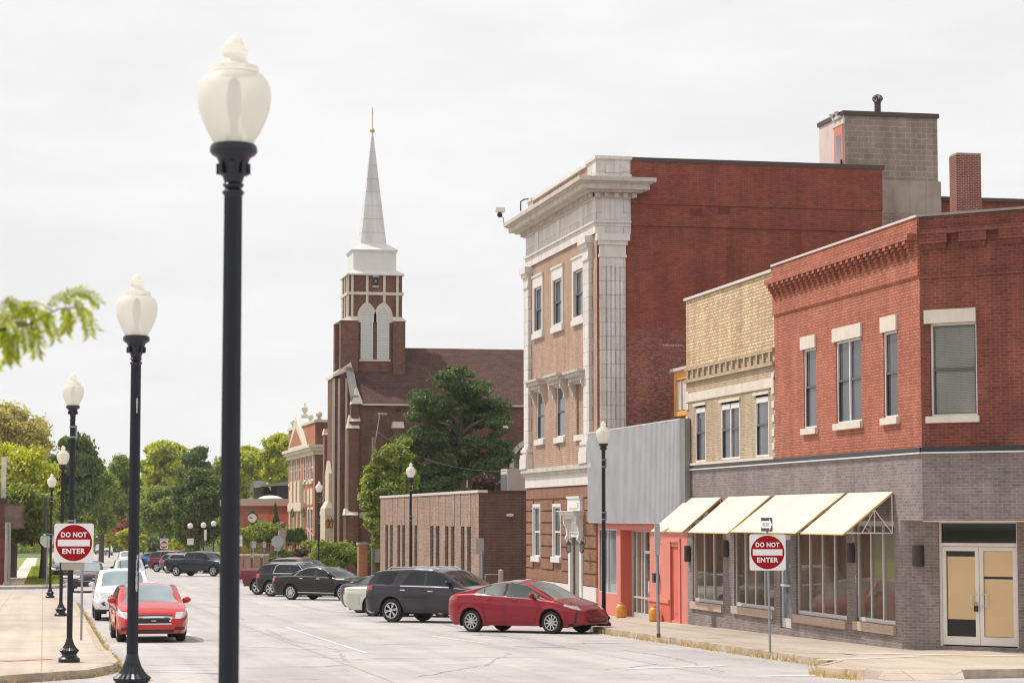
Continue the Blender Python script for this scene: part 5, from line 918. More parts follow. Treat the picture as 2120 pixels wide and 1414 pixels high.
# ================================================================== street lamps
def acrylic():
    t = NT('cream_acrylic_globe'); n = t.noise(t.pos(True), 60, 2); t.b.inputs['Base Color'].default_value = (.85, .845, .80, 1); t.b.inputs['Roughness'].default_value = .3
    t.bump(n, .25, .004); tr = t.new('BsdfTranslucent'); tr.inputs[0].default_value = (.96, .94, .87, 1); tp = t.new('BsdfTransparent'); tp.inputs[0].default_value = (.98, .96, .90, 1)
    a = t.new('MixShader'); a.inputs[0].default_value = .55; b = t.new('MixShader'); b.inputs[0].default_value = .22; t.link(t.b.outputs[0], a.inputs[1]); t.link(tr.outputs[0], a.inputs[2]); t.link(a.outputs[0], b.inputs[1]); t.link(tp.outputs[0], b.inputs[2]); t.link(b.outputs[0], t.out.inputs[0]); return t.m
m_acr = acrylic()
def lamp_proto(H, bands, label):
    L = thing('street_lamp', label, 'street lamp'); zt = H; Z = lambda y: zt-(y-80)/1290; r_ = lambda r: r/1290
    MB().lathe([(r_(r), Z(y)) for y, r in [(895, 145), (860, 165), (800, 200), (720, 235), (640, 262), (560, 272), (480, 268), (420, 245), (385, 212), (362, 168)]], 40).build('globe', m_acr, L, smooth='all')
    MB().lathe([(r_(r), Z(y)) for y, r in [(362, 172), (355, 183), (322, 181), (315, 142), (300, 108), (260, 82), (222, 84), (208, 100), (170, 100), (162, 72), (130, 62), (100, 42), (80, .01)]], 32).build('finial', m_acr, L, smooth=True)
    MB().lathe([(.05, Z(895)), (.05, Z(830)), (.022, Z(800)), (.022, Z(720)), (.035, Z(690)), (.045, Z(560)), (.03, Z(430)), (0, Z(395))], 12).build('lamp_housing', m_galv, L)
    MB().lathe([(r_(r), Z(y)) for y, r in [(1280, 68), (1262, 82), (1250, 80), (1232, 58), (1202, 80), (1185, 66), (1125, 84), (1050, 104), (1000, 124), (978, 160), (955, 176), (925, 174), (903, 162), (895, 140), (894, 0)]], 32).build('capital', m_blk, L, smooth=True)
    mb = MB()
    for i in range(8):
        a = i*math.pi/4+.2; mb.box(-.016, .010, -.014, .014, -.03, .03); n = len(mb.v)
        for j in range(n-8, n): x, y, z = mb.v[j]; x += r_(112)+.0; mb.v[j] = (x*math.cos(a)-y*math.sin(a), x*math.sin(a)+y*math.cos(a), z+Z(1085))
    mb.build('capital_ornament', m_blk, L)
    zb = .46; pole = MB(); pr = []; 
    for z, r in ((zb-.02, .0575), (zb+.02, .0575), (Z(1284)-.02, .0515), (Z(1278), .0515)): pr.append((r, z))
    pole.lathe(pr, 48, flute=(zb, Z(1283))).build('pole', m_blk, L, recalc=True)
    bp = [(1215, 93), (1182, 93), (1176, 86), (1166, 72), (1150, 62), (1135, 68), (1122, 80), (1110, 86), (1090, 62), (1060, 42), (1030, 32), (1010, 27), (1004, 26)]
    MB().lathe([(r/444, (1215-y)/444) for y, r in bp], 40, flute=(.16, .40)).build('base', m_blk, L)
    for z in bands:
        b = MB().lathe([(.06, z), (.066, z), (.066, z+.03), (.06, z+.03)], 16).lathe([(.06, z-.2), (.066, z-.2), (.066, z-.17), (.06, z-.17)], 16).box(.05, .085, -.03, .03, z-.22, z+.05).build('banner_clamp', m_galv, L)
    return L
def lamp(px, Y, H, bands, label, group, X=None, rz=0):
    v = on_y(px, 1100, Y); x = X if X is not None else v.x; L = lamp_proto(H, bands, label); L.location = (x, Y, gz(Y)+.15); L.rotation_euler = (0, 0, rz); L['group'] = group; return L
GL = 'black fluted street lamps on the left sidewalk'; GR_ = 'black fluted street lamps on the right sidewalk'
def depthY(px, d): r = ray(px, 1070); return r.y*d
LL = [(486, 12.85, 4.29, [], 'nearest and largest street lamp, its foot below the frame', 73), (284, 23.0, 4.29, [], 'second nearest street lamp on the left, paint flaking from its pole', 567), (152, 44.8, 5.65, [4.6, 2.75, 2.3], 'street lamp on the left corner carrying the large no-entry sign', 773), (131, 75.8, 5.65, [], 'fourth street lamp on the left, just right of the farthest one', 922), (107.5, 104.5, 5.65, [4.6, 2.9], 'farthest street lamp of the left row', 980)]
for i, (px, d, H, bd, lb, pt) in enumerate(LL):
    Y = depthY(px, d); v = on_y(px, pt, Y); H2 = v.z-(gz(Y)+.15); print('lamp', i, round(Y, 1), round(v.x, 2), 'H', round(H2, 2))
    lamp(px, Y, H2, bd, lb, GL, X=v.x, rz=.4)
L1Y = depthY(284, 23.0); FLK = []; vx = on_y(284, 1000, L1Y).x
for z0, z1, a0, wd in ((2.9, 3.05, -1.75, .012), (1.1, 1.3, -1.4, .014), (1.28, 1.42, -1.45, .008), (1.42, 1.47, -1.25, .012)):
    n = 7; vs = []
    for i in range(n+1):
        z = z0+(z1-z0)*i/n; ww = wd*random.uniform(.4, 1.1)
        for s in (-1, 1): a = a0+s*ww/.058; vs.append((math.cos(a)*.0595, math.sin(a)*.0595, z))
    FLK.append(MB().add(vs, [(2*i, 2*i+1, 2*i+3, 2*i+2) for i in range(n)]))
lamp2 = bpy.data.objects['street_lamp.001']; m_prim = M('bare_primer', (.45, .45, .44), .8, var=.2)
for q_ in FLK: f_ = q_.build('flaked_paint', m_prim, None, recalc=False); f_.parent = lamp2

for px, d, pt, lb, bd in [(1249, 64.8, 872, 'nearest street lamp on the right, in front of the salmon shop', [4.7, 3.2]), (850.5, 98.5, 958, 'street lamp in front of the low brown building', [4.9, 3.6]), (660.5, 131, 996, 'farthest street lamp on the right, in front of the church', [5, 3.8])]:
    Y = depthY(px, d); v = on_y(px, pt, Y); lamp(px, Y, v.z-(gz(Y)+.15), bd, lb, GR_, X=v.x)
# ================================================================== signs
def text(name, s, fr, cu, cv, height, width, w, mat, parent, bold=.0, rot=0):
    cu_ = bpy.data.curves.new('t', 'FONT'); cu_.body = s; cu_.size = 1; cu_.align_x = 'CENTER'; cu_.offset = bold; cu_.resolution_u = 3; cu_.space_character = 1.08
    o = bpy.data.objects.new('t', cu_); COL.objects.link(o); dg = bpy.context.evaluated_depsgraph_get(); me = bpy.data.meshes.new_from_object(o.evaluated_get(dg)); bpy.data.objects.remove(o)
    vs = [v.co.copy() for v in me.vertices]; x0, x1 = min(v.x for v in vs), max(v.x for v in vs); y0, y1 = min(v.y for v in vs), max(v.y for v in vs); mb = MB()
    mb.add([fr.p(cu+((v.x-x0)/(x1-x0)-.5)*width, cv+((v.y-y0)/(y1-y0)-.5)*height, w) for v in vs], [tuple(p.vertices) for p in me.polygons])
    return mb.build(name, mat, parent, recalc=False)
def rrect(u0, u1, v0, v1, r, n=5):
    pts = []
    for cx, cy, a in ((u1-r, v1-r, 0), (u0+r, v1-r, 90), (u0+r, v0+r, 180), (u1-r, v0+r, 270)):
        for i in range(n+1): t = R(a+90*i/n); pts.append((cx+r*math.cos(t), cy+r*math.sin(t)))
    return pts
def no_entry(root, fr, cu, cv, s=.762):
    h = s/2; bd = MB().prism(fr, rrect(cu-h, cu+h, cv-h, cv+h, .045), 0, .004).build('sign_panel', m_swh, root); mb = MB(); n = 48; rr = h*.93
    mb.add([fr.p(cu+rr*math.cos(2*math.pi*i/n), cv+rr*math.sin(2*math.pi*i/n), .0055) for i in range(n)], [tuple(range(n))]).build('red_disc', m_sred, bd, recalc=False)
    MB().fbox(fr, cu-h*.82, cu+h*.82, cv-h*.17, cv+h*.17, .005, .0065).build('white_bar', m_swh, bd)
    text('lettering', 'DO NOT', fr, cu, cv+h*.42, h*.27, h*1.32, .0068, m_swh, bd, .035); text('lettering', 'ENTER', fr, cu, cv-h*.42, h*.27, h*1.17, .0068, m_swh, bd, .035)
    for v_ in (.86, -.86): MB().lathe([(0, 0), (.006, 0)], 6).build('bolt', m_galv, bd) if 0 else MB().ball(tuple(fr.p(cu, cv+h*v_*.9, .007)), .007, n=6, m=4).build('bolt', m_galv, bd)
def one_way(root, fr, cu, cv, wd=.91, ht=.30):
    b = MB().prism(fr, rrect(cu-wd/2, cu+wd/2, cv-ht/2, cv+ht/2, .03), 0, .004).build('sign_panel', m_sblk, root); a, c = wd/2, ht/2
    pts = [(-a*.93, -c*.52), (a*.5, -c*.52), (a*.5, -c*.88), (a*.93, 0), (a*.5, c*.88), (a*.5, c*.52), (-a*.93, c*.52)]; mb = MB(); mb.add([fr.p(cu+x, cv+y, .0055) for x, y in pts], [(0, 1, 5, 6), (2, 3, 4, 5, 1)]).build('white_arrow', m_swh, b, recalc=False)
    text('lettering', 'ONE WAY', fr, cu-a*.1, cv, c*.62, a*1.25, .0065, m_sblk, b, .015)
def fr_at(x, y, ang): return Fr((x, y, 0), (math.cos(ang), math.sin(ang), 0), (math.sin(ang), -math.cos(ang), 0))
# left no-entry sign, clamped to the corner lamp
Y = depthY(152, 44.8)-.16; v = on_y(153, 1123.5, Y); s1 = thing('do_not_enter_sign', 'large red and white DO NOT ENTER sign on the left corner lamp', 'road sign', (v.x, v.y, v.z-.4), 'large red no-entry signs'); fr = fr_at(v.x, v.y, R(-6)); no_entry(s1, fr, 0, v.z)
s1b = thing('blank_panel', 'pale blank panel just below the left no-entry sign', 'road sign', (v.x, v.y+.05, v.z-.5)); MB().prism(fr, rrect(-.24, .21, v.z-.53, v.z-.3, .03), -.03, -.024).build('panel', M('weathered_tan_panel', (.40, .36, .31), .6, var=.12), s1b)
MB().fbox(fr, -.05, .05, v.z-.52, v.z-.34, -.06, -.031).build('clamp', m_galv, s1b)
p = on_g(168, 1325, .15); Hh_ = on_y(168, 1160, p.y).z-p.z; single('sign_post', MB().tube([(0, 0, 0), (0, 0, Hh_)], .028, 8), m_galv, 'thin bare grey post beside the left corner lamp', 'post', loc=p)
# right no-entry sign with the one-way sign above, on its own post
p = on_g(1594.5, 1350, .15); c = on_y(1590.5, 1143, p.y-.05); s2 = thing('do_not_enter_sign', 'large red and white DO NOT ENTER sign on a thin post by the right kerb', 'road sign', p, 'large red no-entry signs'); fr = fr_at(p.x-.03, p.y-.04, R(-14)); no_entry(s2, fr, -.02, c.z)
zt = on_y(1588, 1075, p.y).z; MB().tube([(p.x, p.y, p.z), (p.x-.03, p.y, c.z), (p.x-.05, p.y, zt)], .027, 8).build('post', m_galv, s2)
s3 = thing('one_way_sign', 'small black ONE WAY sign with a white arrow above the right no-entry sign', 'road sign', (p.x, p.y, zt-.3)); cz = on_y(1588, 1085.5, p.y).z; one_way(s3, fr_at(p.x-.09, p.y-.02, R(-92.7)), .12, cz, .91, .29)
p = on_g(1363.5, 1319, .15); sp = thing('bare_sign_post', 'grey bare sign post with a rusty foot beside the salmon entry', 'post', p); OFF[sp.name] = Vector(); zt = on_y(1358, 1085, p.y).z-p.z; MB().tube([(0, 0, 0), (-.04, 0, zt)], .04, 10).build('tube', m_galv, sp); MB().lathe([(.05, 0), (.052, .08), (.045, .1)], 10).build('foot', m_rust, sp); MB().box(-.11, .02, -.09, -.05, zt-.75, zt).box(-.12, .06, -.1, .05, zt-.50, zt-.46).box(-.12, .06, -.1, .05, zt-.38, zt-.35).build('clamp', m_sgrey, sp)
# signs and posts farther back
def backsign(name, px, py, pb, Y, wd, ht, label, mat=None, shape='rect', post=.03, ang=0, both=None):
    g0 = gz(Y)+.12; v = on_y(px, py, Y); o = thing(name, label, 'road sign', (v.x, Y, g0)); fr = fr_at(v.x, Y-.05, ang); 
    pts = rrect(-wd/2, wd/2, v.z-ht/2, v.z+ht/2, .02) if shape == 'rect' else [(wd/2/math.cos(R(22.5))*math.cos(R(22.5+45*i)), v.z+wd/2/math.cos(R(22.5))*math.sin(R(22.5+45*i))) for i in range(8)]
    MB().prism(fr, pts, 0, .005).build('panel', mat or m_sgrey, o); MB().tube([(v.x, Y, g0), (v.x, Y, v.z+ht/2)], post, 6).build('post', m_galv, o); return o, fr, v
o, fr, v = backsign('stop_sign', 574, 1121, 0, 147, .76, .76, 'grey back of an octagonal stop sign on a post behind the maroon pickup', shape='oct'); MB().prism(fr, rrect(-.2, .2, v.z-.56, v.z-.42, .02), 0, .005).build('plate', m_sgrey, o)
o, fr, v = backsign('stop_sign', 98, 1118, 0, 133, .80, .80, 'pale back of an octagonal stop sign behind the farthest left lamp', M('pale_sign_back', (.50, .48, .44), .6), shape='oct')
o, fr, v = backsign('street_name_sign', 98.5, 1106.5, 0, 131, .55, .17, 'small green street name sign above the pale stop sign', M('green_sign_sheeting', (.0, .20, .13), .4, var=.03)); MB().prism(fr, rrect(-.22, -.1, v.z-.03, v.z+.03, .01), .005, .007).build('letter_patch', m_swh, o)
o, fr, v = backsign('parking_sign', 525.5, 1127, 0, 150, .3, .45, 'small sign on the left one of two thin posts by the brick garden wall', post=.035)
o, fr, v = backsign('parking_sign', 547, 1127, 0, 150, .22, .4, 'narrow sign on the right one of two thin posts by the brick garden wall', post=.035)
o, fr, v = backsign('white_notice_sign', 394, 1121, 0, 196, .55, .55, 'square white notice sign on a lamp pole behind the navy pickup', m_swh); 
MB().prism(fr, [(-.16, v.z+.1), (.18, v.z+.1), (.18, v.z+.13), (-.16, v.z+.13)], .005, .007).prism(fr, [(-.12, v.z-.02), (.14, v.z-.02), (.14, v.z+.01), (-.12, v.z+.01)], .005, .007).build('faded_lines', M('faded_red_ink', (.55, .25, .22), .6), o)
o, fr, v = backsign('white_notice_sign', 492, 1120, 0, 155, .62, .68, 'white notice sign half hidden behind the nearest lamp pole', m_swh); MB().prism(fr, rrect(.06, .26, v.z+.05, v.z+.12, .01), .005, .007).prism(fr, rrect(.06, .26, v.z-.12, v.z-.04, .01), .005, .007).build('faded_lines', M('faded_grey_ink', (.45, .43, .45), .6), o)
o, fr, v = backsign('slim_sign', 425, 1107, 0, 205, .22, .95, 'slim white edge-on sign between the ball lamps', m_swh)
Yf = 238; v = on_y(339.5, 1127.5, Yf); s4 = thing('do_not_enter_sign', 'small far-off DO NOT ENTER sign behind the maroon and navy cars', 'road sign', (v.x, Yf, gz(Yf))); fr = fr_at(v.x, Yf-.05, 0); no_entry(s4, fr, 0, v.z, .80); MB().tube([(v.x, Yf, gz(Yf)), (v.x, Yf, v.z+1.0)], .035, 6).build('post', m_galv, s4); s5 = thing('one_way_sign', 'faded one-way sign board above the small far-off no-entry sign', 'road sign', (v.x, Yf, v.z+.5)); MB().prism(fr, rrect(-.45, .48, v.z+.44, v.z+.66, .02), 0, .005).build('sign_panel', M('faded_white_board', (.55, .50, .48), .7, var=.15), s5)
o, fr, v = backsign('utility_box', 993, 1130, 0, 96, .36, .68, 'grey blank sign on a post at the alley beside the low brown building', post=.05); MB().tube([(on_y(996, 1140, 96).x, 95.8, gz(96)), (on_y(996, 1140, 96).x, 95.8, v.z-.2)], .06, 8).build('conduit', m_galv, o)
# ball lamps
for px, py, Y, lb in ((394, 1088.5, 196, 'leftmost of the three white ball lamps by the dark tree'), (421.5, 1087, 190, 'middle one of the three white ball lamps by the dark tree'), (442.5, 1084, 182, 'rightmost of the three white ball lamps by the dark tree'), (490, 1077, 160, 'white ball lamp half hidden behind the nearest lamp pole')):
    v = on_y(px, py, Y); rb = 6/(4700/Y/.97); bl = thing('ball_lamp', lb, 'street lamp', (v.x, Y, gz(Y)), 'white ball lamps beyond the parked cars'); MB().ball(tuple(v), rb, n=18, m=12).build('globe', M('white_globe', (.80, .76, .74), .3, var=.02) if 'm_glb' not in globals() else m_glb, bl, smooth='all'); MB().tube([(v.x, Y, gz(Y)), (v.x, Y, v.z-rb*.9)], .055, 8).lathe([(.12, -rb*1.12), (.13, -rb*.85), (0, -rb*.85)], 10, tuple(v)).build('pole', m_dkm, bl)
# cobra-head street light and its wire
Y = 137; b = on_g(781, 1205, .3); v0 = on_y(774, 1190, Y); t1 = on_y(773.5, 905, Y); sl_o = thing('utility_light_pole', 'tall grey wooden pole with a cobra-head light arm in front of the church', 'light pole', (v0.x, Y, gz(Y))); MB().tube([(v0.x, Y, gz(Y)), (t1.x, Y, t1.z)], [.17, .11], 10).build('pole', m_pole, sl_o)
h1 = on_y(786, 858, Y); h0 = on_y(775, 925, Y); MB().tube([h0, on_y(782, 885, Y), h1], .035, 6).build('arm', m_galv, sl_o); MB().box(h1.x-.1, h1.x+.45, Y-.12, Y+.12, h1.z-.03, h1.z+.09).build('lamp_head', m_galv, sl_o, bevel=.03); bx_ = on_y(777, 1150, Y); MB().box(bx_.x-.05, bx_.x+.25, Y-.25, Y-.1, bx_.z-.4, bx_.z+.4).build('meter_box', m_sgrey, sl_o)
w0_ = on_y(780, 893, Y); w1_ = on_y(1048, 975, 97); pts = [w0_.lerp(w1_, i/16)+Vector((0, 0, -2.6*(i/16)*(1-i/16))) for i in range(17)]; single('overhead_wire', MB().tube(pts, .009, 5), m_dkm, 'thin sagging wire from the cobra-head pole to the low building', 'wire')
# cone, tree trunk pole, bollards, rail
v = on_g(28, 1177+6, .15); cn = thing('traffic_cone', 'orange traffic cone beside the left brick building', 'cone', v); OFF[cn.name] = Vector(); k_ = 1.15; MB().lathe([(.13*k_, .04), (.09*k_, .25), (.08*k_, .26)], 12).lathe([(.055*k_, .42), (.03*k_, .62), (0, .63)], 12).box(-.18, .18, -.18, .18, 0, .04).build('cone_body', M('orange_cone_plastic', (.72, .10, .03), .5, var=.08), cn); MB().lathe([(.085*k_, .25), (.052*k_, .43)], 12).build('reflective_collar', m_swh, cn)
for px, r, lb in ((258, .13, 'dark wooden pole in front of the red-leaved tree'), (204.5, .17, 'dark wooden pole beyond the parked minivans at the left'), (93.5, .12, 'slim dark pole behind the farthest left lamp')):
    Y = {258: 300, 204.5: 395, 93.5: 155}[px]; t = {258: 1085, 204.5: 1083, 93.5: 1030}[px]; v = on_y(px, t, Y); single('wooden_pole', MB().tube([(0, 0, 0), (0, 0, v.z-gz(Y))], r, 8), M('dark_pole_wood', (.09, .065, .055), .9, var=.2), lb, 'pole', loc=(v.x, Y, gz(Y)))
Y = 97; a = on_y(1005, 1189, Y); b = on_y(1033, 1189, Y); single('bike_rack', MB().tube([(a.x, Y, gz(Y)), (a.x, Y, a.z), (b.x, Y, a.z), (b.x, Y, gz(Y))], .04, 8), m_galv, 'low grey metal rail at the mouth of the alley', 'rail')
v = on_y(1037, 1180, Y); single('bollard', MB().lathe([(.11, 0), (.11, v.z-gz(Y)), (0, v.z-gz(Y)+.05)], 12), m_conc, 'pale round bollard beside the metal rail in the alley', 'bollard', loc=(v.x, Y, gz(Y)))
v = on_g(10, 1200, .15); single('grey_cabinet', MB().box(-.18, .18, -.15, .15, 0, .85).box(-.2, .2, -.17, .17, .85, .9), m_galv, 'small grey metal cabinet at the foot of the left brick building', 'cabinet', loc=v)
# garden walls and fence right of the ball lamps
Y = 152; mb = MB(); a = on_y(493, 1150, Y); z1 = on_y(520, 1150, Y).z; fw_ = FY(Y); gwl = thing('garden_wall', 'brick garden wall with buff piers behind the maroon pickup', 'wall', (a.x, Y, gz(Y)))
MB().fbox(fw_, a.x, on_y(566, 1150, Y).x, -6, z1-.15, -.3, 0).build('wall', m_sch, gwl); MB().fbox(fw_, a.x, on_y(566, 1150, Y).x, z1-.15, z1-.02, -.35, .05).build('coping', m_lime, gwl)
for px in (497, 512, 532, 551): x = on_y(px, 1150, Y).x; p_ = MB().fbox(fw_, x-.22, x+.22, -6, z1, -.4, .14).build('pier', m_brn, gwl); MB().fbox(fw_, x-.26, x+.26, z1, z1+.1, -.45, .18).build('pier_cap', m_lime, p_)
Y = 158; fe = thing('railing', 'rust-coloured metal railing above the brick garden wall', 'fence', (on_y(520, 1140, Y).x, Y, gz(Y))); f_ = FY(Y); x0_, x1_ = on_y(519, 1140, Y).x, on_y(628, 1140, Y).x; zt, zb = on_y(560, 1124.5, Y).z, on_y(560, 1146, Y).z; m_ry = M('rust_red_rail_paint', (.30, .12, .08), .6, var=.1); mb = MB(); x = x0_
while x < x1_: mb.fbox(f_, x, x+.035, zb, zt, -.02, .015); x += .15
mb.fbox(f_, x0_, x1_, zt, zt+.05, -.03, .02).fbox(f_, x0_, x1_, zb+.1, zb+.15, -.03, .02); 
mb.build('balusters', m_ry, fe); pm_ = MB()
for i in range(6): x = x0_+(x1_-x0_)*i/5; pm_.fbox(f_, x-.04, x+.04, gz(Y)-.3, zt+.08, -.05, .03)
pm_.build('posts', m_ry, fe)
v = on_y(585, 1086, 160); bp_ = thing('ball_pillar', 'grey stone gate pillar topped by a stone ball behind the stop sign', 'pillar', (v.x, 160, gz(160))); MB().ball(tuple(v), .23, n=16, m=10).build('ball', M('dark_mossy_stone', (.17, .15, .13), .9), bp_, smooth='all'); z_ = on_y(585, 1096, 160).z; MB().lathe([(.1, z_-.05-v.z), (.1, .0-.15)], 10, tuple(v)).box(v.x-.26, v.x+.26, 159.75, 160.3, z_-.5, z_).box(v.x-.2, v.x+.2, 159.8, 160.25, -6, z_-.5).build('pillar', m_conc, bp_)
v = on_y(750, 1170, 134.5); a = on_y(743, 1175, 134.5); b = on_y(761, 1127, 134.5); bs = thing('brick_pier', 'free-standing red brick pier on the church lawn', 'pillar', (a.x, 134.5, gz(134))); MB().box(a.x, b.x, 134.5, 135.3, gz(134), b.z).build('pier', m_sch, bs); MB().box(a.x-.05, b.x+.05, 134.45, 135.35, b.z, b.z+.12).build('cap', m_conc, bs)
# steps railing by the school
a = on_y(634, 1092, 172); b = on_y(650, 1110, 170); single('stair_rail', MB().tube([a, b], .05, 6).tube([b, b+Vector((0, 0, -2.2))], .05, 6).tube([a, a+Vector((0, 0, -2.5))], .05, 6), M('salmon_rail_paint', (.6, .22, .16), .6), 'sloping salmon handrail at the school steps', 'handrail')
# ================================================================== cars
m_tyre = M('tyre_rubber', (.018, .018, .018), .8, var=.2); m_alloy = M('alloy_wheel', (.62, .62, .64), .3, .8, var=.05); m_plas = M('black_trim_plastic', (.02, .02, .022), .55, var=.15)
m_chr = M('chrome_trim', (.75, .75, .76), .12, 1, var=0); m_cgl = glass('car_glass', (.018, .02, .022), .03, .3, .35); m_cgs = glass('clear_car_glass', (.16, .175, .16), .03, .5, .5); m_cgw = glass('sky_toned_windscreen_glass', (.22, .27, .29), .03, .3, .6)  # windscreen glass carries the pale sky reflection in its base colour
m_tl = M('red_tail_light', (.42, .012, .015), .15, var=.1, coat=1); m_hl = M('headlight_lens', (.55, .55, .56), .12, .3, var=.25, scale=12, coat=1); m_mesh = M('grille_mesh', (.015, .015, .017), .5, var=.1); m_amb2 = M('amber_marker', (.7, .25, .03), .3, var=0); m_plate = M('licence_plate_white', (.55, .56, .6), .5, var=.05)
PAINT = {}
def paint(n, c, met=.25):
    if n not in PAINT:
        t = NT(n); t.b.inputs['Base Color'].default_value = (*c, 1); t.b.inputs['Metallic'].default_value = met; t.b.inputs['Roughness'].default_value = .4; t.b.inputs['Specular IOR Level'].default_value = .25; t.b.inputs['Coat Weight'].default_value = .9; t.b.inputs['Coat IOR'].default_value = 1.4; t.b.inputs['Coat Roughness'].default_value = .03
        d = t.noise(t.pos(True), 2.2, 4); cc = t.ramp(d, [(.35, k(c, .93)), (.65, k(c, 1.05))]); t.color(cc); PAINT[n] = t.m
    return PAINT[n]
def ip(tab, x): return float(np.interp(x, [a for a, _ in tab], [b for _, b in tab]))
def inpoly(x, z, P):
    c = False; n = len(P)
    for i in range(n):
        (x1, z1), (x2, z2) = P[i], P[i-1]
        if (z1 > z) != (z2 > z) and x < (x2-x1)*(z-z1)/(z2-z1)+x1: c = not c
    return c
def wheel(root, x, y, r, spokes, wd=.22, hub=.62, style=0):
    s = 1 if y > 0 else -1; W = thing('w', None, None); bpy.data.objects.remove(W)
    f = Fr((x, y, r), (1, 0, 0), (0, s, 0)); mb = MB(); seg = 28; prof = [(r*hub, -wd), (r*.93, -wd), (r, -wd*.85), (r, -.04), (r*.96, -.005), (r*.8, .012), (r*hub, 0)]; vs = []; fs = []
    for rr, w in prof:
        for i in range(seg): a = 2*math.pi*i/seg; vs.append(f.p(rr*math.cos(a), rr*math.sin(a), w))
    for j in range(len(prof)-1):
        for i in range(seg): fs.append((j*seg+i, j*seg+(i+1) % seg, (j+1)*seg+(i+1) % seg, (j+1)*seg+i))
    ty = mb.add(vs, fs).build('wheel', m_tyre, root, smooth=True)
    mb = MB(); n = seg; rh = r*hub; vs = [f.p(rh*math.cos(2*math.pi*i/n), rh*math.sin(2*math.pi*i/n), -.07) for i in range(n)]; mb.add(vs, [tuple(range(n))]); mb.build('brake_disc', m_drk, ty, recalc=False)
    mb = MB()
    for (ra, rb, w0, w1) in ((rh*1.0, rh*.90, -.03, .006), (rh*.24, 0.001, -.03, .01)):
        vs = []; 
        for rr, w in ((ra, w0), (ra, w1), (rb, w1), (rb, w0)):
            for i in range(n): a = 2*math.pi*i/n; vs.append(f.p(rr*math.cos(a), rr*math.sin(a), w))
        mb.add(vs, [(j*n+i, j*n+(i+1) % n, (j+1)*n+(i+1) % n, (j+1)*n+i) for j in range(3) for i in range(n)])
    for i in range(spokes):
        for da in ((-.13, .13) if style else (0,)):
            a0 = 2*math.pi*i/spokes+.2; a1 = a0+da; h0 = rh*(.11 if not style else .055); h1 = rh*(.15 if not style else .06) if spokes < 8 else rh*.075; P = []
            for (rad, aa, hh) in ((rh*.15, a0, h0), (rh*.93, a1, h1)):
                for w in (-.025, -.0):
                    for q in (-1, 1): P.append(f.p(rad*math.cos(aa)-q*hh*math.sin(aa), rad*math.sin(aa)+q*hh*math.cos(aa), w))
            mb.hexa([P[0], P[1], P[3], P[2], P[4], P[5], P[7], P[6]])
    mb.build('rim', m_alloy, ty)
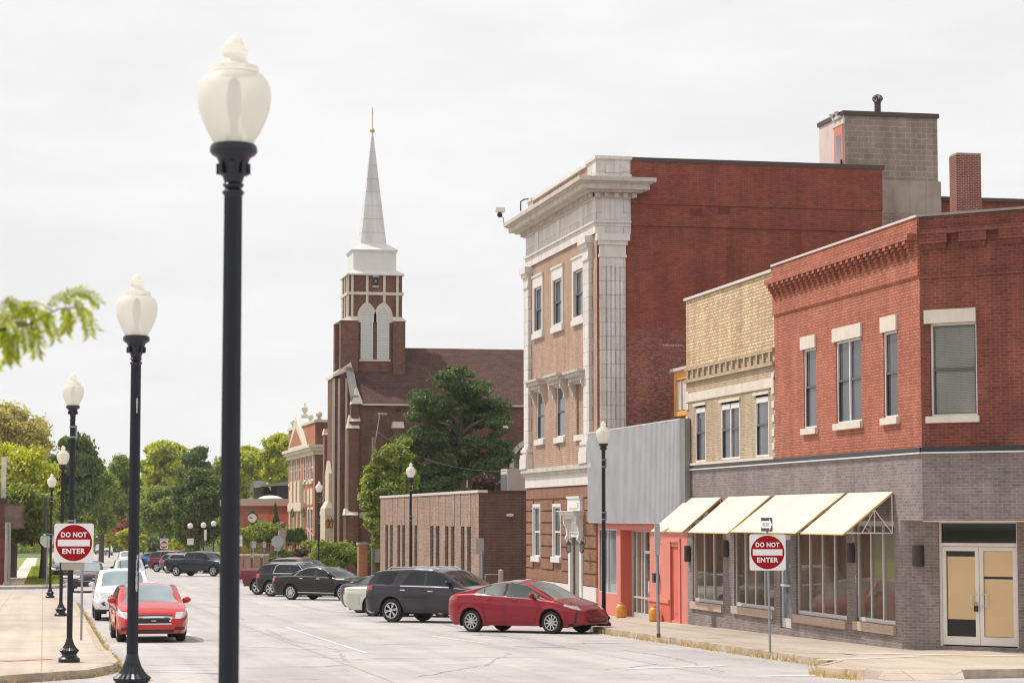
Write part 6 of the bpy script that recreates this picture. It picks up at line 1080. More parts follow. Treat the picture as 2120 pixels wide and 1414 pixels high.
def car(name, label, sp, pm, pos, head, group=None, gl=None, ws=None):
    """sp: dict of side-view tables measured rear (0) to front (L)"""
    L, hw = sp['L'], sp['W']/2; xr, xf = sp['wx']; rw = sp['r']; root = thing(name, label, sp['cat'], (0, 0, 0), group); mid = (xr+xf)/2; gl = gl or m_cgl; ws = ws or gl
    fine = sp.get('fine', 0); t = np.linspace(0, 1, int(L/(.026 if fine else .042))); xs = L*(t-.10*np.sin(2*math.pi*t)/ (2*math.pi)*1.6); xs[0] = 0; xs[-1] = L
    top, belt, bot = sp['top'], sp['belt'], sp['bot']; fe, re, fl, rl = sp.get('fe', .80), sp.get('re', .86), sp.get('fl', .55), sp.get('rl', .35)
    def width(x):
        w = hw
        if x > L-fl: w *= 1-(1-fe)*((x-L+fl)/fl)**2.2
        if x < rl: w *= 1-(1-re)*((rl-x)/rl)**2.4
        return w
    TB = sp.get('tumble', .30); NL = 27 if fine else 17
    def section(x):
        zb, zs, zt, w = ip(bot, x), ip(belt, x), ip(top, x), width(x); zs = min(zs, zt-.02); pts = []
        for v in np.linspace(0, 1, NL):
            z = zb+(zs-zb)*v; y = w*(1-.09*(1-v)**3-.035*v**4); 
            for xw in (xr, xf):      # wheel-arch lip
                dd = math.hypot(x-xw, z-rw); y += .018*math.exp(-((dd-rw-.09)/.05)**2)
            y += .010*math.exp(-((v-.72)/.05)**2); pts.append((y, z, 0))
        y0 = w*.965; h = zt-zs; rc = min(.10, h*.55); ylo = y0-.015
        for v in np.linspace(0, 1, 15)[1:]: pts.append((ylo-TB*(h-rc)*v-.01*math.sin(v*math.pi), zs+(h-rc)*v, 1))
        y1, z1 = pts[-1][0], pts[-1][1]; cw = min(rc*1.6+.04*(h < .3), y1*.4); cz = .055*min(1, h/.2+.3)
        crown = min(cz, rc*.8)
        for a in np.linspace(0, math.pi/2, 6)[1:]: pts.append((y1-cw*(1-math.cos(a)), z1+(rc-crown)*math.sin(a), 2))
        y2 = pts[-1][0]
        for v in np.linspace(0, 1, 10)[1:]: y = y2*(1-v); pts.append((y, zt-crown*(y/max(y2, .01))**2, 3))
        return pts
    secs = [section(x) for x in xs]; nr = len(secs[0]); V = []; 
    for x, s in zip(xs, secs): V += [(x-mid, y, z) for y, z, _ in s]
    F = []
    for i in range(len(xs)-1):
        for j in range(nr-1): F.append(((i*nr+j, (i+1)*nr+j, (i+1)*nr+j+1, i*nr+j+1), (xs[i]+xs[i+1])/2, j))
    for (base, x, rev) in ((0, xs[0], 1), ((len(xs)-1)*nr, xs[-1], 0)):     # end caps
        K = 16; cidx = [[base+j for j in range(nr)]]
        for kk in range(1, K+1):
            row = []
            for j in range(nr): p = V[base+j]; row.append(len(V)); V.append((p[0]+(1 if not rev else -1)*.035*(1-(1-kk/K)**2)*1.0, p[1]*(1-kk/K), p[2]))
            cidx.append(row)
        for kk in range(K):
            for j in range(nr-1): F.append(((cidx[kk][j], cidx[kk+1][j], cidx[kk+1][j+1], cidx[kk][j+1]), x, j))
    sw, wsr, rwr, feats = sp['side'], sp['ws'], sp['rw'], sp.get('feats', [])
    arch_r = rw+.065; cats = {}; snap = set()
    for f, x, j in F:
        c = np.mean([V[q] for q in f], axis=0); X, Y, Z = c[0]+mid, c[1], c[2]; cat_ = secs[0][min(j+1, nr-1)][2]
        if cat_ <= 0 and abs(Y) > hw*.55 and any(math.hypot(X-xw, Z-rw) < arch_r for xw in (xr, xf)): [snap.add(q) for q in f]; continue
        key = ('body', None)
        if cat_ in (1, 2) and Y > hw*.4:
            for i, P in enumerate(sw):
                if inpoly(X, Z, P): key = ('side_window', i); break
            if key[0] == 'body' and any(inpoly(X+dx, Z+dz, P) for P in sw for dx, dz in ((.045, 0), (-.045, 0), (0, .028), (0, -.028))): key = ('window_trim', None)
        if key[0] == 'body' and cat_ == 3:
            if wsr[0] < X < wsr[1]: key = ('windshield', None)
            elif rwr and rwr[0] < X < rwr[1]: key = ('rear_window', None)
        for (nm, fn) in feats:
            if fn(X, Y, Z, cat_): key = (nm, None); break
        cats.setdefault(key, []).append(f)
    for q in snap:
        x, y, z = V[q]
        for xw in (xr, xf):
            dx, dz = x+mid-xw, z-rw; dd = math.hypot(dx, dz)
            if arch_r*.8 < dd < arch_r+.08: V[q] = (xw-mid+dx/dd*arch_r, y, rw+dz/dd*arch_r)
    mats = {'window_trim': m_plas, 'body': pm, 'side_window': gl, 'windshield': ws, 'rear_window': gl, 'tail_light': m_tl, 'headlight': m_hl, 'grille': m_mesh, 'lower_trim': m_plas, 'chrome_bar': m_chr, 'fog_lamp': m_mesh, 'bumper': sp.get('bumpm', pm), 'bed_cover': m_plas, 'chrome_bumper': m_chr, 'sun_roof': m_cgl, 'marker': m_amb2}
    single_mid = {'body', 'windshield', 'rear_window', 'grille', 'lower_trim', 'chrome_bar', 'bumper', 'bed_cover', 'chrome_bumper', 'sun_roof'}
    for key, fl_ in cats.items():
        used = sorted({q for f in fl_ for q in f}); mp_ = {q: i for i, q in enumerate(used)}; vs = [V[q] for q in used]; fs = [tuple(mp_[q] for q in f) for f in fl_]; mv = [(x, -y, z) for x, y, z in vs]; n = len(vs)
        if key[0] in single_mid:
            fs2 = fs+[tuple(n+q for q in reversed(f)) for f in fs]; mb = MB().add(vs+mv, fs2); me = mb.build(key[0], mats[key[0]], root, smooth='all', recalc=False)
            bm = bmesh.new(); bm.from_mesh(me.data); bmesh.ops.remove_doubles(bm, verts=bm.verts, dist=.0005); bm.to_mesh(me.data); bm.free()
        else:
            MB().add(vs, fs).build(key[0], mats[key[0]], root, smooth='all', recalc=False); MB().add(mv, [tuple(reversed(f)) for f in fs]).build(key[0], mats[key[0]], root, smooth='all', recalc=False)
    def sy(x, z):
        s = section(x); return float(np.interp(z, [p[1] for p in s[:NL+14]], [p[0] for p in s[:NL+14]]))
    def ribbon(pts, wd, sgn, mb, off=.004):
        P = []
        for (xa, za), (xb, zb) in zip(pts, pts[1:]):
            n = max(2, int(math.hypot(xb-xa, zb-za)/.06)); P += [(xa+(xb-xa)*i/n, za+(zb-za)*i/n) for i in range(n)]
        P.append(pts[-1]); vs = []
        for i, (x, z) in enumerate(P):
            a, b = P[max(i-1, 0)], P[min(i+1, len(P)-1)]; dx, dz = b[0]-a[0], b[1]-a[1]; l = math.hypot(dx, dz) or 1; nx, nz = -dz/l*wd/2, dx/l*wd/2
            for q in (1, -1): xx, zz = x+q*nx, z+q*nz; vs.append((xx-mid, sgn*(sy(xx, zz)+off), zz))
        mb.add(vs, [(2*i, 2*i+1, 2*i+3, 2*i+2) for i in range(len(P)-1)])
    for nm, mt, lines, wd in (('door_seam', m_plas, sp.get('seams', []), .012), ('chrome_strip', m_chr, sp.get('chrome', []), .028)):
        for ln in lines:
            for sgn in (1, -1): mb = MB(); ribbon(ln, wd, sgn, mb, .004 if nm == 'door_seam' else .008); mb.build(nm, mt, root, recalc=False)
    for hx, hz in sp.get('handles', []):
        for sgn in (1, -1): y = sy(hx, hz); MB().box(hx-mid-.1, hx-mid+.1, sgn*(y-.01), sgn*(y+.03), hz-.018, hz+.018).build('door_handle', m_chr if sp.get('chrh') else pm, root, bevel=.008)
    mx_, mz = sp['mir']
    for sgn in (1, -1):
        y = sy(mx_, mz); mb = MB().ball((mx_-mid, sgn*(y+.13), mz+.04), .1, .75, 1.15, .8, 12, 8).box(mx_-mid-.03, mx_-mid+.05, sgn*(y-.02), sgn*(y+.1), mz-.05, mz-.0); mb.build('mirror', m_plas if sp.get('mirblk') else pm, root, smooth=True)
    for x in (xr, xf):
        for sgn in (1, -1):
            wheel(root, x-mid, sgn*(hw-.035), rw, sp.get('spokes', 5), style=sp.get('style', 0), hub=sp.get('hub', .66)); mb = MB(); n = 16; vs = []
            for i in range(n+1):
                a = math.pi*(-.12+1.24*i/n)
                for w in (hw-.02, hw-.42): vs.append((x-mid+(arch_r+.01)*math.cos(a), sgn*w, rw+(arch_r+.01)*math.sin(a)))
            mb.add(vs, [(2*i, 2*i+1, 2*i+3, 2*i+2) for i in range(n)]); mb.add([vs[2*i+1] for i in range(n+1)], [tuple(range(n+1))]); mb.build('wheel_well', m_plas, root, recalc=False)
    zb = ip(bot, L/2); MB().box(-mid+.25, L-mid-.3, -hw*.86, hw*.86, zb+.0, zb+.08).build('underbody', m_drk, root)
    for ex in sp.get('extra', []): ex(root, mid, L, hw)
    if head == 'keep': return root
    root.location = pos; root.rotation_euler = (0, 0, head)
    if abs(math.sin(head)) > .3 or True: # follow the slope of the street
        s = -.014; fx, fy = math.cos(head), math.sin(head); root.rotation_euler = (math.atan(s*fx)*1.0, -math.atan(s*fy), head)
    return root
def rails(root, mid, L, hw, x0, x1, z):
    for s in (1, -1): MB().tube([(x0-mid, s*hw*.64, z-.10), (x0-mid+.15, s*hw*.64, z-.035), (x1-mid-.15, s*hw*.64, z-.035), (x1-mid, s*hw*.64, z-.11)], .02, 6).build('roof_rail', m_chr, root)
def plate(front): 
    def f(root, mid, L, hw):
        x = (L-mid+.045) if front else (-mid-.05); MB().box(x-.01, x+.01, -.16, .16, .50 if front else .75, .60 if front else .87).build('licence_plate', m_plate, root)
    return f
tl = lambda z0, z1, xl=.3, ym=.55: ('tail_light', lambda x, y, z, c: x < xl and z0 < z < z1 and y > ym)
hl = lambda L, z0, z1, xl=.55, ym=.5, sl=.18: ('headlight', lambda x, y, z, c: x > L-xl and z0+(L-x)*sl < z < z1+(L-x)*sl and y > ym)
prius = dict(fine=1, cat='car', L=4.57, W=1.76, wx=(.90, 3.60), r=.315, spokes=10, hub=.70, fe=.66, re=.80, fl=.85, rl=.5, tumble=.36,
  top=[(0, .72), (.04, .98), (.12, 1.07), (.5, 1.17), (1.0, 1.30), (1.5, 1.42), (2.0, 1.475), (2.4, 1.47), (2.75, 1.40), (3.2, 1.20), (3.68, .965), (4.0, .88), (4.3, .77), (4.45, .68), (4.57, .50)],
  belt=[(0, .70), (.04, .92), (.3, 1.04), (1.0, 1.06), (2, .99), (3, .94), (3.7, .87), (4.2, .74), (4.57, .46)], bot=[(0, .38), (.25, .24), (.5, .2), (4.1, .2), (4.57, .26)],
  side=[[(1.02, 1.12), (1.22, 1.22), (1.30, 1.25), (1.30, 1.08)], [(1.35, 1.08), (1.35, 1.265), (1.6, 1.33), (2.02, 1.38), (1.98, 1.02)], [(2.07, 1.01), (2.11, 1.385), (2.45, 1.37), (2.72, 1.29), (3.0, 1.14), (3.13, 1.06), (3.13, .975)], [(3.19, .97), (3.19, 1.03), (3.42, .93)]],
  ws=(2.68, 3.66), rw=(.30, 1.25), mir=(3.02, 1.0), handles=[(1.55, .93), (2.38, .90)], seams=[[(1.22, 1.05), (1.30, .75), (1.36, .5), (1.4, .28)], [(2.03, 1.0), (2.03, .28), (1.4, .28)], [(3.2, .93), (3.16, .55), (3.02, .28), (2.03, .28)]],
  feats=[('tail_light', lambda x, y, z, c: x < .42 and .90-x*.0 < z < 1.0+x*.12 and y > .38), ('headlight', lambda x, y, z, c: 4.0 < x < 4.40 and .63+(4.46-x)*.30 < z < .70+(4.46-x)*.28 and y > .52), ('fog_lamp', lambda x, y, z, c: 4.24 < x < 4.44 and .30 < z < .62 and abs((x-4.31)-(z-.3)*.22) < .03 and y > .5), ('grille', lambda x, y, z, c: x > 4.54 and (.30 < z < .36 or .475 < z < .50) and y < .5)], extra=[])
sedan = dict(cat='car', L=5.22, W=1.93, wx=(1.18, 4.17), r=.355, spokes=10, hub=.70, fe=.78, re=.84, fl=.7, rl=.45, tumble=.34, chrh=1,
  top=[(0, .80), (.04, 1.05), (.12, 1.11), (.6, 1.15), (1.0, 1.20), (1.5, 1.40), (2.0, 1.54), (2.5, 1.565), (2.9, 1.52), (3.4, 1.33), (3.9, 1.06), (4.4, 1.0), (4.9, .92), (5.12, .82), (5.22, .6)],
  belt=[(0, .78), (.04, .98), (.3, 1.06), (1.2, 1.10), (2, 1.07), (3.5, 1.01), (4.3, .95), (4.9, .85), (5.22, .56)], bot=[(0, .42), (.25, .27), (.5, .22), (4.8, .22), (5.22, .3)],
  side=[[(1.38, 1.13), (1.62, 1.30), (1.78, 1.375), (1.72, 1.12)], [(1.77, 1.12), (1.83, 1.39), (2.1, 1.46), (2.56, 1.48), (2.54, 1.10)], [(2.64, 1.095), (2.66, 1.48), (2.9, 1.44), (3.2, 1.30), (3.52, 1.12), (3.56, 1.06)]],
  ws=(3.0, 3.9), rw=(1.05, 1.72), mir=(3.42, 1.12), handles=[(1.82, 1.0), (2.8, .98)], seams=[[(1.68, 1.08), (1.72, .8), (1.9, .5), (1.95, .28)], [(2.6, 1.08), (2.6, .28), (1.95, .28)], [(3.62, 1.02), (3.62, .4), (3.5, .28), (2.6, .28)]], chrome=[[(1.38, 1.11), (1.66, 1.34), (2.1, 1.49), (2.7, 1.505), (3.1, 1.40), (3.6, 1.04)], [(1.62, .36), (3.7, .33)]],
  feats=[('tail_light', lambda x, y, z, c: x < .3 and .82+x*.25 < z < 1.02+x*.1 and y > .3), hl(5.22, .66, .80, .6, .45, .12), ('grille', lambda x, y, z, c: x > 5.15 and .4 < z < .75 and y < .45)])
lincoln = sedan
beige = dict(sedan, L=5.2, W=1.9, wx=(1.27, 4.1), r=.335, tumble=.38, chrome=[], spokes=16, hub=.66, style=0,
  top=[(0, .78), (.03, 1.0), (.12, 1.045), (1.1, 1.06), (1.6, 1.27), (2.0, 1.40), (2.5, 1.43), (3.0, 1.38), (3.5, 1.18), (3.85, 1.0), (4.5, .93), (5.0, .84), (5.2, .6)], belt=[(0, .76), (.03, .95), (.3, 1.0), (2, 1.0), (3.5, .96), (4.5, .88), (5.2, .56)],
  side=[[(1.5, 1.04), (1.75, 1.2), (2.0, 1.31), (2.42, 1.345), (2.4, 1.02)], [(2.48, 1.02), (2.5, 1.345), (2.9, 1.31), (3.35, 1.1), (3.45, 1.0)]], rw=(1.1, 1.85), ws=(3.0, 3.85), mir=(3.3, 1.02), re=.88, rl=.4,
  feats=[('tail_light', lambda x, y, z, c: x < .10 and .74 < z < .95 and y > .45), ('bumper', lambda x, y, z, c: (x < .75 or x > 4.7) and z < .68)], handles=[(1.75, .9), (2.75, .88)], seams=[[(2.44, 1.0), (2.44, .26)], [(3.5, .97), (3.5, .26)], [(.75, .68), (.75, .4)]])
cruze = dict(fine=1, cat='car', L=4.60, W=1.80, wx=(.98, 3.665), r=.335, spokes=5, hub=.66, fe=.80, re=.84, fl=.6, rl=.4, tumble=.30, chrh=1,
  top=[(0, .78), (.04, 1.02), (.12, 1.10), (.5, 1.13), (1.1, 1.38), (1.6, 1.47), (2.1, 1.477), (2.5, 1.43), (2.9, 1.27), (3.45, 1.01), (3.9, .95), (4.25, .86), (4.45, .77), (4.60, .62)],
  belt=[(0, .76), (.04, .98), (.3, 1.03), (2, 1.0), (3.3, .95), (3.8, .9), (4.3, .78), (4.60, .58)], bot=[(0, .42), (.3, .24), (4.2, .2), (4.60, .22)],
  side=[[(.98, 1.07), (1.25, 1.28), (1.4, 1.34), (1.9, 1.40), (1.88, 1.03)], [(1.95, 1.03), (1.97, 1.40), (2.4, 1.37), (2.75, 1.22), (3.1, 1.02)]], ws=(2.48, 3.42), rw=(.55, 1.1), mir=(3.0, 1.0), handles=[(1.35, .94), (2.15, .92)], seams=[[(1.92, 1.0), (1.92, .25)], [(3.12, .96), (3.1, .25)]],
  feats=[('headlight', lambda x, y, z, c: x > 4.05 and .60+(4.62-x)*.22 < z < .70+(4.62-x)*.28 and y > .50+(4.62-x)*.2), ('chrome_bar', lambda x, y, z, c: x > 4.55 and y < .47 and (abs(z-.465) < .012 or abs(z-.64) < .013 or (.465 < z < .64 and abs(y-.45+(.64-z)*.35) < .012))), ('grille', lambda x, y, z, c: x > 4.5 and (.465 < z < .63 and y < .45-(.64-z)*.35 or .655 < z < .70 and y < .45 or .25 < z < .33 and y < .52)), ('fog_lamp', lambda x, y, z, c: x > 4.3 and .31 < z < .39 and .54 < y < .8), ('lower_trim', lambda x, y, z, c: z < .235 and x > 4.0), ('marker', lambda x, y, z, c: 4.22 < x < 4.3 and .43 < z < .5)],
  extra=[lambda root, mid, L, hw: MB().box(L-mid+.03, L-mid+.05, -.06, .06, .53, .565).build('badge', M('gilt_badge', (.45, .36, .2), .3, .6, var=0), root), lambda root, mid, L, hw: [MB().ball((L-mid-.12, s*.68, .35), .06, n=10, m=6).build('fog_lamp', m_hl, root) for s in (1, -1)]])
suv = dict(fine=1, cat='suv', L=5.10, W=1.99, wx=(1.08, 4.10), r=.385, spokes=6, hub=.66, style=1, fe=.80, re=.88, fl=.6, rl=.35, tumble=.24, chrh=1, mirblk=1,
  top=[(0, .95), (.06, 1.15), (.16, 1.42), (.42, 1.68), (.8, 1.745), (1.8, 1.775), (2.6, 1.75), (3.0, 1.66), (3.5, 1.38), (3.85, 1.17), (4.3, 1.11), (4.75, 1.02), (4.98, .88), (5.10, .65)],
  belt=[(0, .9), (.06, 1.12), (.3, 1.17), (1, 1.16), (2.5, 1.14), (3.8, 1.08), (4.5, .98), (5.10, .62)], bot=[(0, .42), (.3, .33), (4.7, .3), (5.10, .34)],
  side=[[(.40, 1.22), (.62, 1.60), (1.28, 1.64), (1.12, 1.26), (1.05, 1.21)], [(1.42, 1.18), (1.62, 1.44), (1.75, 1.58), (2.0, 1.63), (2.32, 1.635), (2.32, 1.17)], [(2.42, 1.165), (2.42, 1.635), (2.75, 1.60), (3.1, 1.46), (3.42, 1.20), (3.46, 1.14)]],
  ws=(2.88, 3.82), rw=(.14, .46), mir=(3.3, 1.22), handles=[(1.55, 1.03), (2.62, 1.0)], seams=[[(1.36, 1.16), (1.36, .8), (1.6, .55), (1.62, .38)], [(2.37, 1.16), (2.37, .38), (1.62, .38)], [(3.5, 1.1), (3.48, .38), (2.37, .38)]], chrome=[[(1.44, 1.165), (3.44, 1.13)]],
  feats=[('tail_light', lambda x, y, z, c: x < .34 and .98+x*.2 < z < 1.16 and y > .5), hl(5.1, .74, .92, .6, .5), ('grille', lambda x, y, z, c: x > 5.04 and .5 < z < .85 and y < .5), ('lower_trim', lambda x, y, z, c: z < .42)],
  extra=[lambda r_, m_, L, h: rails(r_, m_, L, h, .75, 2.7, 1.79)])
terrain = dict(suv, L=4.70, W=1.85, wx=(.96, 3.82), spokes=6, style=0, top=[(a*4.70/5.1, b*.965) for a, b in suv['top']], side=[[(.34, 1.18), (.50, 1.52), (.98, 1.56), (.86, 1.17)], [(1.16, 1.17), (1.30, 1.50), (1.4, 1.55), (2.05, 1.56), (2.05, 1.15)], [(2.12, 1.15), (2.12, 1.56), (2.6, 1.53), (2.9, 1.4), (3.15, 1.12)]], ws=(2.66, 3.5), rw=(.13, .42), mir=(3.0, 1.18), belt=[(0, .9), (.06, 1.1), (4.0, 1.06), (4.7, .62)], chrome=[[(1.12, 1.155), (1.24, 1.50), (1.42, 1.59), (2.6, 1.58), (3.2, 1.12), (1.12, 1.155)]], bot=[(0, .42), (.3, .33), (4.3, .3), (4.7, .34)], seams=[[(1.1, 1.13), (1.1, .38)], [(2.08, 1.13), (2.08, .38)], [(3.2, 1.1), (3.2, .38)]], handles=[(1.3, 1.0), (2.3, 1.0)],
  feats=[('tail_light', lambda x, y, z, c: x < .3 and .92 < z < 1.13 and y > .5), ('lower_trim', lambda x, y, z, c: z < .42)], extra=[lambda r_, m_, L, h: rails(r_, m_, L, h, .7, 2.5, 1.73)])
edge = dict(suv, L=4.68, W=1.93, wx=(.98, 3.80), top=[(a*4.68/5.1, b*.965) for a, b in suv['top']], side=[[(x*.92, z*.965) for x, z in P] for P in suv['side']], ws=(2.64, 3.5), rw=(.13, .42), mir=(3.05, 1.14), belt=[(0, .9), (.06, 1.1), (3.6, 1.04), (4.68, .66)], bot=[(0, .42), (.3, .33), (4.3, .28), (4.68, .32)], seams=[], chrome=[], handles=[(1.4, 1.0), (2.4, .98)], mirblk=0, fe=.82, spokes=10, style=0, tumble=.28,
  feats=[('headlight', lambda x, y, z, c: x > 4.0 and .76+(4.68-x)*.12 < z < .88+(4.68-x)*.16 and y > .42), ('chrome_bar', lambda x, y, z, c: x > 4.6 and y < .50 and (abs(z-.72) < .014 or abs(z-.62) < .014)), ('grille', lambda x, y, z, c: x > 4.45 and .52 < z < .86 and y < .50), ('fog_lamp', lambda x, y, z, c: x > 4.2 and .5 < z < .64 and abs(y-.66) < .05), ('lower_trim', lambda x, y, z, c: z < .38)],
  extra=[lambda root, mid, L, hw: MB().tube([(1.0-mid, 0, 1.66), (.8-mid, 0, 1.95)], .012, 5).box(.95-mid, 1.08-mid, -.04, .04, 1.66, 1.72).build('antenna', m_plas, root)])
pickup = dict(cat='pickup truck', L=5.82, W=2.02, wx=(1.22, 4.80), r=.405, spokes=5, hub=.66, fe=.86, re=.95, fl=.5, rl=.12, tumble=.24, chrh=0, mirblk=1,
  top=[(0, 1.15), (.03, 1.33), (.1, 1.35), (1.95, 1.35), (2.0, 1.36), (2.04, 1.80), (2.2, 1.89), (2.8, 1.93), (3.6, 1.91), (3.95, 1.80), (4.4, 1.45), (4.62, 1.30), (5.1, 1.26), (5.55, 1.18), (5.74, 1.05), (5.82, .8)],
  belt=[(0, 1.1), (.03, 1.29), (2, 1.30), (4.5, 1.22), (5.5, 1.12), (5.82, .78)], bot=[(0, .62), (.3, .55), (.5, .45), (5.3, .42), (5.82, .5)],
  side=[[(2.14, 1.35), (2.20, 1.72), (2.32, 1.78), (2.86, 1.81), (2.9, 1.34)], [(2.98, 1.34), (2.98, 1.81), (3.62, 1.79), (3.82, 1.70), (4.12, 1.42), (4.18, 1.30)]], ws=(3.76, 4.58), rw=(2.005, 2.10), mir=(3.98, 1.42), handles=[(2.3, 1.2), (3.12, 1.18)], seams=[[(1.98, 1.3), (1.98, .48)], [(2.94, 1.3), (2.94, .48)], [(4.22, 1.26), (4.2, .48), (1.98, .48)]],
  feats=[('tail_light', lambda x, y, z, c: x < .16 and .98 < z < 1.26 and y > .8), ('chrome_bumper', lambda x, y, z, c: (x < .25) and z < .78), ('bed_cover', lambda x, y, z, c: c == 3 and .08 < x < 1.98 and y < .86), hl(5.82, .9, 1.08, .45, .6), ('grille', lambda x, y, z, c: x > 5.76 and .7 < z < 1.06 and y < .55)])
tahoe = dict(suv, L=5.13, W=2.0, wx=(1.05, 4.0), r=.40, spokes=6, style=0, top=[(0, 1.0), (.06, 1.25), (.16, 1.55), (.35, 1.82), (.8, 1.88), (2.8, 1.90), (3.1, 1.82), (3.5, 1.55), (3.85, 1.27), (4.4, 1.2), (4.95, 1.1), (5.13, .8)], belt=[(0, .98), (.06, 1.2), (1, 1.24), (3.8, 1.17), (4.6, 1.1), (5.13, .7)],
  side=[[(.28, 1.28), (.50, 1.70), (.62, 1.74), (1.36, 1.77), (1.36, 1.26)], [(1.50, 1.26), (1.52, 1.77), (2.3, 1.78), (2.3, 1.24)], [(2.4, 1.24), (2.4, 1.78), (2.95, 1.74), (3.2, 1.62), (3.6, 1.22)]], ws=(3.0, 3.82), rw=(.12, .36), chrome=[], mir=(3.4, 1.28), extra=[lambda r_, m_, L, h: rails(r_, m_, L, h, .75, 2.7, 1.93)])
def place(name, label, sp, pm, px, py, ang, which='r', group=None, gl=None, ws=None):
    """(px,py): where the rear wheel nearest the camera touches the road; ang: heading"""
    c = on_g(px, py, 0); xr, xf = sp['wx']; mid = (xr+xf)/2; lx = (xr if which == 'r' else xf)-mid; ly = -(sp['W']/2-.1); co, si = math.cos(ang), math.sin(ang)
    x = c.x-(lx*co-ly*si); y = c.y-(lx*si+ly*co); o = car(name, label, sp, pm, (x, y, gz(y)+.002), ang, group, gl, ws); print('car', label[:30], round(x, 1), round(y, 1), 'wheel', round(c.x, 1), round(c.y, 1)); return o
GA = 'cars parked nose-in along the right kerb'; a45 = R(-45)
red = paint('candy_red_paint', (.27, .008, .018), .35); 
pr_, pf_ = on_g(978, 1308), on_g(1147, 1317); print('prius', (pf_-pr_).length, math.degrees(math.atan2(pf_.y-pr_.y, pf_.x-pr_.x)))
place('parked_car', 'shiny red hatchback parked nose-in nearest the camera on the right', prius, red, 978, 1308, R(-46), group=GA, gl=m_cgs, ws=m_cgs)
place('parked_suv', 'dark grey suv with chrome roof rails, parked beside the red hatchback', suv, paint('charcoal_paint', (.034, .030, .038), .4), 812, 1288, R(-44), group=GA)
place('parked_car', 'cream sedan mostly hidden behind the dark grey suv', beige, paint('pale_cream_paint', (.60, .62, .54), .15), 771.5, 1275.6, R(-42), group=GA)
place('parked_car', 'dark grey sedan partly hidden behind the cream sedan', dict(cruze, L=4.8), paint('slate_grey_paint', (.04, .044, .055), .4), 744, 1268.5, R(-47), group=GA, gl=m_cgs)
place('parked_car', 'long black sedan with a chrome window line, red tail light showing', lincoln, paint('black_paint', (.003, .003, .004), .2), 602.6, 1241.5, R(-44), group=GA)
place('parked_suv', 'dark green-grey suv between the black sedan and the maroon pickup', terrain, paint('dark_olive_grey_paint', (.014, .016, .017), .4), 560.5, 1234.5, R(-43), group=GA)
place('parked_pickup', 'maroon pickup truck with a chrome rear bumper, farthest of the near right row', pickup, paint('maroon_paint', (.13, .008, .014), .35), 533, 1231, R(-45), group=GA)
GB = 'vehicles parked beyond the crossing'
place('parked_pickup', 'navy blue crew-cab pickup truck parked beyond the crossing', pickup, paint('navy_paint', (.005, .008, .024), .35), 365, 1192.5, R(-42), group=GB)
place('parked_suv', 'grey suv with pale bumper corner squeezed behind the navy pickup', terrain, paint('mid_grey_paint', (.12, .13, .16), .4), 347, 1186.5, R(-42), group=GB)
place('parked_suv', 'maroon boxy suv parked left of the navy pickup', tahoe, paint('dark_maroon_paint', (.16, .012, .022), .35), 324.5, 1184, R(-42), group=GB)
place('parked_car', 'bright blue car half hidden behind the second lamp pole', cruze, paint('bright_blue_paint', (.02, .20, .52), .3), 296, 1172, R(-48), group=GB)
GC = 'cars parked along the left kerb'; dn = R(-90)
def facing(name, label, sp, pm, pxc, py, ang, grp, ws=None, gl=None):
    """front axle centre stands at this pixel"""
    c = on_g(pxc, py, 0); xr, xf = sp['wx']; h = (xf-xr)/2; x = c.x-h*math.cos(ang); y = c.y-h*math.sin(ang); o = car(name, label, sp, pm, (x, y, gz(y)+.002), ang, grp, gl, ws); print('car', label[:30], round(x, 1), round(y, 1)); return o
facing('parked_car', 'bright red sedan parked facing the camera at the left kerb', cruze, paint('bright_red_paint', (.50, .022, .026), .1), 312, 1327, dn+R(1.5), GC, m_cgw, m_cgs)
facing('parked_suv', 'white suv parked facing the camera behind the bright red sedan', edge, paint('white_paint', (.72, .72, .74), .0), 254, 1283, dn, GC, m_cgw, m_cgs)
facing('parked_suv', 'dark plum suv parked behind the white suv at the left kerb', dict(edge, extra=[]), paint('dark_plum_paint', (.06, .018, .026), .35), 181, 1226, dn, GC, m_cgw)
facing('parked_car', 'black car at the left kerb beyond the side street, behind the lamp poles', cruze, paint('black_paint', (.003, .003, .004)), 131, 1197, dn, GC, m_cgw)
facing('driving_suv', 'silver-blue suv with black mirrors coming up the lane behind the white suv', dict(edge, mirblk=1), paint('silver_blue_paint', (.45, .49, .54), .5), 268, 1216, dn, None, m_cgw)
facing('parked_suv', 'far white suv at the grass verge, half hidden by the second lamp pole', edge, paint('white_paint', (.72, .72, .74)), 265, 1176, dn, None, m_cgw)
facing('parked_car', 'far bright red car behind the white suv at the verge', cruze, paint('bright_red_paint', (.50, .022, .026)), 276, 1172, dn, None, m_cgw)
facing('parked_minivan', 'far silver minivan facing the camera near the street end', dict(edge, cat='minivan', extra=[]), paint('silver_paint', (.55, .54, .53), .4), 221, 1149.5, dn, None, m_cgw)
facing('parked_car', 'far dark silver car just left of the silver minivan', dict(edge, cat='car', extra=[]), paint('dark_silver_paint', (.25, .26, .28), .4), 209, 1147.5, dn, None, m_cgw)
v = on_y(1069, 1215, 93); o = car('parked_suv', 'dark blue-black vehicle peeking out of the alley beside the hall', pickup, paint('navy_paint', (.005, .008, .024), .35), (v.x+3.15, 93.5, gz(93.5)), R(180)); 
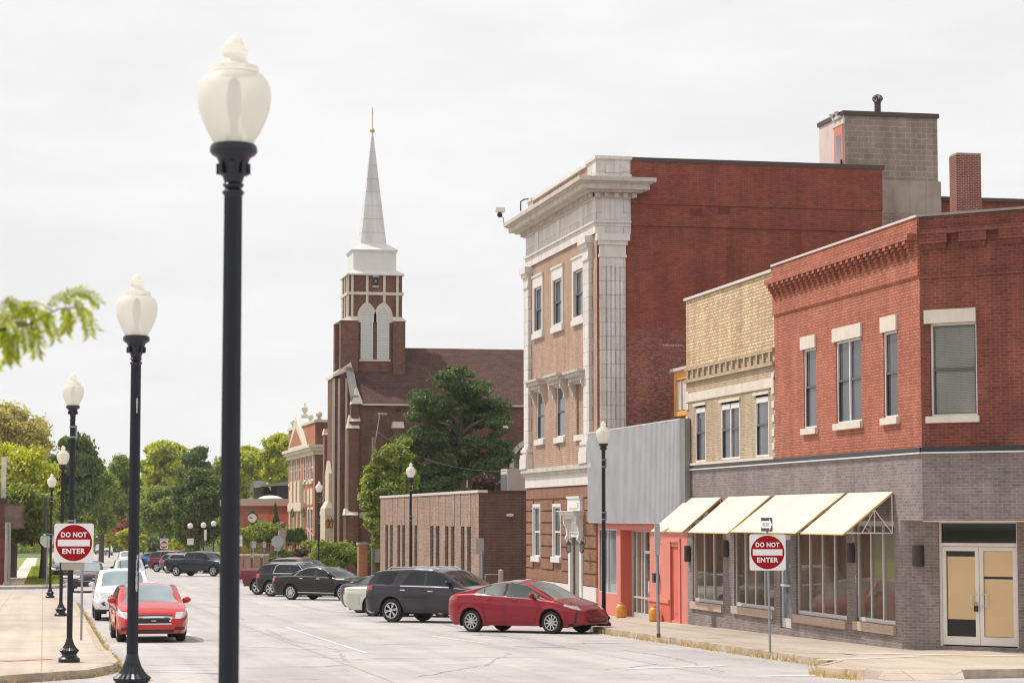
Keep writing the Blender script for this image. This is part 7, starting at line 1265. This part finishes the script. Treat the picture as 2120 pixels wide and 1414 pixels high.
# ================================================================== trees, shrubs
GRN = {'dark': [(.055, .09, .024), (.09, .135, .034), (.14, .19, .045), (.20, .25, .065)], 'mid': [(.10, .14, .026), (.18, .23, .038), (.27, .32, .055), (.37, .41, .08)],
  'lime': [(.22, .25, .02), (.36, .39, .03), (.50, .51, .045), (.62, .61, .08)], 'tan': [(.28, .26, .08), (.40, .36, .12), (.50, .44, .18), (.60, .52, .28)], 'pine': [(.035, .062, .022), (.06, .10, .032), (.105, .16, .045), (.165, .225, .065)],
  'red': [(.14, .022, .024), (.26, .045, .045), (.36, .08, .065), (.42, .15, .10)], 'plum': [(.05, .014, .02), (.08, .022, .03), (.12, .035, .042), (.15, .055, .06)], 'yel': [(.26, .26, .04), (.40, .40, .05), (.52, .48, .07), (.58, .52, .10)]}
LM = {n: leafmat(n+'_leaves', c, .3 if n in ('pine', 'dark', 'plum') else .5) for n, c in GRN.items()}
def leaves(centers, radii, n, size, seed, flat=1.0, hang=0, aspect=.6, shell=.6):
    r = np.random.default_rng(seed); w = np.array([a*b for a, b, c in radii]); idx = r.choice(len(centers), n, p=w/w.sum()); d = r.normal(size=(n, 3)); d /= np.linalg.norm(d, axis=1)[:, None]
    rad = (shell+(1-shell)*r.random(n))**.7; rad *= (1+.30*r.normal(size=n)); p = np.array(centers)[idx]+d*np.array(radii)[idx]*rad[:, None]
    nrm = d+.9*r.normal(size=(n, 3)); nrm[:, 2] += .35; nrm /= np.linalg.norm(nrm, axis=1)[:, None]; t = np.cross(nrm, r.normal(size=(n, 3))); t /= np.linalg.norm(t, axis=1)[:, None]+1e-9
    if hang: t = t*.4; t[:, 2] -= hang; t /= np.linalg.norm(t, axis=1)[:, None]; nrm = np.cross(t, r.normal(size=(n, 3))); nrm /= np.linalg.norm(nrm, axis=1)[:, None]+1e-9
    b = np.cross(nrm, t); s = size*(.6+.8*r.random(n))[:, None]; V = np.empty((n, 4, 3)); V[:, 0] = p-t*s; V[:, 1] = p+b*s*aspect; V[:, 2] = p+t*s; V[:, 3] = p-b*s*aspect
    return V.reshape(-1, 3)
def leafobj(name, V, mat, parent=None):
    n = len(V)//4; me = bpy.data.meshes.new(name); off = OFF.get(parent.name, Vector()) if parent else Vector(); V = V-np.array(off)
    me.vertices.add(4*n); me.vertices.foreach_set('co', V.ravel()); me.loops.add(4*n); me.loops.foreach_set('vertex_index', np.arange(4*n, dtype=np.int32)); me.polygons.add(n); me.polygons.foreach_set('loop_start', np.arange(0, 4*n, 4, dtype=np.int32)); me.polygons.foreach_set('loop_total', np.full(n, 4, dtype=np.int32)); me.update(calc_edges=True); me.materials.append(mat)
    o = bpy.data.objects.new(name, me); COL.objects.link(o); 
    if parent: o.parent = parent; OFF[o.name] = off
    return o
def blobs(c, R3, n, seed, k0=.30, k1=.42, top=0):
    r = np.random.default_rng(seed); C, D = [], []
    for i in range(n):
        d = r.normal(size=3); d /= np.linalg.norm(d); rr = (.35+.65*r.random()**.5)*.78; p = d*rr
        kk = r.uniform(k0, k1); kz = kk*r.uniform(.6, .85); C.append((c[0]+p[0]*R3[0], c[1]+p[1]*R3[1], c[2]+p[2]*R3[2])); m = min(R3[0], R3[2]*1.3); D.append((kk*m, kk*m, kz*m))
    return C, D
def tree(name, label, Y, px0, px1, pt, pb, col, n=14000, nb=26, size=.22, seed=1, group=None, trunk=.3, trunkpx=None, shape='round', hang=0, gaps=1, cat='tree', k0=.26, k1=.40):
    v0, v1 = on_y(px0, pt, Y), on_y(px1, pb, Y); cx = (v0.x+v1.x)/2; rx = (v1.x-v0.x)/2; zt, zb = v0.z, v1.z; g0 = gz(Y)+.1; cz = (zt+zb)/2; rz = (zt-zb)/2; ry = max(rx, .8)*.9
    T = thing(name, label, cat, (cx, Y, g0), group)
    C, D = blobs((cx, Y, cz), (rx, ry, rz), int(nb*1.7), seed, k0*.72, k1*.78)
    if shape == 'cone':
        C2, D2 = [], []
        r = np.random.default_rng(seed)
        for i in range(nb):
            t = r.random()**1.1; a = r.random()*6.28; rr = (1-t)*.85+.08; q_ = r.uniform(.5, 1)*rr; C2.append((cx+math.cos(a)*q_*rx, Y+math.sin(a)*q_*ry, zb+(zt-zb)*(.06+.88*t))); m = rx*(.2+.35*(1-t)); D2.append((m, m, m*.8))
        C, D = C2, D2
    V = leaves(C, D, int(n*1.75), size*.70, seed, hang=hang, shell=.35)
    leafobj('crown', V, LM[col] if isinstance(col, str) else col, T)
    tx = on_y(trunkpx, 1150, Y).x if trunkpx else cx; mb = MB(); mb.tube([(tx, Y, g0-.3), (tx+.1, Y, g0+(cz-g0)*.5), (cx, Y, cz)], [trunk, trunk*.75, trunk*.4], 9)
    r = np.random.default_rng(seed+5)
    for c in [C[i] for i in r.choice(len(C), min(9, len(C)), replace=False)]:
        s0 = Vector((tx+(cx-tx)*.6, Y, g0+(cz-g0)*r.uniform(.45, .9))); e = Vector(c); mb.tube([s0, s0.lerp(e, .5)+Vector((0, 0, .08*rz)), e], [trunk*.38, trunk*.22, trunk*.08], 6)
    mb.build('trunk', m_bark, T, smooth=True); return T
GT = 'street trees and garden trees at the far end'
tree('tree', 'tall tan-green tree with sparse yellowing crown at the left edge', 215, -90, 112, 815, 1030, 'tan', 26000, 46, .24, 3, GT, .4)
tree('tree', 'bright lime-green tree in front of the tan-green one at the left edge', 165, -70, 128, 905, 1075, 'lime', 24000, 44, .17, 4, GT, .3)
tree('tree', 'green tree overhanging the left sidewalk, its trunk by the path', 158, -30, 135, 990, 1138, 'mid', 16000, 34, .16, 5, GT, .30, trunkpx=89)
tree('tree', 'dark drooping evergreen standing right of the tan-green tree', 240, 95, 215, 872, 1110, 'dark', 26000, 44, .26, 6, GT, .4, hang=.8)
tree('tree', 'dark green tree lower right of the drooping evergreen', 280, 160, 262, 935, 1120, 'mid', 14000, 30, .26, 7, GT, .35)
tree('tree', 'mid-green tree between the second lamp and the drooping evergreen', 330, 205, 300, 930, 1100, 'mid', 14000, 30, .32, 8, GT, .4)
tree('tree', 'tall yellow-green tree with a domed top right of the second lamp', 360, 280, 402, 890, 1045, 'lime', 17000, 34, .36, 9, GT, .45, k0=.22, k1=.34)
tree('tree', 'blue-green conifer behind the dense dark tree', 335, 365, 445, 898, 1080, 'dark', 15000, 30, .30, 10, GT, .4, hang=.4)
tree('tree', 'green tree with a broad crown under the yellow-green domed tree', 300, 285, 385, 985, 1130, 'mid', 17000, 34, .26, 11, GT, .35)
tree('tree', 'dense dark rounded tree behind the white ball lamps', 225, 345, 470, 945, 1155, 'dark', 30000, 50, .20, 12, GT, .35, k0=.24, k1=.36)
tree('tree', 'yellow-green broad tree behind the grey-roofed house', 320, 455, 560, 915, 1035, 'lime', 16000, 32, .32, 13, GT, .4)
tree('tree', 'large green tree touching the left side of the brick school', 300, 535, 625, 874, 1030, 'lime', 18000, 36, .30, 14, GT, .4)
tree('tree', 'green tree filling the street end left of the domed tree', 420, 170, 330, 985, 1130, 'mid', 20000, 38, .40, 15, GT, .4)
tree('tree', 'tree hidden low behind the nearest lamp pole', 380, 420, 520, 930, 1100, 'mid', 12000, 26, .36, 16, GT, .4)
tree('tree', 'red-leaved tree by the dark wooden pole', 325, 230, 288, 1072, 1118, 'red', 6000, 18, .22, 17, None, .15)
tree('tree', 'small yellow-green tree left of the red-leaved tree', 345, 205, 248, 1078, 1135, 'yel', 6000, 16, .22, 18, None, .15)
tree('tree', 'pale green bushy tree in front of the red-leaved tree', 290, 240, 292, 1088, 1142, 'lime', 8000, 20, .2, 19, None, .15)
tree('tree', 'round lime bush right of the second lamp pole', 288, 284, 308, 1100, 1140, 'lime', 4000, 12, .18, 20, None, .12)
# far woods closing the horizon: a mass nobody could count
C, D = [], []; r_ = np.random.default_rng(50)
for i in range(120): px = r_.uniform(-140, 700); Y = r_.uniform(400, 520); v = on_y(px, r_.uniform(1030, 1142), Y); C.append((v.x, Y, v.z)); D.append((6, 6, 5))
wd = leafobj('far_woods', leaves(C, D, 40000, .5, 51), LM['mid']); props(wd, 'far green woods closing the end of the street', 'woods', kind='stuff')
tree('hedge', 'low dark hedge at the far right of the street, behind the far no-entry sign', 290, 292, 352, 1110, 1146, 'dark', 6000, 18, .18, 52, None, .1, cat='hedge')
tree('flowering_shrub', 'yellow-green shrub with pinkish tops behind the maroon suv', 240, 340, 388, 1112, 1146, 'yel', 5000, 16, .14, 53, None, .08, cat='shrub')
# trees by the church
PT = thing('pine_tree', 'large dark pine with layered boughs in front of the church wall', 'tree', (on_y(950, 1100, 148).x, 148, gz(148)))
def pp(px, py, Y=148): return on_y(px, py, Y)
lay = [(935, 795, 44, 26), (905, 828, 48, 26), (965, 815, 50, 30), (1005, 845, 42, 24), (1035, 880, 22, 30), (880, 852, 44, 22), (950, 860, 60, 26), (1010, 870, 36, 22), (925, 885, 46, 20), (880, 900, 46, 22), (860, 925, 40, 26), (905, 935, 44, 24), (960, 930, 56, 26), (1015, 930, 46, 32), (1040, 955, 20, 26), (850, 955, 28, 26), (880, 975, 44, 30), (930, 975, 50, 34), (985, 965, 50, 26), (1030, 985, 24, 22), (890, 1010, 60, 26), (850, 995, 24, 26), (925, 1005, 40, 24), (940, 770, 22, 14), (960, 783, 30, 16)]
C, D = [], []; r_ = np.random.default_rng(60)
for x, y, rx, ry in lay:
    for j in range(9):
        v = pp(x+r_.uniform(-.8, .8)*rx, y+r_.uniform(-.7, .7)*ry, 148+r_.uniform(-2.2, 2.2)); m = .0305*r_.uniform(.34, .52)*rx; C.append(tuple(v)); D.append((m*1.15, m, m*.42))
leafobj('crown', leaves(C, D, 100000, .11, 61, aspect=.35, shell=.45), LM['pine'], PT); mb = MB(); b0 = pp(945, 1150); b0.z = gz(148); mb.tube([b0, pp(948, 1000), pp(955, 900), pp(945, 800)], [.42, .36, .26, .1], 10)
for ax, ay, bx, by in ((948, 950, 892, 880), (952, 905, 1000, 868), (950, 930, 1010, 900), (947, 970, 880, 950), (950, 960, 1005, 960), (955, 880, 915, 850), (948, 900, 905, 872), (950, 985, 1020, 1000)): mb.tube([pp(ax, ay), pp((ax+bx)/2, (ay+by)/2-6, 147), pp(bx, by, 146.5)], [.16, .11, .05], 7)
mb.build('trunk', M('reddish_pine_bark', (.16, .10, .075), .9, var=.25, scale=5), PT, smooth=True)
MT = thing('maple_tree', 'narrow green maple left of the low brown building', 'tree', (on_y(790, 1150, 135).x, 135, gz(135))); C, D = [], []
for x, y, rx, ry in [(822, 935, 26, 24), (838, 920, 14, 16), (805, 955, 30, 26), (790, 985, 34, 26), (830, 975, 36, 26), (800, 1015, 44, 24), (840, 1005, 24, 26), (770, 1000, 16, 26), (772, 1035, 22, 22), (775, 1065, 24, 26), (785, 1045, 24, 20), (775, 1098, 16, 26), (780, 1125, 12, 16), (812, 1010, 30, 20)]:
    for j in range(5): v = on_y(x+r_.uniform(-.7, .7)*rx, y+r_.uniform(-.7, .7)*ry, 134+r_.uniform(-1.6, 1.6)); m = .029*r_.uniform(.35, .55)*rx; C.append(tuple(v)); D.append((m, m, m*.8))
leafobj('crown', leaves(C, D, 42000, .10, 62, shell=.4), LM['mid'], MT); MB().tube([(on_y(790, 1150, 135).x, 135, gz(135)), tuple(on_y(800, 1000, 135)), tuple(on_y(820, 940, 135))], [.16, .12, .05], 8).build('trunk', m_bark, MT, smooth=True)
def shrub(name, label, Y, px0, px1, pt, pb, col, n, size, seed, nb=16, hang=0, aspect=.6, group=None):
    v0, v1 = on_y(px0, pt, Y), on_y(px1, pb, Y); cx = (v0.x+v1.x)/2; rx = (v1.x-v0.x)/2; rz = (v0.z-v1.z)/2; C, D = blobs((cx, Y, (v0.z+v1.z)/2), (rx, min(rx, 2.5), rz), nb, seed, .34, .48)
    o = thing(name, label, 'shrub', (cx, Y, v1.z), group); leafobj('foliage', leaves(C, D, n, size, seed, hang=hang, aspect=aspect), LM[col], o)
    mb = MB()
    for c in C[:6]: mb.tube([(cx, Y, v1.z-.3), c], [.05, .015], 5)
    mb.build('stems', m_bark, o)
shrub('green_bush', 'wide feathery green bush above the brick garden wall', 163, 488, 605, 1080, 1150, 'mid', 15000, .10, 70, 26)
shrub('juniper', 'spiky dark juniper right of the stone ball pillar', 161, 586, 636, 1098, 1128, 'pine', 6000, .16, 71, 16, -1.2, .3); shrub('juniper', 'low spreading juniper below the rust-coloured railing', 150, 545, 625, 1138, 1172, 'pine', 8000, .12, 72, 18)
shrub('yew_bush', 'large rounded yew bush left of the brick pier on the lawn', 143, 640, 738, 1120, 1178, 'mid', 22000, .075, 73, 24); shrub('yew_bush', 'smaller dark yew bush right of the large rounded one', 146, 722, 760, 1132, 1178, 'dark', 8000, .08, 74); shrub('yew_bush', 'dark green bush right of the brick pier', 140, 758, 792, 1130, 1175, 'dark', 7000, .08, 75); shrub('yew_bush', 'pale green bush between the railing and the large yew', 150, 616, 668, 1118, 1150, 'mid', 7000, .09, 76)
shrub('plum_shrub', 'small dark purple shrub under the railing, left of the large yew', 146, 606, 640, 1136, 1152, 'plum', 3500, .08, 77); shrub('plum_shrub', 'purple-leaved shrub behind the roof of the low brown building', 140, 972, 1052, 986, 1030, 'plum', 9000, .11, 78, 20)
cy = on_y(570, 1050, 195); CT = thing('arborvitae', 'slim upright dark evergreen against the low brick wing', 'tree', (cy.x, 195, gz(195))); zt_ = on_y(570, 1046, 195).z; zb_ = on_y(570, 1100, 195).z; C = [(cy.x+random.uniform(-.06, .06), 195, zb_+(zt_-zb_)*i/11) for i in range(12)]; leafobj('crown', leaves(C, [(.36*(1-i/14), .36*(1-i/14), .3) for i in range(12)], 3500, .09, 79), LM['pine'], CT); MB().tube([(cy.x, 195, gz(195)), (cy.x, 195, zb_+.5)], .06, 6).build('trunk', m_bark, CT)
# rough grass tufts on the lawns
def tufts(name, x0, x1, y0, y1, off, n, label):
    r = np.random.default_rng(80+n); x = r.uniform(x0, x1, n); y = r.uniform(y0, y1, n); z = np.array([gz(b) for b in y])+off; a = r.uniform(0, 3.14, n); wq = .03; h = r.uniform(.05, .13, n); V = np.empty((n, 4, 3)); dx, dy = np.cos(a)*wq, np.sin(a)*wq
    V[:, 0] = np.c_[x-dx, y-dy, z]; V[:, 1] = np.c_[x+dx, y+dy, z]; V[:, 2] = np.c_[x+dx*.6, y+dy*.6, z+h]; V[:, 3] = np.c_[x-dx*.6, y-dy*.6, z+h]; o = leafobj(name, V.reshape(-1, 3), LM['mid']); props(o, label, 'grass', kind='stuff')
tufts('grass', 17.3, 26, 131.8, 150, .3, 14000, 'mown grass of the church lawn'); tufts('grass', -1.1, 1.3, 141, 230, .16, 12000, 'grass of the verge between the left path and kerb'); tufts('grass', -7, -2.8, 141, 230, .17, 12000, 'grass left of the straight path')
# branch reaching in from the left, near the camera
BY = 9.0; bc = on_y(-120, 700, BY); BR = thing('tree_branch', 'out-of-focus leafy branch reaching in from the left edge', 'branch', tuple(on_y(-300, 760, BY)))
V = []; mb = MB(); tw = MB(); r = np.random.default_rng(91); main = [on_y(px, py, BY+dy) for px, py, dy in ((-420, 800, .1), (-200, 735, .05), (-40, 690, 0), (60, 672, 0), (120, 640, .02), (160, 636, 0))]
mb.tube(main, [.02, .015, .009, .005, .003, .002], 7)
def frond(p0, p1, sag, n, size):
    pts = []; 
    for i in range(n+1): t = i/n; p = p0.lerp(p1, t); p.z += sag*4*t*(1-t); pts.append(p)
    tw.tube(pts, .0016, 5)
    for i in range(1, n+1):
        for s in (-1, 1, -1, 1):
            d = (pts[i]-pts[i-1]).normalized(); o = Vector((d.z*-s, r.uniform(-.9, .9), d.x*s)); o.normalize(); b = pts[i]; tip = b+(o*.9+d*.5+Vector((0, 0, -.35)))*size*r.uniform(.8, 1.6); m = b.lerp(tip, .5); wv = d*size*.34
            V.extend([tuple(b), tuple(m+wv), tuple(tip), tuple(m-wv)])
for x0, y0, x1, y1, sg, n in [(-10, 640, 38, 636, .02, 9), (10, 632, 40, 645, .03, 8), (92, 645, 150, 615, .035, 12), (120, 630, 205, 625, .05, 12), (135, 630, 140, 680, .0, 9), (150, 632, 162, 662, .02, 8), (160, 640, 200, 680, .03, 10), (170, 640, 186, 690, .02, 9), (145, 640, 136, 684, .0, 7), (90, 655, 115, 700, .02, 9), (80, 660, 84, 715, .0, 10), (70, 665, 76, 735, .01, 12), (50, 670, 60, 720, .0, 10), (30, 680, 30, 745, .0, 12), (20, 685, 14, 750, .0, 12), (5, 690, 25, 740, .0, 12), (0, 660, 70, 650, .02, 12), (30, 660, 80, 632, .02, 10), (40, 650, 60, 632, .01, 8), (-10, 665, 50, 660, .0, 12), (-20, 680, 40, 690, .0, 12), (55, 660, 110, 655, .01, 10), (60, 680, 82, 690, .0, 8), (0, 640, 30, 680, .0, 9), (20, 650, 10, 700, 0, 9), (75, 650, 100, 660, .01, 8), (150, 625, 170, 640, .01, 7), (100, 660, 120, 690, .01, 7), (-30, 690, -10, 760, 0, 12), (-60, 690, -40, 760, 0, 12), (-60, 650, -30, 640, .02, 10)]:
    frond(on_y(x0, y0, BY+r.uniform(-.15, .15)), on_y(x1, y1, BY+r.uniform(-.15, .15)), sg, n, .026)
mb.build('limb', m_bark, BR, smooth=True); tw.build('twigs', M('green_twig', (.20, .16, .08), .8), BR); leafobj('leaves', np.array(V), leafmat('fresh_lime_leaflets', [(.17, .22, .01), (.28, .34, .015), (.40, .45, .02), (.48, .48, .04)], .45), BR)
# ================================================================== air
hz = MB().box(-170, 230, -40, 660, -6, 60).build('haze', bpy.data.materials.new('haze_air'), None); hz['kind'] = 'stuff'; props(hz, 'thin pale summer haze filling the street', 'haze'); hm = hz.data.materials[0]; hm.use_nodes = True; hn = hm.node_tree; hn.nodes.remove(hn.nodes['Principled BSDF'])
pv = hn.nodes.new('ShaderNodeVolumePrincipled'); pv.inputs['Color'].default_value = (.95, .96, .98, 1); pv.inputs['Density'].default_value = .00014; pv.inputs['Anisotropy'].default_value = .2; hn.links.new(pv.outputs[0], hn.nodes['Material Output'].inputs['Volume'])
